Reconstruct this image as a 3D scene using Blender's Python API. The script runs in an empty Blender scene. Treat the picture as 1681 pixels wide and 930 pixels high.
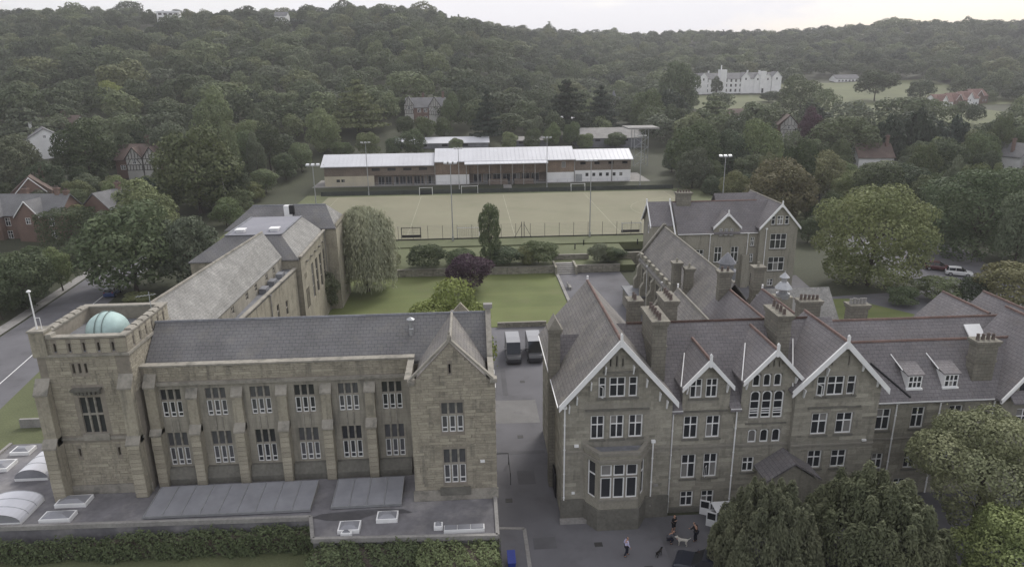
import bpy, bmesh, math, random
import numpy as np
from mathutils import Vector, Matrix
random.seed(11)
scene = bpy.context.scene
R_ = math.radians

# ---------------------------------------------------------------- camera
cam_d = bpy.data.cameras.new('camera'); cam = bpy.data.objects.new('camera', cam_d)
scene.collection.objects.link(cam); scene.camera = cam
PITCH, YAW, ROLL, CAMH = R_(17.16), R_(-3.36), R_(.66), 36.0
fwd = Vector((math.sin(-YAW)*math.cos(PITCH), math.cos(YAW)*math.cos(PITCH), -math.sin(PITCH)))
rgt = Vector((math.cos(YAW), math.sin(YAW), 0)); upv = rgt.cross(fwd)
cR = rgt*math.cos(ROLL) - upv*math.sin(ROLL); cU = rgt*math.sin(ROLL) + upv*math.cos(ROLL)
mw = Matrix((cR, cU, -fwd)).transposed().to_4x4(); mw.translation = (0, 0, CAMH)
cam.matrix_world = mw
cam_d.sensor_width = 36; cam_d.lens = 36*1150/1681; cam_d.clip_start = .5; cam_d.clip_end = 12000

# ---------------------------------------------------------------- world, sun, exposure
SUN_EL, SUN_AZ = R_(42), R_(28)          # sun behind thin cloud, ahead and to the right
w = bpy.data.worlds.new('World'); scene.world = w; w.use_nodes = True
nt = w.node_tree; nt.nodes.clear()
def N(t, **k):
    n = nt.nodes.new(t)
    for a, b in k.items(): setattr(n, a, b)
    return n
out = N('ShaderNodeOutputWorld'); sky = N('ShaderNodeTexSky', sky_type='NISHITA')
sky.sun_disc = False; sky.sun_elevation = SUN_EL; sky.sun_rotation = SUN_AZ
sky.air_density = 1.0; sky.dust_density = 2.5; sky.ozone_density = 1.5
bg = N('ShaderNodeBackground'); bg.inputs['Strength'].default_value = .1
cl = N('ShaderNodeBackground'); cl.inputs['Color'].default_value = (.755, .745, .77, 1); cl.inputs['Strength'].default_value = .86
tc = N('ShaderNodeTexCoord'); mp = N('ShaderNodeMapping'); mp.inputs['Scale'].default_value = (1.0, 1.0, 3.2)
mp.inputs['Location'].default_value = (.62, .4, .0)
nz = N('ShaderNodeTexNoise'); nz.inputs['Scale'].default_value = 2.3; nz.inputs['Detail'].default_value = 5; nz.inputs['Roughness'].default_value = .55
mr = N('ShaderNodeMapRange'); mr.inputs['From Min'].default_value = .34; mr.inputs['From Max'].default_value = .56
mr.inputs['To Min'].default_value = .3; mr.inputs['To Max'].default_value = 1.0
mix = N('ShaderNodeMixShader')
L = nt.links.new
L(tc.outputs['Generated'], mp.inputs['Vector']); L(mp.outputs[0], nz.inputs['Vector']); L(nz.outputs['Fac'], mr.inputs['Value'])
L(sky.outputs[0], bg.inputs['Color']); L(mr.outputs[0], mix.inputs[0]); L(bg.outputs[0], mix.inputs[1]); L(cl.outputs[0], mix.inputs[2])
L(mix.outputs[0], out.inputs['Surface'])
sd = bpy.data.lights.new('sun', 'SUN'); sd.energy = 1.4; sd.angle = R_(18); sd.color = (1, .965, .91)
so = bpy.data.objects.new('sun', sd); scene.collection.objects.link(so); so.location = (60, 120, 160)
sdir = Vector((math.sin(SUN_AZ)*math.cos(SUN_EL), math.cos(SUN_AZ)*math.cos(SUN_EL), math.sin(SUN_EL)))
so.rotation_euler = (-sdir).to_track_quat('-Z', 'Y').to_euler()
vs = scene.view_settings; vs.view_transform = 'Standard'; vs.look = 'None'; vs.exposure = 0.65; vs.gamma = 1; vs.use_curve_mapping = False
cy = scene.cycles; cy.max_bounces = 4; cy.diffuse_bounces = 2; cy.glossy_bounces = 2; cy.transmission_bounces = 3; cy.volume_bounces = 0; cy.transparent_max_bounces = 6
cy.use_denoising = True

# ---------------------------------------------------------------- helpers
COL = scene.collection
ORG = {}
def org(o): return ORG.get(o.name, Vector((0, 0, 0))) if o else Vector((0, 0, 0))
def tag(o, label=None, cat=None, group=None, kind=None):
    if label: o['label'] = label
    if cat: o['category'] = cat
    if group: o['group'] = group
    if kind: o['kind'] = kind
    return o
def thing(name, loc, label, cat, group=None, rz=0, parent=None):
    o = bpy.data.objects.new(name, None); COL.objects.link(o); o.empty_display_size = .5
    o.location = loc; o.rotation_euler.z = rz
    ORG[o.name] = Vector(loc)
    return tag(o, label, cat, group)
def link(name, mesh, parent=None, loc=None, rz=0, scale=None, local=False):
    """object for a mesh; loc is a world point (or parent-local when local=True)"""
    o = bpy.data.objects.new(name, mesh); COL.objects.link(o)
    p = Vector(loc) if loc is not None else org(parent)
    ORG[o.name] = p
    if parent is not None:
        o.parent = parent
        o.location = p if local else p - org(parent)
    else: o.location = p
    if rz: o.rotation_euler.z = rz
    if scale is not None: o.scale = scale
    return o

class MB:
    def __init__(s): s.v = []; s.f = []; s.m = []; s.t = []; s.smooth = False
    def face(s, pts, m=0, t=.5):
        b = len(s.v); s.v += [tuple(p) for p in pts]; s.f.append(tuple(range(b, b+len(pts)))); s.m.append(m); s.t.append(t)
    def box(s, x0, x1, y0, y1, z0, z1, m=0, t=.5):
        if x0 > x1: x0, x1 = x1, x0
        if y0 > y1: y0, y1 = y1, y0
        b = len(s.v); s.v += [(x0,y0,z0),(x1,y0,z0),(x1,y1,z0),(x0,y1,z0),(x0,y0,z1),(x1,y0,z1),(x1,y1,z1),(x0,y1,z1)]
        for q in ((0,3,2,1),(4,5,6,7),(0,1,5,4),(1,2,6,5),(2,3,7,6),(3,0,4,7)):
            s.f.append(tuple(b+i for i in q)); s.m.append(m); s.t.append(t)
    def prism(s, poly, vec, m=0, t=.5):
        """closed prism: polygon swept along vec"""
        n = len(poly); b = len(s.v); v = Vector(vec)
        s.v += [tuple(p) for p in poly] + [tuple(Vector(p)+v) for p in poly]
        s.f.append(tuple(b+i for i in range(n))); s.f.append(tuple(b+n+i for i in reversed(range(n))))
        for i in range(n):
            j = (i+1) % n; s.f.append((b+i, b+n+i, b+n+j, b+j))
        s.m += [m]*(n+2); s.t += [t]*(n+2)
    def tube(s, p, q, r, n=8, r2=None, m=0, caps=True):
        p, q = Vector(p), Vector(q); r2 = r if r2 is None else r2
        d = (q-p).normalized(); a = d.orthogonal().normalized(); c = d.cross(a); b = len(s.v)
        for base, rr in ((p, r), (q, r2)):
            for i in range(n):
                g = 2*math.pi*i/n; s.v.append(tuple(base + a*rr*math.cos(g) + c*rr*math.sin(g)))
        for i in range(n):
            j = (i+1) % n; s.f.append((b+i, b+j, b+n+j, b+n+i)); s.m.append(m); s.t.append(.5)
        if caps:
            s.f.append(tuple(b+i for i in reversed(range(n)))); s.f.append(tuple(b+n+i for i in range(n))); s.m += [m]*2; s.t += [.5]*2
    def lathe(s, cx, cy, prof, n=16, m=0):
        b = len(s.v)
        for r, z in prof:
            for i in range(n):
                g = 2*math.pi*i/n; s.v.append((cx+r*math.cos(g), cy+r*math.sin(g), z))
        for k in range(len(prof)-1):
            for i in range(n):
                j = (i+1) % n; s.f.append((b+k*n+i, b+k*n+j, b+(k+1)*n+j, b+(k+1)*n+i)); s.m.append(m); s.t.append(.5)
        s.f.append(tuple(b+i for i in reversed(range(n)))); s.f.append(tuple(b+(len(prof)-1)*n+i for i in range(n))); s.m += [m]*2; s.t += [.5]*2
    def mesh(s, name, mats, origin=(0, 0, 0), smooth=False, weld=False):
        o = Vector(origin); me = bpy.data.meshes.new(name)
        V = np.array(s.v, dtype=float) - np.array(o)
        me.from_pydata(V.tolist(), [], s.f)
        for mt in (mats if isinstance(mats, (list, tuple)) else [mats]): me.materials.append(mt)
        me.polygons.foreach_set('material_index', s.m)
        a = me.attributes.new('tone', 'FLOAT', 'FACE'); a.data.foreach_set('value', [float(x) for x in s.t])
        bm = bmesh.new(); bm.from_mesh(me)
        if weld: bmesh.ops.remove_doubles(bm, verts=bm.verts, dist=.0005)
        bmesh.ops.recalc_face_normals(bm, faces=bm.faces); bm.to_mesh(me); bm.free()
        # metric uv: u along the horizontal of the face, v up the slope
        npz = np.empty(len(me.polygons)*3); me.polygons.foreach_get('normal', npz); npz = npz.reshape(-1, 3)
        lt = np.empty(len(me.polygons), dtype=np.int32); me.polygons.foreach_get('loop_total', lt)
        lv = np.empty(len(me.loops), dtype=np.int32); me.loops.foreach_get('vertex_index', lv)
        co = np.empty(len(me.vertices)*3); me.vertices.foreach_get('co', co); co = co.reshape(-1, 3) + np.array(o)
        u = np.stack([-npz[:, 1], npz[:, 0], np.zeros(len(npz))], 1); ln = np.linalg.norm(u, axis=1)
        flat = ln < .05; u[flat] = (1, 0, 0); ln[flat] = 1; u /= ln[:, None]; vv = np.cross(npz, u)
        fi = np.repeat(np.arange(len(npz)), lt); pc = co[lv]
        uv = np.stack([(pc*u[fi]).sum(1), (pc*vv[fi]).sum(1)], 1)
        ul = me.uv_layers.new(name='UVMap'); ul.data.foreach_set('uv', uv.ravel())
        if smooth: me.polygons.foreach_set('use_smooth', [True]*len(me.polygons))
        return me
    def build(s, name, mats, parent=None, origin=None, smooth=False, weld=False, **tags):
        og = Vector(origin) if origin is not None else org(parent)
        o = link(name, s.mesh(name, mats, og, smooth, weld), parent, og)
        if tags: tag(o, **tags)
        return o
def part(name, mats, parent, fn, **k):
    mb = MB(); fn(mb); return mb.build(name, mats, parent, **k)
def boxpart(name, mat, parent, x0, x1, y0, y1, z0, z1, **k):
    mb = MB(); mb.box(x0, x1, y0, y1, z0, z1); return mb.build(name, mat, parent, **k)

# ---------------------------------------------------------------- materials
MT = {}
def mat(name, col, rough=.85, n1=(6, .12), n2=(.5, .1), bump=0., tone=0., orand=0., spec=.25, metal=0., brick=None, stain=None, coat=0., ocol=False, streak=None):
    """procedural surface: base colour varied by two noises, an optional per-piece tone, an optional course pattern"""
    m = bpy.data.materials.new(name); m.use_nodes = True; t = m.node_tree; t.nodes.clear(); MT[name] = m
    def n(k, **a):
        x = t.nodes.new(k)
        for p, q in a.items(): setattr(x, p, q)
        return x
    l = t.links.new
    o = n('ShaderNodeOutputMaterial'); b = n('ShaderNodeBsdfPrincipled'); l(b.outputs[0], o.inputs[0])
    b.inputs['Roughness'].default_value = rough; b.inputs['Metallic'].default_value = metal
    b.inputs['Specular IOR Level'].default_value = spec
    if coat: b.inputs['Coat Weight'].default_value = coat; b.inputs['Coat Roughness'].default_value = .08
    c = n('ShaderNodeTexCoord')
    def math_(op, x, y, clamp=False):
        q = n('ShaderNodeMath', operation=op, use_clamp=clamp)
        for i, z in enumerate((x, y)):
            if isinstance(z, (int, float)): q.inputs[i].default_value = z
            else: l(z, q.inputs[i])
        return q.outputs[0]
    val = None
    hsrc = None
    for (sc, am), vec in ((n1, c.outputs['Object']), (n2, c.outputs['Object'])):
        if am <= 0: continue
        z = n('ShaderNodeTexNoise'); z.inputs['Scale'].default_value = sc; z.inputs['Detail'].default_value = 4; l(vec, z.inputs['Vector'])
        if hsrc is None: hsrc = z.outputs['Fac']
        r = n('ShaderNodeMapRange'); r.inputs['From Min'].default_value = .28; r.inputs['From Max'].default_value = .72
        r.inputs['To Min'].default_value = 1-am; r.inputs['To Max'].default_value = 1+am; l(z.outputs['Fac'], r.inputs['Value'])
        val = r.outputs[0] if val is None else math_('MULTIPLY', val, r.outputs[0])
    if tone:
        a = n('ShaderNodeAttribute', attribute_name='tone')
        k = math_('ADD', math_('MULTIPLY', a.outputs['Fac'], 2*tone), 1-tone)
        val = k if val is None else math_('MULTIPLY', val, k)
    if orand:
        a = n('ShaderNodeObjectInfo')
        k = math_('ADD', math_('MULTIPLY', a.outputs['Random'], 2*orand), 1-orand)
        val = k if val is None else math_('MULTIPLY', val, k)
    rgb = n('ShaderNodeRGB'); rgb.outputs[0].default_value = (*col, 1); src = rgb.outputs[0]
    if ocol:
        a = n('ShaderNodeObjectInfo'); src = a.outputs['Color']
    bfac = None
    if brick:
        bw, bh, mo, c2, mc = brick
        br = n('ShaderNodeTexBrick'); br.offset = .5; br.inputs['Scale'].default_value = 1; br.inputs['Brick Width'].default_value = bw; br.inputs['Row Height'].default_value = bh
        br.inputs['Mortar Size'].default_value = mo; br.inputs['Color1'].default_value = (*col, 1); br.inputs['Color2'].default_value = (*c2, 1); br.inputs['Mortar'].default_value = (*mc, 1)
        br.inputs['Mortar Smooth'].default_value = .3; br.inputs['Bias'].default_value = 0
        l(c.outputs['UV'], br.inputs['Vector']); src = br.outputs['Color']; bfac = br.outputs['Fac']
    if stain:
        scol, ssc, lo, hi = stain[:4]
        z = n('ShaderNodeTexNoise'); z.inputs['Scale'].default_value = ssc; z.inputs['Detail'].default_value = 6; z.inputs['Roughness'].default_value = .65; l(c.outputs['Object'], z.inputs['Vector'])
        r = n('ShaderNodeMapRange'); r.inputs['From Min'].default_value = lo; r.inputs['From Max'].default_value = hi; l(z.outputs['Fac'], r.inputs['Value'])
        r.inputs['To Max'].default_value = stain[4] if len(stain) > 4 else .8
        x = n('ShaderNodeMixRGB'); l(r.outputs[0], x.inputs[0]); l(src, x.inputs[1]); x.inputs[2].default_value = (*scol, 1); src = x.outputs[0]
    if streak:                                # rain streaks: noise drawn out down the wall
        scol, lo, hi, am = streak
        mpn = n('ShaderNodeMapping'); mpn.inputs['Scale'].default_value = (1.6, 1.6, .16); l(c.outputs['Object'], mpn.inputs['Vector'])
        z = n('ShaderNodeTexNoise'); z.inputs['Scale'].default_value = 1.3; z.inputs['Detail'].default_value = 5; z.inputs['Roughness'].default_value = .6; l(mpn.outputs[0], z.inputs['Vector'])
        r = n('ShaderNodeMapRange'); r.inputs['From Min'].default_value = lo; r.inputs['From Max'].default_value = hi; r.inputs['To Max'].default_value = am; l(z.outputs['Fac'], r.inputs['Value'])
        x = n('ShaderNodeMixRGB'); l(r.outputs[0], x.inputs[0]); l(src, x.inputs[1]); x.inputs[2].default_value = (*scol, 1); src = x.outputs[0]
    if val is not None:
        h = n('ShaderNodeHueSaturation'); l(src, h.inputs['Color']); l(val, h.inputs['Value']); src = h.outputs[0]
    l(src, b.inputs['Base Color'])
    if bump:
        bp = n('ShaderNodeBump'); bp.inputs['Strength'].default_value = bump; bp.inputs['Distance'].default_value = .05
        if bfac is not None:
            hh = math_('SUBTRACT', hsrc if hsrc is not None else .5, math_('MULTIPLY', bfac, 1.2)); l(hh, bp.inputs['Height'])
        elif hsrc is not None: l(hsrc, bp.inputs['Height'])
        l(bp.outputs[0], b.inputs['Normal'])
    return m
BUFF, GREY = (.345, .316, .25), (.30, .284, .235)
stone_l = mat('buff_stone', BUFF, n1=(5, .14), n2=(.35, .14), bump=.5, tone=.15, stain=((.13, .125, .105), .8, .53, .74, .6), streak=((.12, .115, .10), .52, .72, .65))
stone_lo = mat('buff_stone_single', BUFF, n1=(5, .14), n2=(.35, .12), bump=.5, orand=.15, streak=((.12, .115, .10), .52, .72, .5))
mortar_l = mat('buff_mortar', (.265, .238, .198), n1=(3, .12), n2=(.3, .12), stain=((.14, .13, .11), .6, .5, .75, .6))
ashlar_l = mat('buff_ashlar', (.325, .303, .253), n1=(2.2, .08), n2=(.4, .12), brick=(1.0, .38, .012, (.34, .317, .264), (.26, .242, .205)), stain=((.17, .16, .135), .55, .5, .78, .65), streak=((.13, .125, .11), .5, .7, .7))
leaded = mat('leaded_glass', (.085, .086, .092), rough=.12, n1=(2, .15), n2=(.3, .25), spec=.5)
dress_l = mat('weathered_dressings', (.31, .29, .25), n1=(4, .12), n2=(.6, .15), stain=((.12, .12, .105), 1.1, .5, .7, .7))
stone_r = mat('grey_stone', GREY, n1=(5, .14), n2=(.3, .12), bump=.5, tone=.3, stain=((.13, .125, .1), .6, .52, .76, .5), streak=((.125, .12, .10), .53, .72, .6))
stone_ro = mat('grey_stone_single', GREY, n1=(5, .14), n2=(.3, .1), bump=.5, orand=.26)
mortar_r = mat('grey_mortar', (.28, .265, .225), n1=(3, .1), n2=(.3, .12), stain=((.14, .135, .11), .5, .5, .75, .5), streak=((.125, .12, .10), .53, .72, .55))
dress_r = mat('grey_dressings', (.26, .245, .21), n1=(4, .1), n2=(.5, .12))
stone_c = mat('sooty_chimney_stone', (.19, .18, .15), n1=(4, .14), n2=(.6, .16), brick=(.6, .3, .02, (.22, .205, .17), (.13, .125, .105)))
field_m = mat('pasture', (.115, .128, .06), n1=(1.5, .16), n2=(.05, .2))
dress_d = mat('dark_plinth_stone', (.15, .145, .125), n1=(4, .14), n2=(.5, .18), stain=((.2, .19, .165), .8, .5, .75, .6))
SL2 = (.095, .095, .105)
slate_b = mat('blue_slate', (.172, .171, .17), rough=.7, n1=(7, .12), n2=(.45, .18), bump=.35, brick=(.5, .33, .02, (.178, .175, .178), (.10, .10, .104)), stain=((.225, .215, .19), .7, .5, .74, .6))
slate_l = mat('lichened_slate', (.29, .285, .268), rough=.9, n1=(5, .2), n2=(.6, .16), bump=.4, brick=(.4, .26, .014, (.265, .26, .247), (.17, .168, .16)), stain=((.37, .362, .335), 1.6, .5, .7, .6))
slate_p = mat('purple_slate', (.168, .159, .163), rough=.75, n1=(6, .13), n2=(.35, .16), bump=.35, brick=(.5, .33, .02, (.192, .18, .183), (.105, .099, .102)), stain=((.175, .155, .14), .8, .54, .76, .6))
slate_m = mat('mossy_slate', (.195, .186, .178), rough=.85, n1=(6, .16), n2=(.4, .18), bump=.4, brick=(.5, .33, .02, (.225, .21, .197), (.115, .11, .105)), stain=((.265, .25, .215), 1.0, .5, .7, .65))
terra = mat('terracotta', (.175, .118, .102), n1=(6, .2), n2=(.8, .2), stain=((.13, .12, .105), 1.5, .5, .7, .6))
pot_m = mat('sooty_pot', (.14, .112, .10), n1=(5, .2), n2=(1, .2))
worn = mat('worn_tarmac', (.20, .196, .192), rough=.9, n1=(10, .1), n2=(.3, .14), stain=((.14, .138, .14), .35, .5, .7, .7))
white = mat('white_paint', (.82, .82, .81), rough=.5, n1=(2, .04), n2=(.6, .05))
lead = mat('lead_sheet', (.2, .205, .22), rough=.55, n1=(3, .12), n2=(.5, .2), stain=((.10, .10, .105), .7, .5, .72, .6))
glass = mat('window_glass', (.028, .03, .034), rough=.06, n1=(.5, .2), n2=(.3, .2), spec=.5)
blind = mat('glass_with_blind', (.20, .195, .185), rough=.2, n1=(.5, .1), n2=(.3, .2), spec=.5)
dark = mat('dark_void', (.012, .012, .012), n1=(1, 0), n2=(1, 0))
black = mat('black_metal', (.022, .022, .024), rough=.5, n1=(3, .1), n2=(1, 0))
galv = mat('galvanised_steel', (.42, .43, .44), rough=.45, metal=.6, n1=(3, .1), n2=(.5, .1))
asphalt = mat('asphalt', (.15, .148, .158), rough=.9, n1=(18, .12), n2=(.18, .16), bump=.15, stain=((.105, .103, .106), .25, .5, .7, .7))
conc = mat('concrete', (.29, .28, .265), rough=.9, n1=(5, .12), n2=(.4, .14), stain=((.17, .165, .155), .9, .5, .72, .6))
felt = mat('roof_felt', (.185, .18, .19), rough=.85, n1=(3, .1), n2=(.35, .22), stain=((.285, .275, .27), .45, .48, .66, .75))
grass_g = mat('meadow_grass', (.055, .06, .036), n1=(3, .22), n2=(.06, .22), bump=.3)
lawn_m = mat('lawn_grass', (.125, .15, .055), n1=(9, .16), n2=(.13, .16), bump=.2, brick=(90., 1.25, .0, (.142, .163, .062), (.13, .15, .055)), stain=((.15, .145, .075), .22, .52, .72, .5))
verge_m = mat('verge_grass', (.115, .128, .065), n1=(6, .2), n2=(.15, .2), bump=.25)
astro = mat('sanded_turf', (.222, .212, .145), n1=(4, .05), n2=(.06, .09), stain=((.17, .175, .11), .09, .5, .68, .55))
tile_r = mat('red_tile', (.215, .14, .12), n1=(6, .16), n2=(.5, .2), bump=.3, brick=(.3, .22, .012, (.18, .105, .085), (.1, .06, .05)))
brick_m = mat('red_brick', (.205, .128, .10), n1=(6, .12), n2=(.4, .14), brick=(.5, .16, .02, (.18, .11, .088), (.22, .19, .16)))
render_w = mat('white_render', (.80, .795, .785), n1=(3, .04), n2=(.4, .08))
# ---------------------------------------------------------------- architecture helpers
def fr(ox, oy, deg=0):                     # wall frame: u runs along the wall, d points out of it
    a = R_(deg); return (ox, oy, a, math.cos(a), math.sin(a))
def pt(f, u, d, z): return Vector((f[0]+u*f[3]+d*f[4], f[1]+u*f[4]-d*f[3], z))
def topz(top, x):
    for (xa, za), (xb, zb) in zip(top, top[1:]):
        if xa-1e-6 <= x <= xb+1e-6: return za + (zb-za)*((x-xa)/(xb-xa) if xb > xa else 0)
    return top[-1][1]
def wall(mb, f, x0, x1, z0, top, ops=(), m=0, reveal=.26, back=1):
    """flat wall with real openings; each opening has reveals and a dark back"""
    if not isinstance(top, (list, tuple)): top = [(x0, top), (x1, top)]
    xs = sorted(set([x0, x1] + [v for o in ops for v in o[:2]] + [p[0] for p in top]))
    for xa, xb in zip(xs, xs[1:]):
        if xb-xa < 1e-5: continue
        mid = (xa+xb)/2; cov = sorted([o for o in ops if o[0] < mid < o[1]], key=lambda o: o[2]); z = z0
        for o in cov:
            if o[2] > z: mb.face([pt(f, xa, 0, z), pt(f, xb, 0, z), pt(f, xb, 0, o[2]), pt(f, xa, 0, o[2])], m)
            z = o[3]
        mb.face([pt(f, xa, 0, z), pt(f, xb, 0, z), pt(f, xb, 0, topz(top, xb)), pt(f, xa, 0, topz(top, xa))], m)
    for a, b, c, d in [o[:4] for o in ops]:
        q = [(a, c), (b, c), (b, d), (a, d)]
        for (ua, za), (ub, zb) in zip(q, q[1:]+q[:1]):
            mb.face([pt(f, ua, 0, za), pt(f, ub, 0, zb), pt(f, ub, -reveal, zb), pt(f, ua, -reveal, za)], m)
        mb.face([pt(f, u, -reveal, z) for u, z in q], back)
UNIT = {}
def unit_box(name, m):
    k = (name, m.name)
    if k not in UNIT:
        b = MB(); b.box(-.5, .5, -.5, .5, -.5, .5); UNIT[k] = b.mesh(name, m)
    return UNIT[k]
def ubox(name, m, parent, c, s, rz=0, local=False):
    return link(name, unit_box(name, m), parent, c, rz, s, local)
def lay_stones(f, x0, x1, z0, top, ops=(), h=(.2, .36), ln=(.35, 1.15), gap=.02, margin=.1, rng=random):
    """coursed rubble: list of (u0, u1, za, zb, proud, tone)"""
    if not isinstance(top, (list, tuple)): top = [(x0, top), (x1, top)]
    zmax = max(p[1] for p in top); res = []; z = z0
    while z < zmax-.12:
        hh = rng.uniform(*h); zt = min(z+hh, zmax)
        # free interval under the roof line at the course top
        a, b = x0, x1; n = 40
        ok = [x0+(x1-x0)*i/n for i in range(n+1) if topz(top, x0+(x1-x0)*i/n) >= zt-.02]
        if len(ok) >= 2:
            a, b = ok[0], ok[-1]; iv = [(a, b)]
            for o in ops:
                if o[2]-margin < zt and o[3]+margin > z:
                    nv = []
                    for p, q in iv:
                        l_, r_ = o[0]-margin, o[1]+margin
                        if r_ <= p or l_ >= q: nv.append((p, q)); continue
                        if l_ > p: nv.append((p, l_))
                        if r_ < q: nv.append((r_, q))
                    iv = nv
            for p, q in iv:
                x = p
                while x < q-.08:
                    le = rng.uniform(*ln)
                    if q-(x+le) < .3: le = q-x
                    t = rng.random(); t = t*.5+.25 if rng.random() < .9 else rng.choice((.0, .08, .92))
                    res.append((x+gap/2, x+le-gap/2, z+gap/2, zt-gap/2, rng.uniform(.008, .04), t)); x += le
        z = zt
    return res
def place_stones(sets, parent, m_join, m_one, n_single):
    """sets: [(frame, stones)]; the largest become stones of their own, the rest one part"""
    allst = [(f, s) for f, st in sets for s in st]
    order = sorted(allst, key=lambda q: -(q[1][1]-q[1][0])*(q[1][3]-q[1][2]))
    for f, (a, b, c, d, p, t) in order[:n_single]:
        ubox('stone', m_one, parent, pt(f, (a+b)/2, p/2-.02, (c+d)/2), (b-a, p+.04, d-c), f[2])
    mb = MB()
    for f, (a, b, c, d, p, t) in order[n_single:]:
        i0 = [pt(f, a, 0, c), pt(f, b, 0, c), pt(f, b, 0, d), pt(f, a, 0, d)]; e = .012
        o0 = [pt(f, a+e, p, c+e), pt(f, b-e, p, c+e), pt(f, b-e, p, d-e), pt(f, a+e, p, d-e)]
        mb.face(o0, 0, t)
        for k in range(4): mb.face([i0[k], i0[(k+1) % 4], o0[(k+1) % 4], o0[k]], 0, t)
    o = mb.build('rubble_stones', m_join, parent); o['kind'] = 'stuff'
# windows: local x to the right, y inwards, z up
WCACHE = {}
def window(parent, f, x0, x1, z0, z1, cols=(.5, .5), rows=(.62, .38), fw=.1, bar=.09, fm=None, pm=None, depth=.14, sill=None, arch=False, mull=None, name='window', head=None, d0=0., skip_frame_rows=(), split=True):
    """framed window with one pane object per light. rows from the bottom up"""
    fm = fm or white; w_, h_ = x1-x0, z1-z0
    key = (round(w_, 2), round(h_, 2), cols, rows, fw, bar, fm.name, depth, arch, mull.name if mull else '', sill.name if sill else '', skip_frame_rows, split)
    if key not in WCACHE:
        mb = MB(); panes = []; mats = [fm] + ([mull] if mull else []) ; y0, y1 = depth-.03, depth+.05
        def bars(xa, xb, za, zb, b_, m=0, ya=y0, yb=y1):
            mb.box(xa, xa+b_, ya, yb, za, zb, m); mb.box(xb-b_, xb, ya, yb, za, zb, m)
            mb.box(xa+b_, xb-b_, ya+.002, yb-.002, za, za+b_, m); mb.box(xa+b_, xb-b_, ya+.002, yb-.002, zb-b_, zb, m)
        if mull:                              # stone mullions and transom, a casement in each light
            mw_ = .13; n = len(cols); lw = (w_-mw_*(n-1))/n
            for i in range(1, n): mb.box(i*(lw+mw_)-mw_, i*(lw+mw_), .05, .24, 0, h_, 1)
            zc = 0
            for r, rv in enumerate(rows):
                rh = rv*h_
                if r: mb.box(0, w_, .055, .235, zc-.07, zc+.07, 1)
                for i in range(n):
                    xa = i*(lw+mw_); za = zc+(.07 if r else .0); zb = zc+rh-(.07 if r < len(rows)-1 else 0)
                    if r in skip_frame_rows:
                        bars(xa, xa+lw, za, zb, .02, 1); panes.append((xa+.02, xa+lw-.02, za+.02, zb-.02))
                    elif not split:
                        bars(xa, xa+lw, za, zb, fw); panes.append((xa+fw, xa+lw-fw, za+fw, zb-fw))
                    else:
                        bars(xa, xa+lw, za, zb, fw); zs = za+(zb-za)*.27
                        mb.box(xa+fw, xa+lw-fw, y0+.003, y1-.003, zs-.04, zs+.04)
                        panes.append((xa+fw, xa+lw-fw, za+fw, zs-.04)); panes.append((xa+fw, xa+lw-fw, zs+.04, zb-fw))
                zc += rh
        elif arch:
            n = 8; rr = w_/2; hs = h_-rr*.8
            outer = [(0, 0), (w_, 0), (w_, hs)] + [(rr+rr*math.cos(math.pi*i/n), hs+rr*.8*math.sin(math.pi*i/n)) for i in range(1, n)] + [(0, hs)]
            inner = [(fw+(w_-2*fw)*x/w_, fw+(h_-2*fw)*z/h_) for x, z in outer]
            k = len(outer)
            for i in range(k):
                j = (i+1) % k
                mb.face([(outer[i][0], y0, outer[i][1]), (outer[j][0], y0, outer[j][1]), (inner[j][0], y0, inner[j][1]), (inner[i][0], y0, inner[i][1])])
                mb.face([(inner[i][0], y0, inner[i][1]), (inner[j][0], y0, inner[j][1]), (inner[j][0], y1, inner[j][1]), (inner[i][0], y1, inner[i][1])])
            for cz in (rows or ()): mb.box(fw, w_-fw, y0+.003, y1, cz*h_-.04, cz*h_+.04)
            panes.append(('poly', inner))
        else:
            bars(0, w_, 0, h_, fw); iw, ih = w_-2*fw, h_-2*fw; cx = [0]; rz = [0]
            for c in cols: cx.append(cx[-1]+c)
            for r in rows: rz.append(rz[-1]+r)
            for c in cx[1:-1]: mb.box(fw+c*iw-bar/2, fw+c*iw+bar/2, y0+.004, y1-.004, fw, h_-fw)
            for r in rz[1:-1]: mb.box(fw, w_-fw, y0+.006, y1-.006, fw+r*ih-bar/2, fw+r*ih+bar/2)
            for i in range(len(cols)):
                for j in range(len(rows)):
                    panes.append((fw+cx[i]*iw+(bar/2 if i else 0), fw+cx[i+1]*iw-(bar/2 if i < len(cols)-1 else 0), fw+rz[j]*ih+(bar/2 if j else 0), fw+rz[j+1]*ih-(bar/2 if j < len(rows)-1 else 0)))
        if sill:
            mats.append(sill); mb.box(-.12, w_+.12, -.1, .2, -.16, -.004, len(mats)-1)
        WCACHE[key] = (mb.mesh('window', mats), panes)
    me, panes = WCACHE[key]
    p = pt(f, x0, d0, z0); o = link(name, me, parent, p, f[2])
    for q in panes:
        g = (pm or glass) if (pm is not None or random.random() > .2) else blind
        if q[0] == 'poly':
            kk = ('pane', key, g.name)
            if kk not in WCACHE:
                b = MB(); b.prism([(x, depth+.02, z) for x, z in q[1]], (0, .015, 0)); WCACHE[kk] = b.mesh('pane', g)
            c = link('pane', WCACHE[kk], o, (0, 0, 0), local=True)
        else:
            c = ubox('pane', g, o, ((q[0]+q[1])/2, depth+.02, (q[2]+q[3])/2), (q[1]-q[0], .012, q[3]-q[2]), local=True)
    return o
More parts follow.
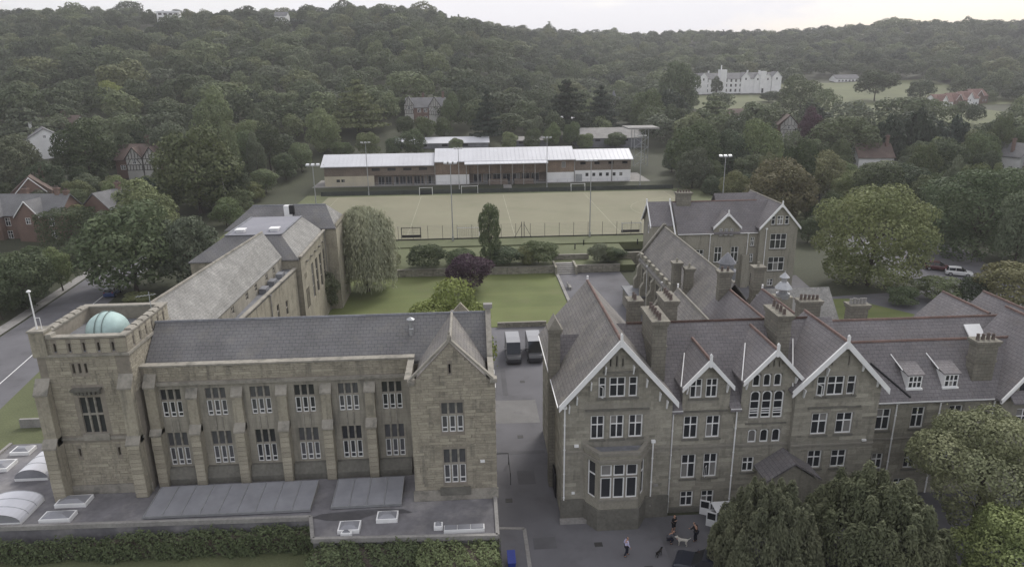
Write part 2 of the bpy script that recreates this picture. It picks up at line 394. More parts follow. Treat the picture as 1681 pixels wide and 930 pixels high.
def gable_roof(mb, axis, c, half, ze, zr, a0, a1, t=.14, m=0, half2=None, ze2=None):
    """two thick slopes. axis 'y': ridge runs along y at x=c; axis 'x': ridge along x at y=c"""
    for s, hf, e in ((-1, half, ze), (1, half2 or half, ze2 if ze2 is not None else ze)):
        P = [(c, zr), (c+s*hf, e), (c+s*hf, e-t), (c, zr-t*1.3)]
        if axis == 'y': mb.prism([(x, a0, z) for x, z in P], (0, a1-a0, 0), m)
        else: mb.prism([(a0, y, z) for y, z in P], (a1-a0, 0, 0), m)
def ridge(parent, p, q, m=None, r=.13):
    mb = MB(); p, q = Vector(p), Vector(q); d = q-p; n = max(1, int(d.length/.5)); s = d.cross(Vector((0, 0, 1))).normalized()*r
    for i in range(n):                       # half-round ridge tiles laid end to end
        a, b = p+d*(i/n), p+d*((i+.97)/n)
        lift = Vector((0, 0, .10)); lo = Vector((0, 0, -.08))
        prof = [-s+lo, -s*.6+lift*.7, lift, s*.6+lift*.7, s+lo]
        for k in range(4): mb.face([a+prof[k], b+prof[k], b+prof[k+1], a+prof[k+1]], 0, random.random())
    return mb.build('ridge_tiles', m or terra, parent)
def barge(parent, f, xc, half, ze, za, d=.5, w_=.52, t=.16, fin=True, m=None, brackets=()):
    """pair of bargeboards with a finial on top"""
    m = m or white
    for s in (-1, 1):
        mb = MB(); k = (za-ze)/half
        A, B = (xc, za), (xc+s*half, ze)
        poly = [pt(f, A[0], d, A[1]+.06), pt(f, B[0], d, B[1]+.06), pt(f, B[0], d, B[1]-w_+.06), pt(f, A[0], d, A[1]-w_*1.15+.06)]
        mb.prism(poly, pt(f, 0, -t, 0)-pt(f, 0, 0, 0)); mb.build('bargeboard', m, parent)
    if fin:
        mb = MB(); a = pt(f, xc-.09, d+.03, za-.75); b = pt(f, xc+.09, d-.15, za+.48)
        q = [pt(f, xc-.09, d+.05, za-.6), pt(f, xc+.09, d+.05, za-.6), pt(f, xc+.09, d+.05, za+.42), pt(f, xc, d+.05, za+.55), pt(f, xc-.09, d+.05, za+.42)]
        mb.prism(q, pt(f, 0, -.2, 0)-pt(f, 0, 0, 0)); mb.build('finial', m, parent)
    for bx, bz in brackets:
        mb = MB()
        mb.prism([pt(f, bx-.05, .0, bz-.75), pt(f, bx-.05, .12, bz-.75), pt(f, bx-.05, .36, bz-.1), pt(f, bx-.05, .36, bz), pt(f, bx-.05, 0, bz)], pt(f, .1, 0, 0)-pt(f, 0, 0, 0))
        mb.build('bracket', m, parent)
def downpipe(parent, f, x, z0, z1, d=.1, m=None):
    mb = MB(); mb.tube(pt(f, x, d, z0), pt(f, x, d, z1), .06, 8)
    a = pt(f, x, d, z1); mb.prism([pt(f, x-.16, d-.09, z1), pt(f, x+.16, d-.09, z1), pt(f, x+.16, d+.13, z1), pt(f, x-.16, d+.13, z1)], (0, 0, .22))
    for z in np.arange(z0+1, z1, 2.2): mb.tube(pt(f, x, d, z), pt(f, x, d, z+.1), .085, 8)
    return mb.build('downpipe', m or white, parent)
def gutter(parent, f, x0, x1, z, d=.2, m=None):
    mb = MB(); mb.prism([pt(f, x0, d-.07, z+.05), pt(f, x0, d-.06, z-.05), pt(f, x0, d+.06, z-.05), pt(f, x0, d+.08, z+.05)], pt(f, x1, 0, 0)-pt(f, x0, 0, 0))
    return mb.build('gutter', m or white, parent)
def chimney(parent, x0, x1, y0, y1, z0, z1, pots=4, sm=None, axis=None, potm=None, cap=.16, name='chimney'):
    sm = sm or stone_c; mb = MB(); h = z1-z0
    mb.box(x0, x1, y0, y1, z0, z1-.45); e = .1
    mb.box(x0-e, x1+e, y0-e, y1+e, z1-.45, z1-.2); mb.box(x0-e-.08, x1+e+.08, y0-e-.08, y1+e+.08, z1-.2, z1)
    zb = z0+h*.62; mb.box(x0-.07, x1+.07, y0-.07, y1+.07, zb, zb+.14)
    o = mb.build(name, sm, parent); ax = axis or ('x' if x1-x0 >= y1-y0 else 'y')
    if pots:
        key = ('pot', (potm or pot_m).name)
        if key not in WCACHE:
            b = MB(); b.lathe(0, 0, [(.16, 0), (.14, .1), (.115, .38), (.145, .42), (.145, .48), (.09, .48), (.08, .2)], 10); WCACHE[key] = b.mesh('chimney_pot', potm or pot_m)
        for i in range(pots):
            t = (i+.5)/pots
            c = ((x0+(x1-x0)*t), (y0+y1)/2, z1) if ax == 'x' else ((x0+x1)/2, y0+(y1-y0)*t, z1)
            k = random.uniform(.85, 1.15)
            q = link('chimney_pot', WCACHE[key], o, c); q.scale = (1, 1, k)
    return o
def coping(mb, pts, wid, th, f=None, m=0):
    for a, b in zip(pts, pts[1:]):
        a, b = Vector(a), Vector(b); d = (b-a).normalized(); s = Vector((0, 1, 0)) if abs(d.y) < .5 else Vector((1, 0, 0))
        up = s.cross(d); up = up if up.z > 0 else -up
        q = [a-s*wid/2, a+s*wid/2, a+s*wid/2+up*th, a-s*wid/2+up*th]; mb.prism(q, b-a, m)
# ---------------------------------------------------------------- terrain
LY = [-3000,150,205,215,250,280,340,420,560,640,720,800,1000,6000]
LZ = [0,0,1.5,2,7,12.5,21,34,59,72,78,79,66,55]
RY = [-3000,150,205,230,300,420,480,560,700,900,1000,6000]
RZ = [0,0,1.5,2.5,6.5,10.5,14,22,38,62,67,55]
def sstep(a, b, x):
    t = np.clip((x-a)/(b-a), 0, 1); return t*t*(3-2*t)
def T(x, y):
    x = np.asarray(x, float); y = np.asarray(y, float)
    l = np.interp(y, LY, LZ); r = np.interp(y, RY, RZ); b = x/np.maximum(y, 60.)
    w_ = sstep(-.1, .2, b); z = l*(1-w_)+r*w_
    z = z+sstep(-50, -95, x)*np.interp(y, [140,200,260,400], [0,5,4,0])
    z = z+sstep(.35, .75, b)*np.interp(y, [500,900], [0,9])
    z = z+(np.sin(x*.011+1)+np.sin(x*.027+y*.006))*np.interp(y, [300,700], [0,1.3])
    return z
def grid_sheet(name, xs, ys, zf, m, **tg):
    X, Y = np.meshgrid(xs, ys); Z = zf(X, Y)
    V = np.stack([X, Y, Z], -1).reshape(-1, 3); nx, ny = len(xs), len(ys)
    i = (np.arange(ny-1)[:, None]*nx+np.arange(nx-1)[None, :]).ravel()
    F = np.stack([i, i+1, i+nx+1, i+nx], 1)
    me = bpy.data.meshes.new(name); me.from_pydata(V.tolist(), [], F.tolist()); me.materials.append(m)
    me.polygons.foreach_set('use_smooth', [True]*len(me.polygons))
    o = link(name, me); return tag(o, **tg)
xs = np.concatenate([[-5000, -3000, -2000], np.arange(-1300, 1501, 20), [2000, 3000, 5000]])
ys = np.concatenate([[-1500, -500, -100], np.arange(0, 300, 10), np.arange(300, 1101, 20), [1300, 1700, 2500, 4000, 6000]])
grid_sheet('ground', xs, ys, lambda X, Y: T(X, Y)-.03, grass_g, kind='structure')
def sheet(name, poly, z, m, kind='structure', **tg):
    mb = MB(); mb.face([(x, y, z) for x, y in poly]); return mb.build(name, m, None, origin=(poly[0][0], poly[0][1], z), kind=kind, **tg)
def kerb(parent, pts, z0, z1, w_=.15, m=None, name='kerb'):
    o = None
    for (xa, ya), (xb, yb) in zip(pts, pts[1:]):
        d = Vector((xb-xa, yb-ya, 0)); n_ = Vector((-d.y, d.x, 0)).normalized()*w_/2; a = Vector((xa, ya, z0))
        mb = MB(); mb.prism([a-n_, a+n_, a+n_+d, a-n_+d], (0, 0, z1-z0)); o = mb.build(name, m or conc, parent)
    return o
# forecourt, alley, parking yard, court, drive on the right
sheet('forecourt', [(1.5, 30), (75, 30), (75, 51.0), (33, 51.0), (33, 49.45), (1.5, 49.4)], .006, asphalt)
sheet('alley', [(1.5, 49.4), (12, 49.4), (12, 95), (1.5, 95)], .004, asphalt)
sheet('concrete_strip', [(1.6, 66.5), (6.7, 66.3), (6.7, 71.6), (1.6, 71.8)], .012, worn)
court = sheet('courtyard', [(15.4, 76), (27, 76), (27, 121.6), (15.4, 121.6)], .01, asphalt)
kerb(court, [(15.3, 76), (15.3, 120.6)], 0, .22, .5)
sheet('lawn', [(-24, 96), (15.0, 94.9), (15.0, 122), (-24, 124)], .008, lawn_m)
dr = sheet('drive', [(34, 78), (90, 78), (90, 100), (100, 135), (80, 150), (70, 120), (34, 110)], .004, asphalt)
sheet('side_lawn', [(36, 68), (64, 66), (68, 92), (60, 103), (50, 103), (42, 90)], .010, lawn_m)
sheet('tree_bank', [(56, 104), (76, 106), (74, 128), (60, 136)], .012, grass_g)
sheet('left_road', [(-60, 60), (-48, 60), (-58.5, 104), (-62.5, 140), (-58, 170), (-64, 172), (-71.5, 140), (-68, 104), (-66.5, 84)], .004, asphalt)
rd = sheet('road_footway', [(-69, 84), (-66.8, 84), (-68.3, 104), (-71.8, 140), (-73.5, 140), (-70.3, 104)], .09, conc)
mb = MB()
for a, b in (((-57.4, 80), (-60.9, 104)), ((-60.9, 104), (-63.0, 126))):
    d = Vector((b[0]-a[0], b[1]-a[1], 0)); n_ = Vector((-d.y, d.x, 0)).normalized()*.06; a = Vector((*a, .012))
    mb.face([a-n_, a+n_, a+n_+d, a-n_+d])
mb.build('edge_line', white, bpy.data.objects['left_road'])
sheet('left_verge', [(-48, 40), (-34, 40), (-34, 100), (-57, 104), (-56, 92)], .006, verge_m)
sheet('front_verge', [(-12.4, 20), (1.4, 20), (1.4, 44), (-12.4, 44)], .003, verge_m)
mb = MB(); mb.prism([(-60, 20, 0), (-60, 46.8, 0), (-60, 46.8, 1.0), (-60, 20, 1.0)], (47.5, 0, 0)); mb.build('raised_lawn', verge_m, None, origin=(-36, 33, 0), kind='structure')
# sports pitch on its plateau
PZ = 1.8
mb = MB(); mb.prism([(-46, 137, .2), (66, 137, .2), (66, 201, .2), (-46, 201, .2)], (0, 0, PZ-.22)); mb.build('plateau', verge_m, None, origin=(10, 170, 0), kind='structure')
pitch = sheet('pitch', [(-39.5, 143.6), (57.6, 143.6), (57.6, 196.5), (-39.5, 196.5)], PZ+.004, astro)
mb = MB()
def pline(a, b, wd=.12):
    d = Vector((b[0]-a[0], b[1]-a[1], 0)); n_ = Vector((-d.y, d.x, 0)).normalized()*wd/2; p = Vector((*a, PZ+.012)); mb.face([p-n_, p+n_, p+n_+d, p-n_+d])
for x in (-36.5, -13.6, 9.2, 32, 54.8): pline((x, 145), (x, 195), .11)
for y in (145, 195): pline((-36.5, y), (54.8, y), .11)
for cx, s in ((-36.5, 1), (54.8, -1)):
    p = [(cx+s*14.6*math.cos(t), 170+14.6*math.sin(t)) for t in np.linspace(-1.45, 1.45, 24)]
    for a, b in zip(p, p[1:]): pline(a, b, .1)
line_w = mat('faded_line_paint', (.34, .335, .25), n1=(3, .15), n2=(.2, .2))
mb.build('pitch_markings', line_w, pitch)
# far edge: kick wall and grass bank in front of the pavilion
mb = MB(); mb.prism([(-46, 199.5, PZ-.1), (-46, 206.5, 2.95), (-46, 214, 2.95), (-46, 214, 0), (-46, 199.5, 0)], (108, 0, 0)); mb.build('pavilion_bank', grass_g, None, origin=(0, 205, 0), kind='structure')
sheet('pavilion_apron', [(-46, 206.6), (54, 206.6), (54, 224), (-46, 224)], 2.956, conc)

# pastures on the far slope follow the terrain
def pasture(name, x0, x1, y0, y1):
    grid_sheet(name, np.linspace(x0, x1, 9), np.linspace(y0, y1, 9), lambda X, Y: T(X, Y)+.12, field_m, kind='structure')
pasture('hotel_lawn', 135, 250, 400, 490); pasture('upper_field', 235, 365, 430, 560); pasture('lower_field', 130, 300, 298, 399)
pasture('pitch_side_grass', 62, 84, 150, 215); pasture('left_grass_bank', -56, -46, 150, 222)

# worn ground: drain covers, trench patches, puddle stains
dk = mat('new_tarmac', (.118, .116, .122), rough=.9, n1=(18, .1), n2=(.4, .15)); iron = mat('cast_iron', (.06, .058, .056), rough=.6)
fc = bpy.data.objects['forecourt']
for x0, x1, y0, y1 in ((7.5, 15.2, 41.6, 42.3), (14.4, 15.0, 42.3, 47.2), (4.2, 6.0, 46.0, 47.4)): mb = MB(); mb.box(x0, x1, y0, y1, .003, .011); mb.build('tarmac_patch', dk, fc)
for x, y in ((9.3, 46.2), (5.2, 43.4), (18.6, 44.6), (12.6, 43.2)): mb = MB(); mb.box(x-.32, x+.32, y-.26, y+.26, .003, .016); mb.build('drain_cover', iron, fc)
al = bpy.data.objects['alley']
for x0, x1, y0, y1 in ((1.6, 6.6, 60.2, 60.7), (3.1, 3.7, 73, 80), (3.6, 5.2, 55, 57.2)): mb = MB(); mb.box(x0, x1, y0, y1, .002, .013); mb.build('tarmac_patch', dk, al)
for x, y in ((4.4, 63.5), (5.6, 76.5), (2.6, 52.6)): mb = MB(); mb.box(x-.3, x+.3, y-.3, y+.3, .002, .018); mb.build('drain_cover', iron, al)
# ---------------------------------------------------------------- the tower block on the left
LB = thing('school_block', (-15, 54, 0), 'buff stone school block with square tower, pale green dome and steep end gable', 'building')
F0 = fr(0, 52.85); FT = fr(0, 51.6); FG = fr(0, 48.5)
TX0, TX1, TY0, TY1, TZ = -33.4, -26.6, 51.6, 59.4, 16.7
wx = [-24.55+3.534*k for k in range(6)]
up_ops = [(x-.8, x+.8, 9.12, 11.6) for x in wx]; lo_ops = [(x-.8, x+.8, 4.72, 7.72) for x in wx]
# tower
t_win = (-30.95, -29.3, 8.65, 11.75); t_sl = [(-31.8, -31.62, 6.6, 7.3), (-28.75, -28.57, 6.6, 7.3)]
t_up = [(-30.95+i*.46, -30.75+i*.46, 13.8, 14.6) for i in range(3)]
t_pp = [(x-.09, x+.09, 15.55, 16.3) for x in np.linspace(-31.9, -27.6, 5)]
t_ops = [t_win]+t_sl+t_up+t_pp
mb = MB(); wall(mb, FT, TX0, TX1, 0, TZ, t_ops, reveal=.3)
FTR = fr(TX1, TY0, 90); FTL = fr(TX0, TY1, -90); FTB = fr(TX1, TY1, 180)
t_r = [(y-.08, y+.08, 15.55, 16.3) for y in np.linspace(1.2, 6.8, 6)]
wall(mb, FTR, 0, TY1-TY0, 0, TZ, t_r, reveal=.3); wall(mb, FTL, 0, TY1-TY0, 0, TZ, t_r, reveal=.3); wall(mb, FTB, 0, TX1-TX0, 0, TZ)
th = .45                                     # inner faces and top of the parapet
for a, b in (((TX0+th, TY0+th), (TX1-th, TY0+th)), ((TX1-th, TY0+th), (TX1-th, TY1-th)), ((TX1-th, TY1-th), (TX0+th, TY1-th)), ((TX0+th, TY1-th), (TX0+th, TY0+th))):
    mb.face([(*a, 15.5), (*b, 15.5), (*b, TZ), (*a, TZ)])
mb.build('tower_wall', [mortar_l, dark], LB)
boxpart('tower_deck', lead, LB, TX0+.02, TX1-.02, TY0+.02, TY1-.02, 15.4, 15.6)
mb = MB(); e = .08                            # parapet coping, four lengths
mb.box(TX0-e, TX1+e, TY0-e, TY0+th+e, TZ, TZ+.14); mb.box(TX0-e, TX1+e, TY1-th-e, TY1+e, TZ, TZ+.14)
mb.box(TX0-e, TX0+th+e, TY0+th+e, TY1-th-e, TZ, TZ+.138); mb.box(TX1-th-e, TX1+e, TY0+th+e, TY1-th-e, TZ, TZ+.138)
mb.build('parapet_coping', dress_l, LB)
for k, y in enumerate(np.linspace(TY0+1.4, TY1-1.2, 6)):        # little weathered saddles along both side parapets
    for x in (TX0+th/2, TX1-th/2):
        mb = MB(); mb.prism([(x-.34, y-.36, TZ+.14), (x+.34, y-.36, TZ+.14), (x+.2, y-.36, TZ+.3), (x-.2, y-.36, TZ+.3)], (0, .8, 0)); mb.build('merlon_cap', dress_l, LB)
boxpart('corner_turret', stone_l, LB, TX0-.15, TX0+.95, TY0-.15, TY0+.95, 15.3, 17.25)
boxpart('turret_cap', dress_l, LB, TX0-.22, TX0+1.02, TY0-.22, TY0+1.02, 17.25, 17.4)
boxpart('turret_step', dress_l, LB, TX0+1.02, TX0+1.45, TY0-.12, TY0+.6, 16.84, 17.08)
for z, hh, pr in ((15.22, .2, .14), (8.1, .22, .1)):
    mb = MB(); mb.box(TX0-pr, TX1+pr, TY0-pr, TY0, z, z+hh); mb.box(TX1, TX1+pr, TY0, TY1, z, z+hh) if z > 10 else None; mb.box(TX0-pr, TX0, TY0, TY1, z, z+hh); mb.build('string_course', dress_l, LB)
boxpart('plinth', dress_l, LB, TX0-.12, TX1+.12, TY0-.14, TY0-.002, 3.2, 4.0)
def buttress(parent, xc, w_, y, stages, m=stone_l):
    """stages: (z0, z1, projection) from the bottom; each ends in a weathered slope. faces -Y"""
    mb = MB(); 
    for i, (a, b, p) in enumerate(stages):
        nx = stages[i+1][2] if i+1 < len(stages) else 0
        mb.prism([(xc-w_/2, y, a), (xc-w_/2, y-p, a), (xc-w_/2, y-p, b), (xc-w_/2, y-nx, b+(p-nx)*1.5), (xc-w_/2, y, b+(p-nx)*1.5)], (w_, 0, 0))
    o = mb.build('buttress', m, parent)
    for i, (a, b, p) in enumerate(stages):
        nx = stages[i+1][2] if i+1 < len(stages) else 0
        q = MB(); s = .07; q.prism([(xc-w_/2-s, y-p-s, b-.02), (xc-w_/2-s, y-p-s, b+.12), (xc-w_/2-s, y-nx, b+(p-nx)*1.5+.14), (xc-w_/2-s, y-nx, b+(p-nx)*1.5)], (w_+2*s, 0, 0)); q.build('weathering', dress_l, o)
    zz = stages[0][0]
    rn = random.Random(int(xc*100)); z = zz+.05
    while z < stages[0][1]-.3:                # quoin blocks on the front of the buttress
        h = rn.uniform(.32, .5); p = stages[0][2]; q = .0
        ubox('quoin', stone_lo, o, (xc+rn.uniform(-.02, .02), y-p-.012, z+h/2), (w_-rn.uniform(.03, .12), .05, h-.03)); z += h
    return o
buttress(LB, TX0+.1, .95, TY0, [(3.2, 7.9, 1.1), (7.9, 12.3, .7)])
buttress(LB, TX1-.45, .95, TY0, [(3.2, 7.9, .95), (7.9, 12.6, .6)])
mb = MB()                                     # the side buttress at the tower's left corner
mb.prism([(TX0, TY0+.1, 3.2), (TX0-1.0, TY0+.1, 3.2), (TX0-1.0, TY0+.1, 7.8), (TX0-.6, TY0+.1, 8.5), (TX0-.6, TY0+.1, 12.2), (TX0, TY0+.1, 13.0)], (0, .95, 0)); mb.build('buttress', stone_l, LB)
# hood over the tower window: corbelled half-round canopy
mb = MB(); c = -30.12
for k in range(7):
    a = math.pi*k/6; mb.box(c-1.0+k*.29-.1+.12, c-1.0+k*.29+.1+.12, TY0-.28-.18*math.sin(a), TY0, 12.1, 12.42)
mb.box(c-1.1, c+1.1, TY0-.5, TY0, 12.42, 12.6); mb.build('hood', dress_d, LB)
boxpart('window_apron', dress_l, LB, -31.1, -29.1, TY0-.16, TY0, 8.05, 8.62)
window(LB, FT, *t_win, cols=(1, 1, 1), rows=(.52, .48), mull=dress_l, fw=.05, skip_frame_rows=(0, 1))
# dome
dm = mat('verdigris', (.43, .565, .54), rough=.6, n1=(3, .06), n2=(.8, .1), stain=((.5, .6, .57), 1.2, .52, .75, .5))
dme = thing('observatory_dome', (-30.0, 55.85, 15.6), 'pale green observatory dome on the tower roof', 'dome')
mb = MB(); rr = 1.62; prof = [(rr, 15.6), (rr, 15.75)]+[(rr*math.cos(a), 15.75+1.5*math.sin(a)) for a in np.linspace(.02, 1.53, 12)]
mb.lathe(-30.0, 55.85, prof, 40); mb.build('dome_shell', dm, dme, smooth=True)
for s in (-.28, .28):
    mb = MB(); pts = [Vector((-30.0+s, 55.85-(rr+.04)*math.cos(a), 15.75+1.54*math.sin(a))) for a in np.linspace(.0, 2.2, 18)]
    for a, b in zip(pts, pts[1:]): mb.tube(a, b, .035, 6)
    mb.build('shutter_rail', mat('rail_grey', (.16, .2, .19)) if s < 0 else MT['rail_grey'], dme)
mb = MB(); mb.lathe(-30, 55.85, [(rr+.1, 15.6), (rr+.1, 15.68), (rr, 15.7)], 40); mb.build('base_ring', lead, dme)
fp = thing('flagpole', (-33.1, 51.95, 17.4), 'white flagpole on the corner turret of the tower', 'flagpole')
mb = MB(); mb.tube((-33.1, 51.95, 17.4), (-33.12, 51.95, 20.3), .06, 10, .045); mb.build('pole', white, fp)
mb = MB(); mb.lathe(-33.12, 51.95, [(.1, 20.3), (.16, 20.36), (.16, 20.42), (.05, 20.5)], 10); mb.build('truck', white, fp)
mb = MB(); mb.tube((-33.1, 51.95, 18.3), (-32.75, 51.95, 18.3), .025, 6); mb.tube((-32.75, 51.95, 18.3), (-32.75, 51.95, 17.4), .025, 6); mb.build('stay', white, fp)
an = thing('aerial', (-27.2, 57.8, 15.6), 'thin television aerial mast behind the dome', 'aerial')
mb = MB(); mb.tube((-27.2, 57.8, 15.6), (-27.2, 57.8, 18.3), .03, 6); mb.build('mast', galv, an)
mb = MB(); mb.tube((-28.3, 57.8, 17.9), (-26.6, 57.8, 18.1), .02, 6)
for k in range(6): mb.tube((-28.2+k*.28, 57.55, 17.92+k*.03), (-28.2+k*.28, 58.05, 17.92+k*.03), .012, 5)
mb.build('yagi_bars', galv, an)
# main range
mb = MB(); wall(mb, F0, TX1, -5, 0, 12.15, up_ops+lo_ops); mb.build('front_wall', [ashlar_l, dark], LB)
mb = MB(); wall(mb, F0, TX1, -5, 12.15, 13.55, ()); mb.box(TX1, -5, 53.2, 53.35, 12.6, 13.55); mb.build('parapet_wall', [mortar_l, dark], LB)
boxpart('parapet_coping', dress_l, LB, TX1-.02, -4.9, 52.75, 53.42, 13.55, 13.7)
boxpart('cornice', dress_l, LB, TX1, -5.02, 52.6, 52.848, 12.0, 12.25)
boxpart('gutter_bed', lead, LB, TX1, 1.0, 53.3, 54.2, 12.9, 13.02)
for k in range(6):                            # weathered sloping aprons under the lower windows
    a, b = wx[k]-1.35, wx[k]+1.35; mb = MB()
    mb.prism([(a, 52.85, 3.2), (a, 52.25, 3.2), (a, 52.25, 3.75), (a, 52.6, 4.55), (a, 52.85, 4.6)], (b-a, 0, 0)); mb.build('apron', dress_d, LB)
for x in wx:
    for op, rows in ((9.12, (.58, .42)), (4.72, (.56, .44))):
        h = 2.48 if op > 9 else 3.0
        window(LB, F0, x-.8, x+.8, op, op+h, cols=(1, 1, 1), rows=rows, mull=dress_l, fw=.07, skip_frame_rows=(1,), pm=random.choice((glass, leaded, leaded)))
    mb = MB()                                 # dressed surround blocks between the two floors
    for i in (-1, 1): mb.box(x+i*.27-.06, x+i*.27+.06, 52.79, 52.848, 7.85, 9.0)
    mb.build('panel_rib', dress_l, LB)
for k in range(5):
    buttress(LB, -22.78+3.534*k, .78, 52.85, [(3.2, 7.9, .8), (7.9, 10.9, .42)])
buttress(LB, TX1+.75, .8, 52.85, [(3.2, 7.9, .85), (7.9, 12.0, .6)])
mb = MB(); gable_roof(mb, 'x', 56.75, 3.45, 13.15, 16.0, TX1+.1, 1.02); mb.build('main_roof', slate_b, LB)
ridge(LB, (TX1, 56.75, 16.0), (1.0, 56.75, 16.0), lead)
mb = MB(); mb.box(TX1+.02, 1.4, 53.2, 60.2, 0, 12.9); mb.build('core', mortar_l, LB)
# gable block
g_up, g_lo, g_sl = (-2.68, -1.02, 9.14, 11.66), (-2.65, -.95, 4.66, 7.68), (-2.0, -1.84, 14.05, 14.85)
gtop = [(-5, 13.45), (-4.75, 13.45), (-1.87, 16.6), (1.05, 13.45), (1.45, 13.45)]
mb = MB(); wall(mb, FG, -5, 1.45, 0, gtop, [g_up, g_lo, g_sl]); wall(mb, fr(1.45, 48.5, 90), 0, 11.7, 0, [(0, 13.4), (4.4, 13.4), (8.2, 16.25), (11.7, 13.4)]); wall(mb, fr(-5, 52.85, -90), 0, 4.35, 0, 13.4)
mb.build('gable_wall', [mortar_l, dark], LB)
mb = MB(); coping(mb, [(-4.95, 48.62, 13.5), (-1.87, 48.62, 16.66)], .42, .17); coping(mb, [(-1.87, 48.62, 16.66), (1.25, 48.62, 13.5)], .42, .17); mb.build('gable_coping', dress_l, LB)
for x in (-5.0, 1.2): boxpart('kneeler', dress_l, LB, x-.12, x+.42, 48.36, 48.98, 13.25, 13.56)
mb = MB(); mb.box(-2.03, -1.71, 48.45, 48.8, 16.7, 17.0); mb.prism([(-2.0, 48.48, 17.0), (-1.74, 48.48, 17.0), (-1.74, 48.74, 17.0), (-2.0, 48.74, 17.0)], (0, 0, .1)); mb.lathe(-1.87, 48.62, [(.13, 17.1), (.06, 17.2), (.1, 17.3), (.02, 17.5)], 8); mb.build('finial', dress_l, LB)
mb = MB(); gable_roof(mb, 'y', -1.87, 2.72, 13.1, 16.05, 48.8, 57.5); mb.build('gable_roof', slate_m, LB)
ridge(LB, (-1.87, 48.85, 16.05), (-1.87, 56.6, 16.05), dress_l)
mb = MB(); mb.prism([(-3.4, 62.0, 12.6), (-1.2, 62.0, 15.05), (1.0, 62.0, 12.6)], (0, .35, 0)); mb.build('rear_gable', stone_l, LB)
mb = MB(); coping(mb, [(-5.15, 48.9, 13.4), (-5.15, 52.9, 13.4)], .5, .15); mb.build('side_coping', dress_l, LB)
mb = MB(); a = 1.22
coping(mb, [(a, 52.9, 13.45), (a, 56.75, 16.3)], .46, .16); coping(mb, [(a, 56.75, 16.3), (a, 60.4, 13.45)], .46, .16); coping(mb, [(a, 49.0, 13.4), (a, 52.9, 13.4)], .46, .14); mb.build('end_coping', dress_l, LB)
boxpart('apex_block', conc, LB, .85, 1.6, 56.5, 57.0, 16.35, 16.72)
boxpart('plinth', dress_l, LB, -5.12, 1.57, 48.34, 48.498, 3.2, 4.1)
boxpart('sill_apron', dress_d, LB, -3.0, -.6, 48.24, 48.338, 3.7, 4.4)
window(LB, FG, *g_up, cols=(1, 1, 1), rows=(.58, .42), mull=dress_l, fw=.07, skip_frame_rows=(1,), pm=random.choice((glass, leaded, leaded))); window(LB, FG, *g_lo, cols=(1, 1, 1), rows=(.56, .44), mull=dress_l, fw=.07, skip_frame_rows=(1,), pm=random.choice((glass, leaded, leaded)))
boxpart('alarm_box', white, LB, .2, .55, 48.36, 48.495, 6.45, 6.65)
mb = MB(); mb.lathe(-5.25, 55.3, [(.2, 14.6), (.2, 15.2), (.16, 15.25), (.16, 15.9), (.34, 15.95), (.34, 16.05), (.1, 16.2)], 14); mb.build('roof_vent', galv, LB)
for i in range(3): boxpart('wall_unit', render_w, LB, 1.46, 1.9, 60.4+i*1.6, 61.3+i*1.6, 6.2-i*.1, 7.1)
# rubble: tower front, tower side, parapet, gable
rs = random.Random(5)
sets = [(FT, lay_stones(FT, TX0+.62, TX1-1.0, 4.0, 15.2, t_ops+[(-31.2, -29.0, 8.0, 12.7), (TX0, TX1, 8.08, 8.34)], rng=rs, h=(.16, .29), ln=(.28, .95))),
        (FT, lay_stones(FT, TX0+1.0, TX1, 15.45, TZ-.02, t_pp, h=(.3, .42), ln=(.5, 1.2), rng=rs)),
        (FTR, lay_stones(FTR, 0.1, TY1-TY0, 12.0, TZ-.02, t_r, rng=rs, h=(.16, .29), ln=(.28, .95))),
        (F0, lay_stones(F0, TX1+.3, -5.1, 12.3, 13.52, (), rng=rs, h=(.16, .29), ln=(.28, .95))),
        (FG, lay_stones(FG, -5, 1.45, 4.12, gtop, [g_up, g_lo, g_sl], rng=rs, h=(.16, .29), ln=(.28, .95))),
        (fr(1.45, 48.5, 90), lay_stones(fr(1.45, 48.5, 90), 0, 11, 4.0, 13.2, (), rng=rs, h=(.16, .29), ln=(.28, .95)))]
place_stones(sets, LB, stone_l, stone_lo, 270)
# ---------------------------------------------------------------- flat-roofed extension in front
FX = thing('flat_roof_extension', (-15, 47, 0), 'grey single-storey flat roof with rooflights in front of the tower block', 'building')
poly = [(-43, 60.3), (-43, 47.6), (-12.9, 46.9), (-12.2, 44.2), (1.3, 43.6), (1.3, 48.48), (-4.9, 48.48), (-4.9, 52.8), (-33.3, 52.8), (-33.3, 60.3)]
mb = MB(); mb.prism([(x, y, .02) for x, y in poly], (0, 0, 3.16)); mb.build('roof_slab', felt, FX)
for a, b in zip(poly[:5], poly[1:6]):
    d = Vector((b[0]-a[0], b[1]-a[1], 0)); n_ = Vector((-d.y, d.x, 0)).normalized()*.14; p = Vector((*a, 3.0))
    q = MB(); q.prism([p-n_, p+n_, p+n_+d, p-n_+d], (0, 0, .36)); q.build('parapet', conc, FX)
polyc = mat('polycarbonate', (.26, .263, .283), rough=.3, n1=(2, .06), n2=(.6, .12), spec=.5, stain=((.22, .22, .23), .7, .5, .75, .5))
polyw = mat('opal_sheet', (.70, .70, .73), rough=.35, n1=(2, .03), n2=(.6, .06), spec=.5)
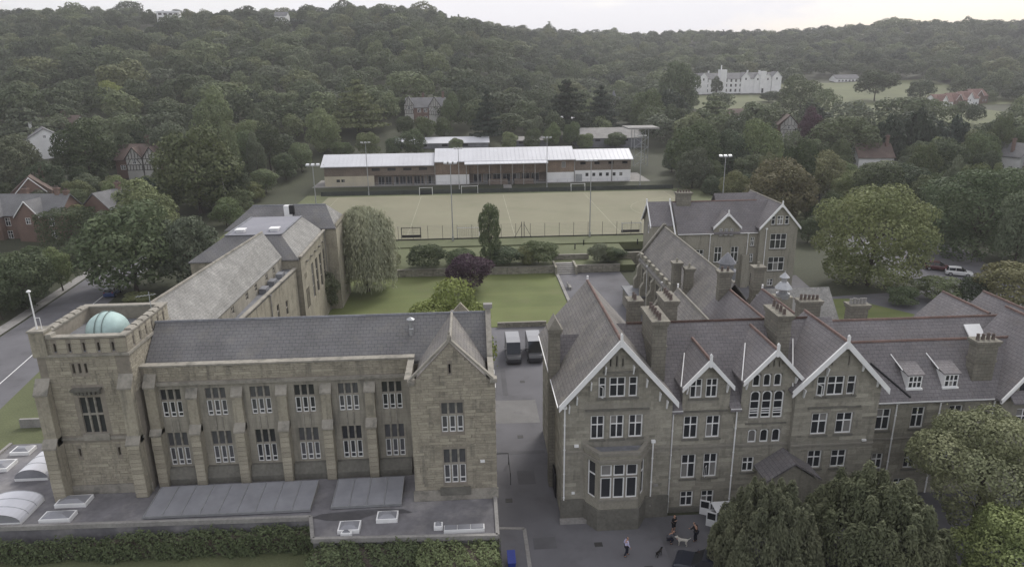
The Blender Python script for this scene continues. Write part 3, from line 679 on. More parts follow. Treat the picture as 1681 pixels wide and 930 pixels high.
def lean_light(x0, x1, y0, y1, z0, z1, n):
    """long patent-glazed rooflight sloping to the front, n bays"""
    o = part('rooflight', conc, FX, lambda m: (m.prism([(x0, y0, 3.18), (x0, y1, 3.18), (x0, y1, z1-.06), (x0, y0, z0-.06)], (x1-x0, 0, 0))))
    for i in range(n):
        a, b = x0+(x1-x0)*i/n, x0+(x1-x0)*(i+1)/n
        q = MB(); q.prism([(a+.03, y0-.06, z0), (b-.03, y0-.06, z0), (b-.03, y1, z1), (a+.03, y1, z1)], (0, 0, .035)); q.build('pane', polyc, o)
    q = MB()
    for i in range(n+1):
        a = x0+(x1-x0)*i/n; q.prism([(a-.025, y0-.08, z0), (a+.025, y0-.08, z0), (a+.025, y1, z1), (a-.025, y1, z1)], (0, 0, .07))
    q.build('glazing_bars', galv, o)
    boxpart('eaves_trim', galv, o, x0-.05, x1+.05, y0-.14, y0-.07, z0-.16, z0+.04)
lean_light(-25.7, -13.1, 47.75, 51.2, 3.4, 3.72, 9); lean_light(-11.5, -6.1, 47.95, 51.2, 3.4, 3.72, 4)
def dome_light(x0, x1, y0, y1, name='rooflight'):
    o = part(name, white, FX, lambda m: m.prism([(x0, y0, 3.18), (x1, y0, 3.18), (x1, y1, 3.18), (x0, y1, 3.18)], (0, 0, .32)))
    q = MB(); e = .1; cx, cy_ = (x0+x1)/2, (y0+y1)/2; k = .45
    base = [(x0+e, y0+e, 3.5), (x1-e, y0+e, 3.5), (x1-e, y1-e, 3.5), (x0+e, y1-e, 3.5)]; top_ = [(cx+(x-cx)*k, cy_+(y-cy_)*k, 3.72) for x, y, z in base]
    for i in range(4): q.face([base[i], base[(i+1) % 4], top_[(i+1) % 4], top_[i]])
    q.face(top_); q.build('pane', polyc, o)
for a in ((-10.5, -8.9, 44.7, 45.9), (-7.8, -6.2, 45.8, 46.9), (-10.2, -9.4, 44.35, 44.62), (-33.4, -31.0, 49.7, 51.0), (-33.5, -31.2, 47.75, 48.9), (-3.4, -2.75, 44.6, 45.2),
          (-41.9, -40.2, 58.2, 59.4), (-42.6, -40.5, 55.5, 57.1), (-42.8, -41.2, 52.6, 53.6)): dome_light(*a)
o = boxpart('rooflight', white, FX, -2.65, .35, 44.15, 44.75, 3.18, 3.5)
for i in range(3): boxpart('pane', polyc, o, -2.6+i*.98, -1.68+i*.98, 44.2, 44.7, 3.5, 3.56)
def vault(x0, x1, y0, y1, n, h=.75):
    o = boxpart('rooflight', white, FX, x0, x1, y0, y1, 3.18, 3.42); cx = (x0+x1)/2; r = (x1-x0)/2
    for k in range(n):
        a, b = y0+(y1-y0)*k/n+.03, y0+(y1-y0)*(k+1)/n-.03; q = MB()
        an_ = np.linspace(0, math.pi, 13); pr = [(cx-r*math.cos(t), 3.42+h*math.sin(t)) for t in an_]
        for (xa, za), (xb, zb) in zip(pr, pr[1:]): q.face([(xa, a, za), (xb, a, zb), (xb, b, zb), (xa, b, za)])
        q.build('pane', polyw, o)
        q = MB()
        for (xa, za), (xb, zb) in zip(pr, pr[1:]): q.tube((xa, b+.03, za), (xb, b+.03, zb), .035, 5)
        q.build('glazing_bar', galv, o)
    for y in (y0+.01, y1-.01):
        q = MB(); q.face([(x, y, z) for x, z in pr]); q.build('end_panel', polyc, o)
vault(-38.6, -34.8, 47.7, 50.9, 3); vault(-38.9, -36.2, 53.9, 57.3, 3, .8)
wet = mat('wet_felt', (.095, .093, .098), rough=.3, n1=(3, .1), n2=(.5, .1), spec=.5)
mb = MB(); rp = random.Random(3)
P_ = [(-12.8, 46.9), (-12.2, 47.3), (-11, 47.5), (-9.2, 47.6), (-7.6, 47.7), (-6.0, 47.5), (-5.2, 47.0), (-6.1, 46.95), (-7.9, 47.0), (-8.8, 46.6), (-9.4, 46.1), (-10.6, 46.35), (-11.6, 46.5)]
mb.face([(x+rp.uniform(-.1, .1), y+rp.uniform(-.05, .05), 3.184) for x, y in P_]); mb.build('puddle', wet, FX)
# low wall beside the road
lw = boxpart('garden_wall', conc, None, -48.3, -45.5, 69.6, 69.9, 0, 1.0, label='low pale garden wall on the grass beside the tower', cat='wall')
# ---------------------------------------------------------------- rear wing and hall
HW = thing('hall_wing', (-27, 85, 0), 'long rear wing with pale lichened slate roof leading to a flat-topped hall', 'building')
def quadslab(name, pts, m, t=.15, parent=HW):
    q = MB(); q.prism([Vector(p) for p in pts], (0, 0, -t)); return q.build(name, m, parent)
RA, RB = Vector((-29.0, 59.5, 16.2)), Vector((-26.75, 89.5, 16.2)); EA, EB = Vector((-25.2, 59.5, 12.8)), Vector((-24.6, 89.5, 12.8)); WA, WB = Vector((-32.9, 59.5, 12.8)), Vector((-30.2, 89.5, 12.8))
quadslab('wing_roof', [RA, RB, EB, EA], slate_l); quadslab('wing_roof', [RA, RB, WB, WA], slate_l); ridge(HW, RA, RB, dress_l)
FWE = fr(EA.x, EA.y, 90-math.degrees(math.atan2(EB.x-EA.x, EB.y-EA.y)))
cl_ops = [(u, u+.85, 11.75, 12.55) for u in (7.0, 10.6, 15.2, 18.4, 22.6, 25.6)]
mb = MB(); wall(mb, FWE, 0, 30, 0, 12.75, cl_ops, reveal=.2); wall(mb, fr(WB.x, WB.y, -90), 0, 30, 0, 12.7); mb.build('clerestory_wall', [ashlar_l, dark], HW)
for o in cl_ops: window(HW, FWE, *o, cols=(.5, .5), rows=(.5, .5), fm=dress_l, fw=.06, depth=.08)
FPW = fr(-24.55, 60.5, 90-math.degrees(math.atan2(1.72, 28.5)))
w_ops = [(10.0, 10.9, 7.2, 9.0), (14.2, 15.6, 7.0, 9.4), (20.0, 20.8, 7.4, 9.2), (23.2, 24.0, 6.8, 8.6), (10, 10.8, 2.5, 5), (14.4, 15.4, 2.5, 5), (20, 21, 2.2, 4.6)]
mb = MB(); wall(mb, FPW, 0, 28.4, 0, 11.3, w_ops); mb.build('side_wall', [stone_l, dark], HW)
for o in w_ops: window(HW, FPW, *o, cols=(1, 1) if o[1]-o[0] > 1 else (1,), rows=(.5, .5), mull=dress_l, fw=.04, skip_frame_rows=(0, 1))
quadslab('lead_flat', [pt(FPW, 0, 0, 11.2), pt(FPW, 28.4, 0, 11.2), EB-Vector((0, 0, 1.6)), EA-Vector((0, 0, 1.6))], lead)
mb = MB(); mb.prism([pt(FPW, 0, .12, 11.3), pt(FPW, 0, -.3, 11.3), pt(FPW, 0, -.3, 11.5), pt(FPW, 0, .12, 11.45)], pt(FPW, 28.4, 0, 0)-pt(FPW, 0, 0, 0)); mb.build('parapet_coping', dress_l, HW)
for u in (19.0, 22, 25): 
    p = pt(FPW, u, -.9, 11.2); boxpart('roof_box', lead, HW, p.x-.4, p.x+.4, p.y-.7, p.y+.7, 11.2, 11.8)
downpipe(HW, FPW, 18.0, 0, 11.0, m=conc)
# the hall: a flat top ringed by steep slopes
hx0, hx1, hy0, hy1, he, ht = -36.2, -22.4, 89.3, 105.6, 12.5, 15.1
tx0, tx1, ty0, ty1 = -32.4, -25.2, 92.5, 104.4
FHR = fr(hx1+.1, hy0+.2, 90); FHF = fr(hx0, hy0, 0)
h_ops = [(1.4+i*.5, 1.72+i*.5, 9.2, 10.0) for i in range(3)]+[(1.6+i*.62, 2.1+i*.62, 5.0, 7.8) for i in range(3)]+[(1.8+i*.5, 2.2+i*.5, 1.4, 2.9) for i in range(3)]+[(5.6+i*2.7, 7.0+i*2.7, 5.2, 10.2) for i in range(4)]
mb = MB(); wall(mb, FHR, 0, 16.2, 0, 12.7, h_ops); wall(mb, FHF, 0, 13.9, 0, 12.4); wall(mb, fr(hx0, hy1, -90), 0, 16.3, 0, 12.4); mb.build('hall_wall', [stone_l, dark], HW)
for o in h_ops[:9]: window(HW, FHR, *o, cols=(1,), rows=(1,), fm=dress_l, fw=.05, depth=.12)
for o in h_ops[9:]: window(HW, FHR, *o, cols=(1,), rows=(.33, .66), fm=dress_l, fw=.1, depth=.12, arch=True)
rb = [(hx0-.2, hy0-.2), (hx1+.0, hy0-.2), (hx1+.0, hy1), (hx0-.2, hy1)]; tb = [(tx0, ty0), (tx1, ty0), (tx1, ty1), (tx0, ty1)]
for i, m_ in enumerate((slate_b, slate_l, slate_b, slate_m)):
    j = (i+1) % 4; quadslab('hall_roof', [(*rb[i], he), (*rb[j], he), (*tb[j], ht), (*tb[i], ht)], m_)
flatm = mat('grey_membrane', (.24, .24, .265), rough=.6, n1=(2, .04), n2=(.3, .1))
boxpart('flat_top', flatm, HW, tx0, tx1, ty0, ty1, ht-.3, ht+.04); 
mb = MB(); mb.box(tx0-.15, tx0+.12, ty0-.1, ty1, ht+.0, ht+.12); mb.box(tx1-.12, tx1+.15, ty0-.1, ty1, ht, ht+.12); mb.box(tx0+.12, tx1-.12, ty0-.15, ty0+.1, ht, ht+.1); mb.build('top_kerb', lead, HW)
for x, y in ((-31.0, 94.5), (-26.6, 94.9)):
    boxpart('roof_hatch', white, HW, x-.5, x+.5, y-.5, y+.5, ht+.04, ht+.3); boxpart('hatch_lid', render_w, HW, x-.65, x+.65, y-.65, y+.65, ht+.36, ht+.46)
boxpart('parapet_coping', dress_l, HW, hx1-.05, hx1+.35, hy0, hy1, 12.7, 12.86)
downpipe(HW, FHR, 15.6, 0, 12.4, m=conc)
for i in range(5): boxpart('corbel', dress_d, HW, hx1+.1, hx1+.4, hy0+3+i*2.7, hy0+3.7+i*2.7, 11.3, 11.45)
# cross block behind the hall
mb = MB(); wall(mb, fr(-36.5, 105.7), 0, 16, 0, 13); wall(mb, fr(-20.5, 105.7, 90), 0, 8.4, 0, 13.7); wall(mb, fr(-20.5, 114.1, 180), 0, 16, 0, 13); wall(mb, fr(-36.5, 114.1, -90), 0, 8.4, 0, 13); mb.build('cross_block_wall', [stone_l, dark], HW)
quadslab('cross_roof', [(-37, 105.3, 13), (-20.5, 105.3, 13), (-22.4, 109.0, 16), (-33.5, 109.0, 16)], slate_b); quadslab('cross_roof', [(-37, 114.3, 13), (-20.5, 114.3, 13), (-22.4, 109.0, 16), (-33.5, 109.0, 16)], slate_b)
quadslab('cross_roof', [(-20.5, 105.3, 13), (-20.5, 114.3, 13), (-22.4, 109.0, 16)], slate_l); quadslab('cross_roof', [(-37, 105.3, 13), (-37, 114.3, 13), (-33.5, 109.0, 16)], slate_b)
ridge(HW, (-33.5, 109, 16), (-22.4, 109, 16), lead)
boxpart('roof_cowl', white, HW, -28.4, -27.2, 107.2, 108.1, 14.5, 16.2); boxpart('cowl_louvre', black, HW, -27.6, -26.9, 107.15, 107.75, 14.9, 16.25)
# ---------------------------------------------------------------- the gabled building on the right
RB_ = thing('gabled_school_house', (22, 52, 0), 'grey stone school building with four white-trimmed front gables and tall chimneys', 'building')
G1 = fr(0, 49.5); S2 = fr(0, 49.9); S5 = fr(0, 51.0); B0 = fr(0, 48.0)
CR = ((.5, .5), (.62, .38))
def win_set(parent, f, lst, **k):
    for a in lst:
        o = window(parent, f, *a[:4], cols=a[4] if len(a) > 4 else (.5, .5), rows=a[5] if len(a) > 5 else (.62, .38), sill=dress_d, **k)
# gable one
w1 = [(9.6, 10.2, 11.05, 12.84, (1,), (.62, .38)), (10.45, 11.75, 11.07, 12.8), (12.0, 12.7, 11.07, 12.8, (1,), (.62, .38))]
w2 = [(9.05, 10.15, 7.42, 9.5), (10.6, 11.72, 7.45, 9.5), (12.12, 13.25, 7.48, 9.5)]
sl = [(10.45+i*.48, 10.55+i*.48, 13.7, 14.35+(.25 if i == 1 else 0)) for i in range(3)]
g1top = [(6.8, 10.8), (11.2, 15.7), (15.6, 10.8)]
ops1 = [a[:4] for a in w1+w2]+sl
mb = MB(); wall(mb, G1, 6.8, 15.6, 0, g1top, ops1); wall(mb, fr(6.8, 64.5, -90), 0, 15, 0, 10.8, [(9.5, 11.3, .2, 2.4)]); wall(mb, fr(15.6, 49.5, 90), 0, 1.5, 0, 10.8)
wall(mb, fr(15.6, 64.5, 180), 0, 8.8, 0, [(0, 10.8), (4.4, 15.7), (8.8, 10.8)]); mb.build('gable_wall', [mortar_r, dark], RB_)
win_set(RB_, G1, w1+w2)
boxpart('string_course', dress_r, RB_, 6.78, 15.62, 49.42, 49.498, 6.35, 6.5); boxpart('drip_mould', dress_d, RB_, 8.6, 13.7, 49.38, 49.498, 9.95, 10.1); boxpart('drip_mould', dress_d, RB_, 9.9, 12.5, 49.38, 49.498, 13.15, 13.3)
boxpart('plinth', dress_d, RB_, 6.68, 15.66, 49.3, 49.498, 0, 2.0)
boxpart('wall_lamp', white, RB_, 7.75, 8.1, 49.33, 49.495, 6.85, 7.05); boxpart('wall_sign', white, RB_, 7.6, 7.85, 49.40, 49.495, 2.5, 2.7); boxpart('wall_lamp', conc, RB_, 14.4, 14.75, 49.36, 49.495, 2.9, 3.1)
boxpart('step', conc, RB_, 6.6, 9.0, 48.9, 49.28, 0, .35)
# canted bay
bp = [(8.55, 49.5), (9.55, 48.0), (12.75, 48.0), (13.75, 49.5)]
mb = MB(); bops = [(.12, 3.08, 2.9, 5.95)]
wall(mb, fr(9.55, 48.0), 0, 3.2, 0, 6.75, bops)
ca = math.degrees(math.atan2(1.5, 1.0)); FBL = fr(8.55, 49.5, -ca); FBR = fr(12.75, 48.0, ca); le = math.hypot(1.0, 1.5)
wall(mb, FBL, 0, le, 0, 6.75, [(.45, 1.35, 2.7, 5.95)]); wall(mb, FBR, 0, le, 0, 6.75, [(.45, 1.35, 2.7, 5.95)])
mb.build('bay_wall', [stone_r, dark], RB_)
window(RB_, fr(9.55, 48.0), .12, 3.08, 2.9, 5.95, cols=(1, 1, 1), rows=(.64, .36), fw=.1, mull=dress_r, split=False, sill=dress_r)
window(RB_, FBL, .45, 1.35, 2.7, 5.95, cols=(1,), rows=(.66, .34), fw=.1, bar=.12); window(RB_, FBR, .45, 1.35, 2.7, 5.95, cols=(1,), rows=(.66, .34), fw=.1, bar=.12)
def bay_ring(name, m, e, z0, z1, inset=None):
    q = MB(); P = [(8.55-e, 49.5), (9.55-e*.6, 48-e), (12.75+e*.6, 48-e), (13.75+e, 49.5)]; q.prism([(x, y, z0) for x, y in P], (0, 0, z1-z0)); q.build(name, m, RB_)
bay_ring('bay_plinth', dress_d, .14, 0, 1.9); bay_ring('bay_cornice', dress_r, .16, 6.2, 6.42)
q = MB()
P = [(8.45, 49.5), (9.48, 47.9), (12.82, 47.9), (13.85, 49.5)]; I = [(8.85, 49.5), (9.7, 48.25), (12.6, 48.25), (13.45, 49.5)]
for i in range(3):
    q.prism([(*P[i], 6.75), (*P[i+1], 6.75), (*I[i+1], 6.75), (*I[i], 6.75)], (0, 0, .28))
q.build('bay_parapet', dress_r, RB_); mb = MB(); mb.prism([(x, y, 6.6) for x, y in I], (0, 0, .12)); mb.build('bay_roof', lead, RB_)
for z in (6.95, 2.0): pass
downpipe(RB_, G1, 6.95, 1.2, 10.3, .12); downpipe(RB_, G1, 14.15, .1, 7.0, .12)
mb = MB(); gable_roof(mb, 'y', 11.2, 4.8, 10.55, 16.05, 49.06, 65.0); mb.build('gable_roof', slate_m, RB_)
ridge(RB_, (11.2, 49.1, 16.05), (11.2, 65, 16.05)); barge(RB_, G1, 11.2, 4.75, 10.62, 16.08, brackets=[(7.9, 11.3), (9.0, 12.5), (13.4, 12.6), (14.5, 11.4), (7.3, 10.6), (10.1, 13.8), (12.3, 13.8), (15.1, 10.7)])
gutter(RB_, fr(6.8, 64.5, -90), 0, 15.3, 10.5, .4)
mb = MB(); mb.tube((11.2, 64.9, 16.1), (11.2, 64.9, 16.5), .09, 8); mb.build('finial', white, RB_)
# wall chimney and little cross roof on the alley side
chimney(RB_, 6.3, 7.2, 54.4, 55.5, 0, 15.1, 1, potm=stone_r)
mb = MB(); mb.prism([(6.2, 54.3, 15.1), (7.3, 54.3, 15.1), (6.75, 54.3, 16.1)], (0, 1.3, 0)); mb.build('chimney_cap', dress_r, RB_)
mb = MB(); gable_roof(mb, 'x', 56.6, 1.7, 11.2, 13.7, 6.9, 9.6); mb.build('dormer_roof', slate_p, RB_)
mb = MB(); wall(mb, fr(6.75, 58.2, -90), 0, 3.2, 9.5, [(0, 11.2), (1.6, 13.5), (3.2, 11.2)], [(1.1, 2.1, 9.8, 11.6)]); mb.build('dormer_wall', [mortar_r, dark], RB_)
window(RB_, fr(6.75, 58.2, -90), 1.1, 2.1, 9.8, 11.6, sill=dress_d); mb = MB(); mb.tube((9.0, 55.9, 13.2), (7.0, 54.85, 10.9), .05, 6); mb.build('flashing', white, RB_)
boxpart('alley_gate', black, RB_, 6.62, 6.7, 52.6, 54.6, .1, 2.3)
# body of the house
mb = MB(); mb.box(15.65, 32.4, 50.3, 61.0, 0, 9.4); mb.build('core', stone_r, RB_)
r2 = [(16.72, 17.9, 6.9, 8.93), (18.57, 19.73, 6.92, 8.92)]; r1 = [(16.73, 17.95, 3.2, 5.43), (18.6, 19.76, 3.25, 5.45)]; r0 = [(16.84, 17.94, .5, 1.95), (18.62, 19.7, .5, 1.95)]
tw = [(17.05, 18.05, 10.51, 12.2), (18.33, 19.31, 10.51, 12.2)]
s2top = [(15.6, 9.75), (16.49, 9.75), (16.5, 11.75), (18.42, 13.7), (20.35, 11.75), (20.36, 9.75), (21.3, 9.75), (21.31, 11.9), (23.72, 14.45), (26.0, 12.0), (26.01, 9.75), (26.1, 9.75)]
a_t = [(22.1+i*.87, 22.76+i*.87, 11.3, 12.42) for i in range(3)]; a_m = [(22.05+i*.97, 22.9+i*.97, 8.5, 10.93) for i in range(3)]; a_l = [(22.15+i*1.0, 22.88+i*1.0, 6.28, 7.48) for i in range(3)]
sm = [(21.88, 22.88, 3.58, 4.95)]
sl3 = [(23.2+i*.45, 23.3+i*.45, 13.0, 13.55) for i in range(3)]
ops2 = r2+r1+r0+tw+a_t+a_m+a_l+sm+sl3
mb = MB(); wall(mb, S2, 15.6, 26.1, 0, s2top, ops2); mb.build('front_wall', [mortar_r, dark], RB_)
win_set(RB_, S2, r2+r1+r0+tw+sm)
for o in a_t+a_l: window(RB_, S2, *o, cols=(1,), rows=(), arch=True, fw=.1)
for o in a_m: window(RB_, S2, *o, cols=(1,), rows=(.17, .26, .34, .62), arch=True, fw=.1)
boxpart('string_course', dress_r, RB_, 15.6, 26.1, 49.82, 49.898, 6.05, 6.2); boxpart('drip_mould', dress_d, RB_, 16.4, 20.2, 49.8, 49.898, 9.3, 9.45); boxpart('drip_mould', dress_d, RB_, 21.8, 25.2, 49.8, 49.898, 8.0, 8.12)
boxpart('plinth', dress_d, RB_, 15.62, 26.1, 49.76, 49.898, 0, .45)
mb = MB(); gable_roof(mb, 'x', 55.5, 5.42, 10.03, 15.0, 11.5, 31.0, half2=5.95, ze2=9.55); mb.build('main_roof', slate_p, RB_)
for xa, xb in ((15.62, 16.48), (20.37, 21.28)):
    mb = MB(); mb.prism([(xa, 49.5, 9.5), (xa, 50.15, 10.1), (xa, 50.15, 9.9), (xa, 49.5, 9.38)], (xb-xa, 0, 0)); mb.build('eaves_slope', slate_p, RB_); ridge(RB_, (13, 55.5, 15.0), (29.5, 55.5, 15.0))
for xc, hf, ze, za, yb, br in ((18.42, 2.1, 11.62, 13.95, 54.3, [(16.8, 11.7), (20.05, 11.7)]), (23.72, 2.5, 11.95, 14.65, 55.2, [(21.6, 11.9), (25.6, 12.1)])):
    mb = MB(); gable_roof(mb, 'y', xc, hf+.04, ze-.05, za, 49.5, yb); mb.build('gable_roof', slate_p, RB_)
    ridge(RB_, (xc, 49.5, za), (xc, yb, za)); barge(RB_, S2, xc, hf, ze, za+.02, w_=.42, brackets=br)
    for s in (-1, 1):                        # cheeks under the side eaves
        mb = MB(); mb.box(xc+s*(hf-.22)-.06, xc+s*(hf-.22)+.06, 49.95, 52.2, 9.4, ze-.1); mb.build('cheek', slate_p, RB_)
    mb = MB(); mb.tube((xc-hf-.05, 49.8, ze+.02), (xc-hf*.45, 53.2, za-.9), .045, 6); mb.build('flashing', white, RB_)
for x in (15.78, 21.0, 26.0):
    downpipe(RB_, S2, x, .1, 9.3, .14)
gutter(RB_, S2, 15.6, 16.5, 9.55, .28); gutter(RB_, S2, 20.4, 21.3, 9.55, .28)
# porch over the door
mb = MB(); mb.prism([(22.9, 47.4, 4.2), (25.2, 47.4, 5.75), (27.5, 47.4, 4.2), (27.5, 47.4, 4.05), (25.2, 47.4, 5.55), (22.9, 47.4, 4.05)], (0, 2.48, 0)); mb.build('porch_roof', slate_p, RB_)
mb = MB(); wall(mb, fr(23.2, 47.6), 0, 4.0, 0, [(0, 4.1), (2, 5.4), (4, 4.1)], [(1.3, 2.7, 0.02, 2.5)]); mb.box(23.2, 23.45, 47.62, 49.88, 0, 4.0); mb.box(26.95, 27.2, 47.62, 49.48, 0, 4.0); mb.build('porch_wall', [stone_r, dark], RB_)
# gable four
w4 = [(27.22, 27.98, 10.47, 12.22, (1,), (.62, .38)), (28.08, 29.5, 10.5, 12.2), (29.72, 30.45, 10.53, 12.2, (1,), (.62, .38)), (27.16, 28.5, 7.02, 8.95), (29.2, 30.6, 7.04, 8.93), (27.2, 28.4, 3.9, 5.55), (29.2, 30.5, 3.9, 5.52)]
sl4 = [(28.2, 28.3, 13.1, 13.9), (29.55, 29.65, 13.1, 13.9)]
mb = MB(); wall(mb, G1, 25.6, 32.6, 0, [(25.6, 11.2), (29.08, 14.95), (32.6, 11.2)], [a[:4] for a in w4]+sl4); wall(mb, fr(32.6, 49.5, 90), 0, 1.5, 0, 11.2); wall(mb, fr(25.6, 49.9, -90), 0, .4, 0, 11.2); mb.build('gable_wall', [mortar_r, dark], RB_)
win_set(RB_, G1, w4)
boxpart('string_course', dress_r, RB_, 25.62, 32.62, 49.42, 49.498, 6.0, 6.15); boxpart('drip_mould', dress_d, RB_, 26.7, 31.1, 49.38, 49.498, 9.4, 9.55); boxpart('wall_lamp', white, RB_, 31.6, 31.95, 49.36, 49.495, 6.3, 6.45)
mb = MB(); gable_roof(mb, 'y', 29.08, 4.0, 11.05, 15.3, 49.06, 56.5); mb.build('gable_roof', slate_p, RB_); ridge(RB_, (29.08, 49.1, 15.3), (29.08, 56.5, 15.3)); barge(RB_, G1, 29.08, 3.97, 11.1, 15.33, brackets=[(26.2, 11.2), (27.9, 13.0), (30.8, 13.3), (32.2, 11.9)])
mb = MB(); mb.tube((25.3, 49.6, 11.4), (27.3, 54.6, 13.9), .05, 6); mb.build('flashing', white, RB_)
# right wing with dormers
w5 = [(33.55, 34.8, 6.3, 8.3), (36.6, 37.75, 6.4, 8.35), (39.8, 41.05, 6.42, 8.37), (33.7, 34.72, 2.55, 4.08), (36.6, 37.7, 2.5, 4.1), (39.8, 40.9, 2.5, 4.1), (36.0, 37.1, -.0+.4, 1.5), (44.5, 45.8, 6.4, 8.3)]
mb = MB(); wall(mb, S5, 32.6, 48, 0, 9.1, w5); mb.box(32.7, 48, 51.4, 62, 0, 8.9); mb.build('wing_wall', [mortar_r, dark], RB_); win_set(RB_, S5, w5)
boxpart('string_course', dress_r, RB_, 32.62, 48, 50.92, 50.998, 5.4, 5.55)
mb = MB(); gable_roof(mb, 'x', 54.4, 3.75, 9.0, 13.0, 30, 50); mb.build('wing_roof', slate_p, RB_); ridge(RB_, (31.5, 54.4, 13.0), (50, 54.4, 13.0))
mb = MB(); gable_roof(mb, 'x', 58.3, 3.5, 10.6, 13.55, 29.5, 52); mb.build('rear_roof', slate_p, RB_); ridge(RB_, (29.5, 58.3, 13.55), (52, 58.3, 13.55))
gutter(RB_, S5, 32.7, 43.4, 8.98, .3)
for x in (35.1, 38.9, 43.6): downpipe(RB_, S5, x, .1, 8.8, .16)
mb = MB(); mb.tube((36.2, 50.9, 9.3), (33.6, 53.0, 11.6), .09, 6); mb.build('roof_cable', black, RB_)
for xa in (36.05, 39.2):                      # two roof dormers with white fronts
    xb = xa+1.3; yf = 51.38; z0 = 9.8
    d = window(RB_, fr(0, yf), xa+.06, xb-.06, z0+.1, z0+1.22, cols=(1/3, 1/3, 1/3), rows=(.5, .5), fw=.08, depth=.04, name='dormer_window')
    mb = MB(); mb.box(xa, xa+.1, yf+.1, yf+1.9, z0, z0+1.24); mb.box(xb-.1, xb, yf+.1, yf+1.9, z0, z0+1.24); mb.box(xa-.05, xb+.05, yf-.08, yf+.2, z0-.05, z0+.1); mb.build('dormer_frame', white, RB_)
    mb = MB(); c = (xa+xb)/2; mb.prism([(xa-.12, yf-.06, z0+1.25), (xb+.12, yf-.06, z0+1.25), (xb+.25, yf+1.7, z0+1.75), (xa-.25, yf+1.7, z0+1.75)], (0, 0, .09)); mb.build('dormer_roof', slate_p, RB_)
    mb = MB(); mb.tube((xa-.2, yf+.6, z0+1.5), (xa-.4, yf+2.2, z0+2.3), .045, 6); mb.build('flashing', white, RB_)
q = MB(); q.prism([(44.7, 56.1, 11.85), (46.2, 56.1, 11.85), (46.2, 57.5, 13.0), (44.7, 57.5, 13.0)], (0, -.06, .09)); q.build('skylight', white, RB_)
q = MB(); q.prism([(44.85, 56.22, 12.04), (46.05, 56.22, 12.04), (46.05, 57.36, 12.97), (44.85, 57.36, 12.97)], (0, -.02, .03)); q.build('skylight_pane', polyw, RB_)
lad = MB(); A, B_ = Vector((47.0, 55.3, 13.1)), Vector((50.6, 56.6, 13.0))
for s in (-.2, .2): lad.tube(A+Vector((0, s, 0)), B_+Vector((0, s, 0)), .035, 5)
for i in range(11):
    p = A.lerp(B_, (i+.5)/11); lad.tube(p+Vector((0, -.2, 0)), p+Vector((0, .2, 0)), .025, 5)
lad.build('roof_ladder', white, RB_)
# fifth gable cut by the picture's edge
FG5 = fr(0, 50.45)
mb = MB(); wall(mb, FG5, 44.0, 52.0, 0, [(44, 9.5), (48, 14.6), (52, 9.5)], [(45.2, 46.0, 9.6, 11.3), (46.6, 48.2, 9.6, 11.3), (45.4, 46.7, 6.2, 8.1), (47.4, 48.8, 6.2, 8.1)]); wall(mb, fr(44, 51, -90), 0, .55, 0, 9.5); mb.build('gable_wall', [mortar_r, dark], RB_)
win_set(RB_, FG5, [(45.2, 46.0, 9.6, 11.3, (1,), (.6, .4)), (46.6, 48.2, 9.6, 11.3), (45.4, 46.7, 6.2, 8.1), (47.4, 48.8, 6.2, 8.1)])
mb = MB(); gable_roof(mb, 'y', 48, 4.5, 9.1, 14.9, 50.0, 57); mb.build('gable_roof', slate_p, RB_); ridge(RB_, (48, 50, 14.9), (48, 57, 14.9)); barge(RB_, FG5, 48, 4.5, 9.15, 14.95, w_=.38)
for i in range(17):                           # scalloped edge of the bargeboard
    t = (i+.5)/17; p = pt(FG5, 43.5+4.5*t, .36, 9.15+5.8*t-.3); q = MB(); q.tube(p, p+Vector((0, .06, 0)), .14, 10); q.build('scallop', white, RB_)
mb = MB(); mb.prism([(44.2, 49.5, 9.0), (51.8, 49.5, 9.0), (51.8, 50.44, 9.7), (44.2, 50.44, 9.7)], (0, 0, .1)); mb.build('pent_roof', slate_p, RB_)
# chimneys of the front range
chimney(RB_, 14.25, 15.4, 51.5, 55.0, 10.6, 16.6, 5); chimney(RB_, 24.95, 26.05, 52.5, 55.2, 11.5, 16.35, 4)
chimney(RB_, 41.9, 43.7, 51.75, 52.75, 8.8, 13.75, 4)
chimney(RB_, 14.2, 15.3, 59.6, 60.8, 8.0, 15.6, 2); chimney(RB_, 17.0, 18.1, 57.8, 60.4, 8.0, 16.1, 4); chimney(RB_, 35.6, 37.3, 60.4, 61.4, 8, 14.2, 5, potm=conc)
# rear ranges behind the main ridge
rear = ((22.6, 3.1, 12.5, 60, 72.6, slate_m), (28.2, 3.2, 12.4, 60, 73.2, slate_p), (31.9, 2.6, 12.3, 60, 72.0, slate_p))
for x, hf, z, ya, yb, m_ in rear:
    mb = MB(); gable_roof(mb, 'y', x, hf, z-3.7, z, ya, yb); mb.build('rear_range_roof', m_, RB_); ridge(RB_, (x, ya, z), (x, yb, z), terra if m_ is slate_p else dress_r)
    mb = MB(); mb.box(x-hf+.3, x+hf-.3, ya, yb-.3, 0, z-3.7); mb.prism([(x-hf+.3, yb-.5, z-3.72), (x, yb-.5, z-.2), (x+hf-.3, yb-.5, z-3.72)], (0, .3, 0)); mb.build('rear_range_wall', stone_r, RB_)
    q = MB(); q.tube((x, yb-.1, z), (x, yb-.1, z+.5), .1, 8); q.build('finial', white, RB_)
chimney(RB_, 31.6, 33.6, 62.2, 63.3, 8, 14.1, 5, axis='x'); chimney(RB_, 27.0, 28.3, 71.8, 72.7, 9, 14.4, 2)
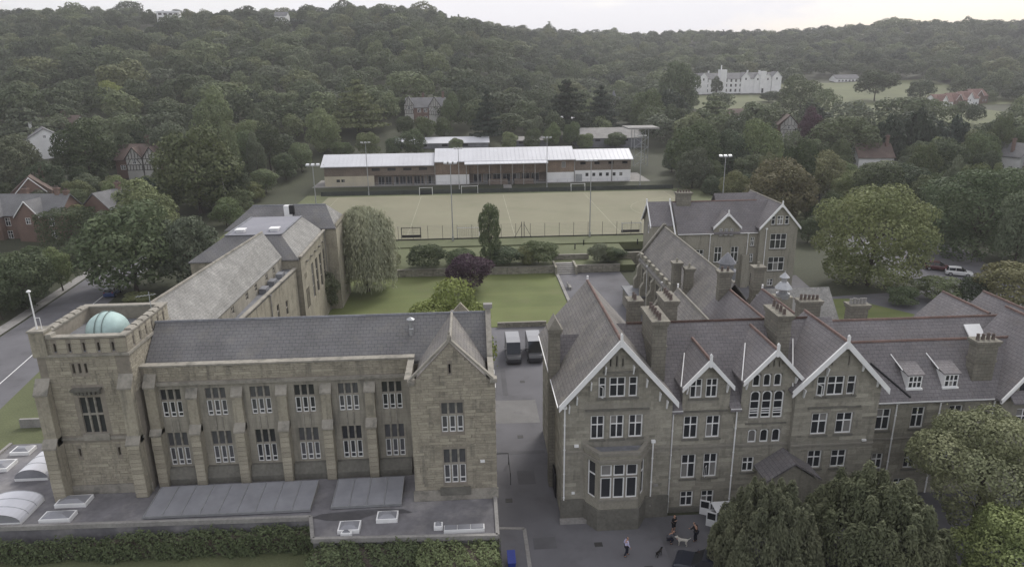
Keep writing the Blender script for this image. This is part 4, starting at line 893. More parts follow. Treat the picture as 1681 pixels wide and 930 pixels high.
mb = MB(); mb.prism([(46.0, 60.5, 9.5), (49.5, 60.5, 12.9), (53, 60.5, 9.5)], (0, 7, 0)); mb.prism([(51, 61.5, 9.5), (54, 61.5, 12.8), (57, 61.5, 9.5)], (0, 6, 0)); mb.build('rear_range_roof', slate_p, RB_); ridge(RB_, (49.5, 60.5, 12.9), (49.5, 67.5, 12.9)); ridge(RB_, (54, 61.5, 12.8), (54, 67.5, 12.8))
mb = MB(); mb.box(46.2, 57, 60.5, 67, 0, 9.5); mb.build('rear_range_wall', stone_r, RB_)
# lantern on the rear roof
lt = MB(); lt.lathe(33.2, 69.6, [(.75, 12.0), (.75, 12.5), (.45, 12.6), (.45, 13.3)], 8); lt.build('lantern_base', galv, RB_)
lt = MB(); lt.lathe(33.2, 69.6, [(.95, 13.1), (.42, 13.75), (.3, 13.8), (.3, 14.3), (.55, 14.3), (.06, 14.8), (.03, 15.0)], 8); lt.build('lantern_cap', galv, RB_)
boxpart('lantern_stack', stone_r, RB_, 32.3, 34.1, 69.0, 70.4, 8, 12.2)
# rubble on the near faces
rs = random.Random(9)
sets = [(G1, lay_stones(G1, 6.8, 15.6, 2.05, g1top, ops1+[(8.4, 13.9, 0, 7.1), (6.8, 15.6, 6.33, 6.52), (8.6, 13.7, 9.93, 10.12)], h=(.22, .4), ln=(.4, 1.3), gap=.012, rng=rs)),
        (S2, lay_stones(S2, 15.6, 26.0, .5, 9.7, ops2+[(15.6, 26.1, 6.03, 6.22)], h=(.22, .4), ln=(.4, 1.3), gap=.012, rng=rs)),
        (S2, lay_stones(S2, 16.5, 20.35, 9.72, s2top[2:5], ops2, h=(.22, .4), ln=(.4, 1.3), gap=.012, rng=rs)),
        (S2, lay_stones(S2, 21.31, 26.0, 9.72, s2top[7:10], ops2, h=(.22, .4), ln=(.4, 1.3), gap=.012, rng=rs)),
        (G1, lay_stones(G1, 25.6, 32.6, .1, [(25.6, 11.2), (29.08, 14.95), (32.6, 11.2)], [a[:4] for a in w4]+sl4+[(25.6, 32.6, 5.98, 6.17)], h=(.22, .4), ln=(.4, 1.3), gap=.012, rng=rs)),
        (S5, lay_stones(S5, 32.7, 44, .1, 8.9, w5+[(32, 48, 5.38, 5.57)], h=(.22, .4), ln=(.4, 1.3), gap=.012, rng=rs)),
        (fr(6.8, 64.5, -90), lay_stones(fr(6.8, 64.5, -90), 0, 15, .1, 10.6, [(9.5, 11.3, .2, 2.4)], h=(.22, .4), ln=(.4, 1.3), gap=.012, rng=rs))]
for f_, st in sets:
    for i, s in enumerate(st): st[i] = (s[0], s[1], s[2], s[3], s[4]*.55, .5+(s[5]-.5)*.75)
place_stones(sets, RB_, stone_r, stone_ro, 270)
# casements standing open
for f_, x_, z_, sgn in ((G1, 9.66, 11.12, 1), (G1, 27.3, 10.55, 1), (G1, 30.4, 10.6, -1), (S2, 18.95, 3.35, -1)):
    a = pt(f_, x_, -.08, z_); b = a+Vector((sgn*.28, -.36, 0)); q = MB(); up_ = Vector((0, 0, .98)); e = (b-a)*.16
    for p0, p1 in ((a, a+e), (b-e, b)): q.prism([p0, p1, p1+up_, p0+up_], (0, .04, 0))
    for zz in (0, .9): q.prism([a+Vector((0, 0, zz)), b+Vector((0, 0, zz)), b+Vector((0, 0, zz+.08)), a+Vector((0, 0, zz+.08))], (0, .04, 0))
    q.build('open_casement', white, RB_)
# ---------------------------------------------------------------- dining hall behind (steep slate roof)
CH = thing('dining_hall', (29, 92, 0), 'stone hall with steep mossy slate roof and buttressed side facing the courtyard', 'building')
mb = MB(); gable_roof(mb, 'y', 29.6, 3.9, 7.3, 12.4, 74, 103.4); mb.build('hall_roof', slate_m, CH); ridge(CH, (29.6, 74, 12.4), (29.6, 103.6, 12.4), dress_r)
FCL = fr(26.0, 103.6, -90); c_ops = [(1.6+i*4.1, 3.4+i*4.1, 2.6, 6.4) for i in range(6)]
mb = MB(); wall(mb, FCL, 0, 29, 0, 7.9, c_ops); mb.build('side_wall', [stone_r, dark], CH)
for o in c_ops: window(CH, FCL, *o, cols=(1, 1), rows=(.6, .4), mull=dress_r, fw=.05, skip_frame_rows=(0, 1))
mb = MB(); wall(mb, fr(33.2, 103.6, 180), 0, 7.2, 0, [(0, 7.9), (3.6, 12.7), (7.2, 7.9)]); mb.box(33.0, 33.2, 74, 103.5, 0, 7.3); mb.build('end_wall', [stone_r, dark], CH)
mb = MB(); coping(mb, [(25.8, 103.6, 7.8), (29.6, 103.6, 12.75)], .5, .18); coping(mb, [(29.6, 103.6, 12.75), (33.4, 103.6, 7.8)], .5, .18); mb.build('gable_coping', dress_r, CH)
for i in range(13):
    boxpart('merlon', stone_r, CH, 25.85, 26.2, 103.2-i*2.25-1.2, 103.2-i*2.25, 7.9, 8.5)
for i in range(7):
    y = 103.4-i*4.1; mb = MB(); mb.prism([(26.0, y, 0), (25.0, y, 0), (25.0, y, 4.2), (25.5, y, 5.0), (25.5, y, 6.2), (26.0, y, 6.9)], (0, -.7, 0)); mb.build('buttress', stone_r, CH)
for i in (1, 3): downpipe(CH, FCL, .6+i*4.1+.5, .1, 7.5, .14)
chimney(CH, 25.2, 26.2, 83.0, 84.0, 5, 12.4, 1, potm=stone_r); chimney(CH, 26.5, 27.5, 82.0, 83.0, 5, 11.9, 1, potm=stone_r)
boxpart('porch', dress_r, CH, 23.6, 25.9, 98.5, 104, 0, 2.7); boxpart('porch_roof', lead, CH, 23.4, 25.95, 98.3, 104.2, 2.7, 2.9)
mb = MB(); mb.lathe(31.0, 80.5, [(1.2, 11), (1.2, 12.0), (.9, 12.2), (.9, 12.9), (1.15, 12.95), (.1, 14.2)], 8); mb.build('fleche', lead, CH)
chimney(CH, 32.6, 33.8, 76.0, 77.0, 6, 13.6, 1, potm=stone_r)
mb = MB(); gable_roof(mb, 'x', 76.5, 3.4, 7.5, 10.8, 33, 42); mb.build('cross_roof', slate_l, CH); boxpart('cross_wall', stone_r, CH, 33.2, 41.6, 73.3, 79.7, 0, 7.4)
mb = MB(); wall(mb, fr(41.8, 73.2, 90), 0, 6.6, 0, [(0, 7.4), (3.3, 10.7), (6.6, 7.4)], [(3.0, 3.2, 8, 9)]); mb.build('cross_gable', [stone_r, dark], CH)
# ---------------------------------------------------------------- boarding house at the back right
BH = thing('boarding_house', (43, 114, 0), 'detached grey stone boarding house with purple slate roof behind the dining hall', 'building')
Fb = fr(0, 111.0); Fg = fr(0, 110.2)
bw = [(37.2, 38.6, 4.5, 6.6), (40.4, 41.7, 4.3, 7.0), (43.2, 44.5, 4.3, 7.0), (37.2, 38.6, 1.2, 3.2), (40.6, 41.6, .9, 3.2), (43.2, 44.4, .9, 3.2), (41.0, 41.6, 8.9, 10.1), (41.9, 42.5, 8.9, 10.1), (42.8, 43.4, 8.9, 10.1)]+[(46.4+i*.95, 47.1+i*.95, z, z+1.5) for i in range(3) for z in (7.0, 4.2)]
mb = MB(); wall(mb, Fb, 34.2, 47.6, 0, [(34.2, 9.4), (40.0, 9.4), (40.01, 10.5), (42.2, 12.6), (44.4, 10.5), (44.41, 9.4), (47.6, 9.4)], [b for b in bw if b[1] < 47.6]+[(46.9, 47.5, .1, 2.3)]); mb.box(34.3, 47.6, 111.4, 119, 0, 9.3); mb.build('front_wall', [stone_r, dark], BH)
win_set(BH, Fb, [b for b in bw if b[1] < 47.6])
gw = [(49.3, 50.0, 10.7, 12.2, (1,), (.6, .4)), (50.3, 51.3, 10.7, 12.2), (51.6, 52.3, 10.7, 12.2, (1,), (.6, .4)), (49.4, 52.2, 6.6, 9.2, (1/3, 1/3, 1/3), (.6, .4)), (49.4, 52.2, 2.8, 5.2, (1/3, 1/3, 1/3), (.6, .4)), (49.6, 50.6, .2, 1.4)]
mb = MB(); wall(mb, Fg, 47.6, 53.9, 0, [(47.6, 10.4), (50.75, 13.9), (53.9, 10.4)], [g[:4] for g in gw]); wall(mb, fr(53.9, 110.2, 90), 0, 13, 0, 10.4); wall(mb, fr(47.6, 111, -90), 0, .8, 0, 10.4); mb.build('gable_wall', [stone_r, dark], BH); win_set(BH, Fg, gw)
mb = MB(); gable_roof(mb, 'x', 115.0, 4.2, 9.3, 14.0, 34.0, 50.5); mb.build('main_roof', slate_p, BH); ridge(BH, (34, 115, 14), (48.5, 115, 14))
mb = MB(); gable_roof(mb, 'y', 50.75, 3.5, 10.2, 14.2, 109.8, 123.5); mb.build('gable_roof', slate_p, BH); ridge(BH, (50.75, 109.8, 14.2), (50.75, 123.5, 14.2), dress_r); barge(BH, Fg, 50.75, 3.5, 10.25, 14.25, w_=.42)
mb = MB(); gable_roof(mb, 'y', 42.2, 2.4, 10.3, 12.75, 110.6, 114); mb.build('gable_roof', slate_p, BH); barge(BH, Fb, 42.2, 2.4, 10.35, 12.78, w_=.4)
mb = MB(); gable_roof(mb, 'x', 115.5, 3.2, 10.5, 14.0, 29.8, 35.0); mb.build('side_roof', slate_p, BH); mb = MB(); wall(mb, fr(30.2, 118.6, -90), 0, 6.2, 0, [(0, 10.5), (3.1, 13.8), (6.2, 10.5)], [(2.5, 3.7, 8.6, 10.6), (2.5, 3.7, 4.6, 6.8)]); wall(mb, fr(30.2, 112.4), 0, 4.2, 0, 10.4); mb.build('side_wall', [stone_r, dark], BH)
for z in (8.6, 4.6): window(BH, fr(30.2, 118.6, -90), 2.5, 3.7, z, z+2)
mb = MB(); wall(mb, fr(34.0, 119.2, -90), 0, 8.2, 0, [(0, 9.4), (4.1, 13.8), (8.2, 9.4)]); mb.build('side_wall', [stone_r, dark], BH)
barge(BH, fr(34.0, 119.1, -90), 4.1, 4.2, 9.35, 14.05, w_=.42); barge(BH, fr(30.2, 118.6, -90), 3.1, 3.2, 10.45, 14.0, w_=.38)
gutter(BH, Fb, 34, 40, 9.3, .3); gutter(BH, Fb, 44.5, 47.5, 9.3, .3)
for x in (39.5, 45.9): downpipe(BH, Fb, x, .1, 9.1, .14)
downpipe(BH, Fg, 48.6, .1, 10, .14)
chimney(BH, 34.6, 37.0, 114.4, 115.6, 9, 15.6, 5); boxpart('wall_chimney', stone_r, BH, 45.0, 46.2, 110.2, 110.99, 0, 5.6)
mb = MB(); mb.prism([(47.0, 123.3, 14.2), (50.75, 123.3, 16), (54, 123.3, 14.2)], (0, .3, 0)); 
mb = MB(); gable_roof(mb, 'x', 120.5, 3, 11.0, 14.3, 43, 51); mb.build('rear_roof', slate_p, BH); boxpart('rear_wall', stone_r, BH, 43.2, 53.6, 118, 123, 0, 11)
for z in (8.3,): boxpart('fire_escape', white, BH, 33.0, 34.0, 111.9, 112.3, z, z+.9)
# ---------------------------------------------------------------- sports pavilion
PV = thing('sports_pavilion', (3, 211, 2.95), 'long timber-clad sports pavilion with white metal roof across the pitch', 'pavilion')
timber = mat('weathered_timber', (.19, .155, .125), n1=(3, .2), n2=(.3, .2), brick=(4.0, .16, .012, (.22, .18, .145), (.1, .08, .065)))
timber_v = mat('upright_timber', (.22, .165, .122), n1=(3, .2), n2=(.4, .2), brick=(.16, 6.0, .012, (.26, .195, .145), (.12, .09, .07)))
cream = mat('cream_render', (.52, .47, .36), n1=(3, .05), n2=(.4, .1))
mroof = mat('white_metal_roof', (.60, .605, .63), rough=.45, n1=(2, .03), n2=(.2, .07))
pz = 2.96
def mono(x0, x1, ye, ze, yr, zr, yb, zb, nm='roof'):
    mb = MB(); mb.prism([(x0, ye, ze), (x0, yr, zr), (x0, yb, zb), (x0, yb, zb-.22), (x0, yr, zr-.25), (x0, ye, ze-.22)], (x1-x0, 0, 0)); r = mb.build(nm, mroof, PV)
    q = MB(); n = int((x1-x0)/1.25)
    for i in range(n+1):
        x = x0+.06+(x1-x0-.12)*i/n; q.prism([(x-.03, ye, ze), (x+.03, ye, ze), (x+.03, yr, zr), (x-.03, yr, zr)], (0, 0, .075))
    q.build('standing_seams', mroof, r)
mono(-43.2, -10.3, 207.2, 8.85, 214, 11.6, 221, 9.2); mono(-10.2, 31.4, 207.0, 9.75, 215, 12.75, 222, 9.8); mono(31.5, 48.8, 207.2, 9.5, 214, 11.9, 221, 9.4)
mono(-1.4, 23.0, 204.6, 9.25, 207.2, 9.68, 207.3, 9.5, 'canopy')
fp0 = fr(0, 208.0)
lw_ = [(-39.0+i*0, -38.0, 4.2, 5.0) for i in range(1)]+[(-37.6, -36.6, 4.2, 5.0)]; uw = [(-28.6+i*4.6, -26.2+i*4.6, 7.3, 8.1) for i in range(4)]
mb = MB(); wall(mb, fp0, -42.4, -28, pz, 5.9, lw_); mb.build('lower_wall', [cream, dark], PV)
mb = MB(); wall(mb, fp0, -42.4, -10.2, 5.9, 8.7, uw); wall(mb, fr(-42.4, 220, -90), 0, 12, pz, 9.5); mb.build('upper_cladding', [timber, dark], PV)
for o in lw_+uw: window(PV, fp0, *o, cols=(.5, .5), rows=(1,), fm=black, fw=.06, depth=.1)
gops = [(-27.0+i*2.1, -25.2+i*2.1, pz+.1, 5.4) for i in range(8)]
mb = MB(); wall(mb, fr(0, 209.4), -28, -10.2, pz, 5.9, gops); mb.face([(-28, 208, 5.88), (-10.2, 208, 5.88), (-10.2, 209.4, 5.88), (-28, 209.4, 5.88)]); mb.face([(-28, 208, pz), (-28, 209.4, pz), (-28, 209.4, 5.9), (-28, 208, 5.9)]); mb.build('recess_wall', [timber, dark], PV)
for o in gops: window(PV, fr(0, 209.4), *o, cols=(.5, .5), rows=(1,), fm=galv, fw=.07, depth=.1)
for x in (-22.5, -16.8, -13.5): boxpart('post', timber, PV, x-.12, x+.12, 208.0, 208.25, pz, 5.9)
mb = MB(); wall(mb, fp0, -10.1, -.1, pz, 5.8, ()); mb.build('white_panel', [render_w, dark], PV); mb = MB(); wall(mb, fp0, 22.8, 31.2, pz, 5.9, ()); mb.build('white_panel', [render_w, dark], PV)
mb = MB(); wall(mb, fp0, -10.1, -.1, 5.8, 9.6, ()); wall(mb, fp0, 22.8, 31.2, 5.9, 9.6, [(27.4, 28.6, 7.2, 9.0)]); wall(mb, fr(0, 208.6), -.1, 22.8, 5.9, 9.6, ()); mb.build('upright_cladding', [timber_v, dark], PV)
window(PV, fp0, 27.4, 28.6, 7.2, 9.0, cols=(1,), rows=(1,), fm=galv)
dops = [(1.2+i*2.9, 3.5+i*2.9, pz+.1, 5.5) for i in range(7)]
mb = MB(); wall(mb, fr(0, 210.2), -.1, 22.8, pz, 5.95, dops); mb.face([(-.1, 208.6, 5.9), (22.8, 208.6, 5.9), (22.8, 210.2, 5.9), (-.1, 210.2, 5.9)]); mb.build('recess_wall', [timber, dark], PV)
for o in dops: window(PV, fr(0, 210.2), *o, cols=(.5, .5), rows=(1,), fm=galv, fw=.08, depth=.1, name='glazed_door')
for i in range(8): 
    x = -.9+i*3.35; mb = MB(); mb.tube((x, 205.0, pz), (x, 205.0, 9.3), .11, 8); mb.build('column', conc, PV)
for a, b in ((5.5, 11.2), (13.2, 18.9)):
    for k in range(3): boxpart('seating_tier', timber, PV, a, b, 205.8+k*.7, 206.45+k*.7, pz, pz+.5+k*.42)
bw_ = [(34.6+i*2.05, 35.5+i*2.05, 4.5, 5.5) for i in range(6)]
mb = MB(); wall(mb, fp0, 31.3, 48.2, pz, 6.3, bw_+[(31.6, 33.6, pz+.02, 5.2)]); mb.build('lower_wall', [render_w, dark], PV)
mb = MB(); wall(mb, fp0, 31.3, 48.2, 6.3, 9.35, [(33+i*4.2, 34.6+i*4.2, 8.0, 8.8) for i in range(4)]); wall(mb, fr(48.2, 208, 90), 0, 12, pz, 9.6); mb.build('upper_cladding', [timber, dark], PV)
for o in bw_: window(PV, fp0, *o, cols=(1,), rows=(1,), fm=black, fw=.08)
boxpart('door', galv, PV, 31.65, 33.55, 208.05, 208.12, pz, 5.15)
for x in (-10.15, 31.25, 42.5): boxpart('post', conc, PV, x-.12, x+.12, 207.8, 207.99, pz, 9.2)
mb = MB(); mb.box(-42, 48, 211, 219.8, pz, 8.9); mb.build('core', timber, PV)
mb = MB()
for x in np.arange(-40, 48, 3.0): mb.tube((x, 206.7, pz), (x, 206.7, pz+1.0), .03, 5)
for z in (pz+.5, pz+1.0): mb.tube((-40, 206.7, z), (48, 206.7, z), .025, 5)
mb.build('railing', galv, PV)
mb = MB()
for k in range(5): mb.box(9.8, 12.2, 201.2+k*.9, 206.6, PZ, PZ+.2*(k+1)+.1)
mb.build('bank_steps', conc, PV)
# sheds and hall behind
for nm, lb, x0, x1, y0, y1, z0, ze, zr, rm, wm in (('sports_shed', 'long low shed with pale grey roof behind the left half of the pavilion', -26.5, 7.2, 258, 270, 7.5, 10.0, 11.6, mroof, lead), ('sports_hall', 'pale roofed hall behind the right end of the pavilion', 42, 68, 276, 292, 5, 9.0, 12.4, conc, lead), ('low_store', 'small flat grey store between round trees behind the pavilion', 14, 30, 268, 280, 6, 9.4, 10.4, conc, lead)):
    t_ = thing(nm, ((x0+x1)/2, y0, z0), lb, 'shed'); boxpart('wall', wm, t_, x0, x1, y0, y1, z0-1, ze)
    mb = MB(); gable_roof(mb, 'x', (y0+y1)/2, (y1-y0)/2+.4, ze, zr, x0-.4, x1+.4); mb.build('roof', rm, t_)
    for i in range(4): boxpart('window', glass, t_, x0+2+i*(x1-x0-4)/4, x0+4+i*(x1-x0-4)/4, y0-.05, y0+.02, ze-1.2, ze-.4)
ob = thing('viewing_tower', (58.5, 240, 3), 'tall open tower with flat square canopy behind the pavilion', 'tower')
boxpart('canopy', conc, ob, 53.4, 64.0, 236, 246, 15.6, 16.1)
for x, y in ((56.2, 238.6), (61, 238.6), (56.2, 243), (61, 243)):
    mb = MB(); mb.tube((x, y, 2.5), (x, y, 15.6), .1, 8); mb.build('leg', galv, ob)
mb = MB()
for k in range(4):
    z = 3+k*3.2
    for s in (0, 1): mb.tube((56.2, 238.6, z+(3.2 if s else 0)), (61, 238.6, z+(0 if s else 3.2)), .06, 5)
    mb.tube((56.2, 238.6, z+3.2), (61, 238.6, z+3.2), .06, 5)
mb.build('bracing', galv, ob)
# ---------------------------------------------------------------- floodlights, fence, goals
lampm = mat('lamp_housing', (.62, .63, .64), rough=.4, n1=(2, .05), n2=(1, 0))
FL = [(-31.2, 142.6, 15.8, 'near left corner of the pitch'), (-3.8, 141.6, 15.8, 'near edge of the pitch left of the columnar tree'), (24.8, 142.3, 15.8, 'near edge of the pitch above the garden steps'), (53.5, 144.5, 15.8, 'near right corner of the pitch by the woods'),
      (-28.6, 199.2, 14.5, 'far edge of the pitch by the pavilion left end'), (22.3, 201.5, 14.8, 'far edge of the pitch in front of the canopy'), (49.6, 201.5, 14.8, 'far right corner of the pitch'), (-3.0, 199.6, 12.5, 'far edge of the pitch beside the white panel')]
for x, y, h, wh in FL:
    o = thing('floodlight', (x, y, PZ), 'tall grey floodlight mast at the '+wh, 'floodlight', 'floodlights round the pitch')
    mb = MB(); mb.tube((x, y, PZ-.3), (x, y, PZ+h), .13, 8, .07); mb.build('mast', galv, o); boxpart('base_box', galv, o, x-.18, x+.18, y-.3, y-.12, PZ, PZ+1.1)
    mb = MB(); mb.tube((x-1.1, y, PZ+h-.1), (x+1.1, y, PZ+h-.1), .05, 6); mb.build('crossarm', galv, o)
    s = 1 if y < 170 else -1
    for dx in (-1.0, 0, 1.0):
        mb = MB(); mb.prism([(x+dx-.36, y-.1*s, PZ+h-.02), (x+dx+.36, y-.1*s, PZ+h-.02), (x+dx+.3, y+.5*s, PZ+h+.16), (x+dx-.3, y+.5*s, PZ+h+.16)], (0, 0, .26)); mb.build('lamp_head', lampm, o)
fe = thing('pitch_fence', (9, 142.9, PZ), 'dark wire fence with slim posts along the near side of the pitch', 'fence')
for x in np.arange(-39.5, 58, 3.05):
    mb = MB(); mb.tube((x, 142.9, PZ-.1), (x, 142.9, PZ+3.0), .04, 6); mb.build('post', black, fe)
mb = MB()
for z in np.arange(.1, 3.01, .29): mb.tube((-39.5, 142.9, PZ+z), (57.8, 142.9, PZ+z), .009, 3, caps=False)
mb.build('wires', black, fe); boxpart('kickboard', black, fe, -39.5, 57.8, 142.95, 143.0, PZ, PZ+.22)
for s in (-1, 1):
    x = 10.8+s*.25; mb = MB(); mb.tube((x, 142.8, PZ), (x, 142.8, PZ+3.4), .07, 6); mb.tube((x, 142.8, PZ+2.9), (x+s*1.6, 142.6, PZ), .04, 6); mb.build('gate_post', black, fe)
kb = thing('kick_fence', (8, 199.0, PZ), 'low dark fence between the far touchline and the pavilion bank', 'fence')
dgreen = mat('dark_green_board', (.055, .062, .055), n1=(2, .12), n2=(.2, .2))
for i in range(36): boxpart('board', dgreen, kb, -42+i*2.8+.02, -42+i*2.8+2.78, 198.95, 199.05, PZ-.05, PZ+1.15)
def goal(x, y, wd, h, lab, m, box_=True, s=1):
    o = thing('goal', (x, y, PZ), lab, 'goal', 'goals stored round the pitch')
    for k in (0, 1):
        mb = MB(); mb.tube((x+k*wd, y, PZ), (x+k*wd, y, PZ+h), .06, 6); mb.build('upright', m, o)
        mb = MB(); mb.tube((x+k*wd, y, PZ+h), (x+k*wd, y+.9*s, PZ+h), .04, 6); mb.tube((x+k*wd, y+.9*s, PZ+h), (x+k*wd, y+1.2*s, PZ), .04, 6); mb.build('stay', m, o)
    mb = MB(); mb.tube((x, y, PZ+h), (x+wd, y, PZ+h), .06, 6); mb.build('crossbar', m, o)
    if box_: boxpart('backboard', black, o, x, x+wd, y+1.15*s, y+1.2*s, PZ, PZ+.5)
    mb = MB()
    for i in range(13): mb.tube((x+wd*i/12, y+.9*s, PZ+h), (x+wd*i/12, y+1.2*s, PZ), .012, 3, caps=False)
    for i in range(8): mb.tube((x, y+(.9+.3*i/7)*s, PZ+h*(1-i/7)), (x+wd, y+(.9+.3*i/7)*s, PZ+h*(1-i/7)), .012, 3, caps=False)
    mb.build('net', black, o)
goal(-14.6, 144.4, 4.0, 2.3, 'dark framed goal at the near left of the pitch beside the willow', black); goal(32.2, 144.4, 4.0, 2.2, 'dark backed goal at the near right of the pitch by the boarding house', galv)
goal(-2.9, 144.2, 4.6, 2.1, 'white goal left of the columnar tree on the near touchline', white, False); goal(-14.2, 197.0, 3.6, 2.1, 'white goal on the far touchline, left of the pavilion canopy', white, True, 1); goal(-2.4, 198.0, 4.6, 2.1, 'wide white goal on the far touchline below the white panel', white, False)
goal(28.9, 198.2, 4.0, 2.1, 'white goal on the far touchline, right of the canopy', white, False)
# ---------------------------------------------------------------- garden terrace
tz = 1.15
mb = MB(); mb.prism([(-24, 122.5, 0), (-24, 137.1, 0), (-24, 137.1, 1.55), (-24, 122.5, tz)], (39.0, 0, 0)); mb.prism([(18.9, 122.3, 0), (18.9, 137.1, 0), (18.9, 137.1, 1.55), (18.9, 122.3, tz)], (11, 0, 0)); mb.prism([(15.0, 125.0, 0), (15.0, 137.1, 0), (15.0, 137.1, 1.55), (15.0, 125.0, tz+.07)], (3.9, 0, 0)); mb.build('terrace', verge_m, None, origin=(0, 130, 0), kind='structure')
def stone_wall(name, label, x0, x1, y0, y1, h, m_j=stone_r, seed=1, z0=0):
    o = thing(name, ((x0+x1)/2, y0, z0), label, 'wall'); boxpart('core', mortar_r, o, x0, x1, y0+.03, y1, z0, z0+h-.1); f_ = fr(0, y0+.03)
    mb = MB(); rn = random.Random(seed)
    for a, b, c, d, p, t in lay_stones(f_, x0, x1, z0, z0+h-.12, (), h=(.18, .3), ln=(.3, .8), rng=rn):
        q = [pt(f_, a, p+.01, c), pt(f_, b, p+.01, c), pt(f_, b, p+.01, d), pt(f_, a, p+.01, d)]; mb.prism(q, (0, p+.005, 0), 0, t)
    s = mb.build('rubble_stones', m_j, o); s['kind'] = 'stuff'
    x = x0
    while x < x1-.05:
        l_ = min(rn.uniform(.8, 1.3), x1-x); boxpart('coping_stone', dress_r, o, x+.01, x+l_-.01, y0-.06, y1+.06, z0+h-.1, z0+h+rn.uniform(0, .03)); x += l_
    return o
stone_wall('retaining_wall', 'long rubble retaining wall at the far side of the lawn', -20, 14.9, 122.1, 122.5, 1.35, seed=2); stone_wall('retaining_wall', 'plain stone wall right of the steps above the courtyard', 19.0, 27.0, 121.9, 122.3, 1.4, seed=3)
stone_wall('upper_wall', 'higher stone wall behind the top of the garden steps', 15.0, 22.0, 126.6, 127.0, 1.2, seed=4, z0=1.0); stone_wall('yard_wall', 'low wall between the parked minibuses and the lawn', 3.4, 10.5, 94.9, 95.2, .75, seed=5)
stone_wall('side_wall', 'stone wall closing the terrace beside the boarding house', 27.1, 33.0, 126.2, 126.6, 2.4, seed=6)
stp = thing('garden_steps', (16.9, 121, 0), 'flight of stone steps from the courtyard up to the terrace', 'steps')
for k in range(6): boxpart('step', conc, stp, 15.2, 18.6, 120.9+k*.62, 125.0, .2*k, .2*(k+1))
for x in (14.9, 18.6): boxpart('flank_wall', stone_r, stp, x, x+.38, 120.6, 125, 0, 1.5)
for i, (x, y) in enumerate(((-10.3, 136.0), (20.4, 133.5), (22.6, 136.4), (33.5, 136.0))):
    o = thing('bollard_light', (x, y, 1.5), ['short dark bollard light behind the garden shrubs, left of the purple tree', 'dark bollard light on the grass above the steps', 'second bollard light above the steps, nearer the pitch', 'dark bollard light beside the boarding house'][i], 'bollard', 'bollard lights along the path')
    mb = MB(); mb.tube((x, y, 1.4), (x, y, 2.4), .12, 10); mb.build('post', black, o); mb = MB(); mb.lathe(x, y, [(.15, 2.4), (.15, 2.5), (.1, 2.58)], 10); mb.build('cap', black, o)
bn = thing('garden_bench', (16.4, 112.5, 0), 'pale bench at the edge of the courtyard beside the lawn', 'bench')
boxpart('seat', conc, bn, 16.1, 16.6, 111.6, 113.4, .42, .5); boxpart('backrest', conc, bn, 16.0, 16.08, 111.6, 113.4, .5, .95)
for y in (111.7, 113.2): boxpart('leg', conc, bn, 16.12, 16.55, y, y+.1, 0, .42)
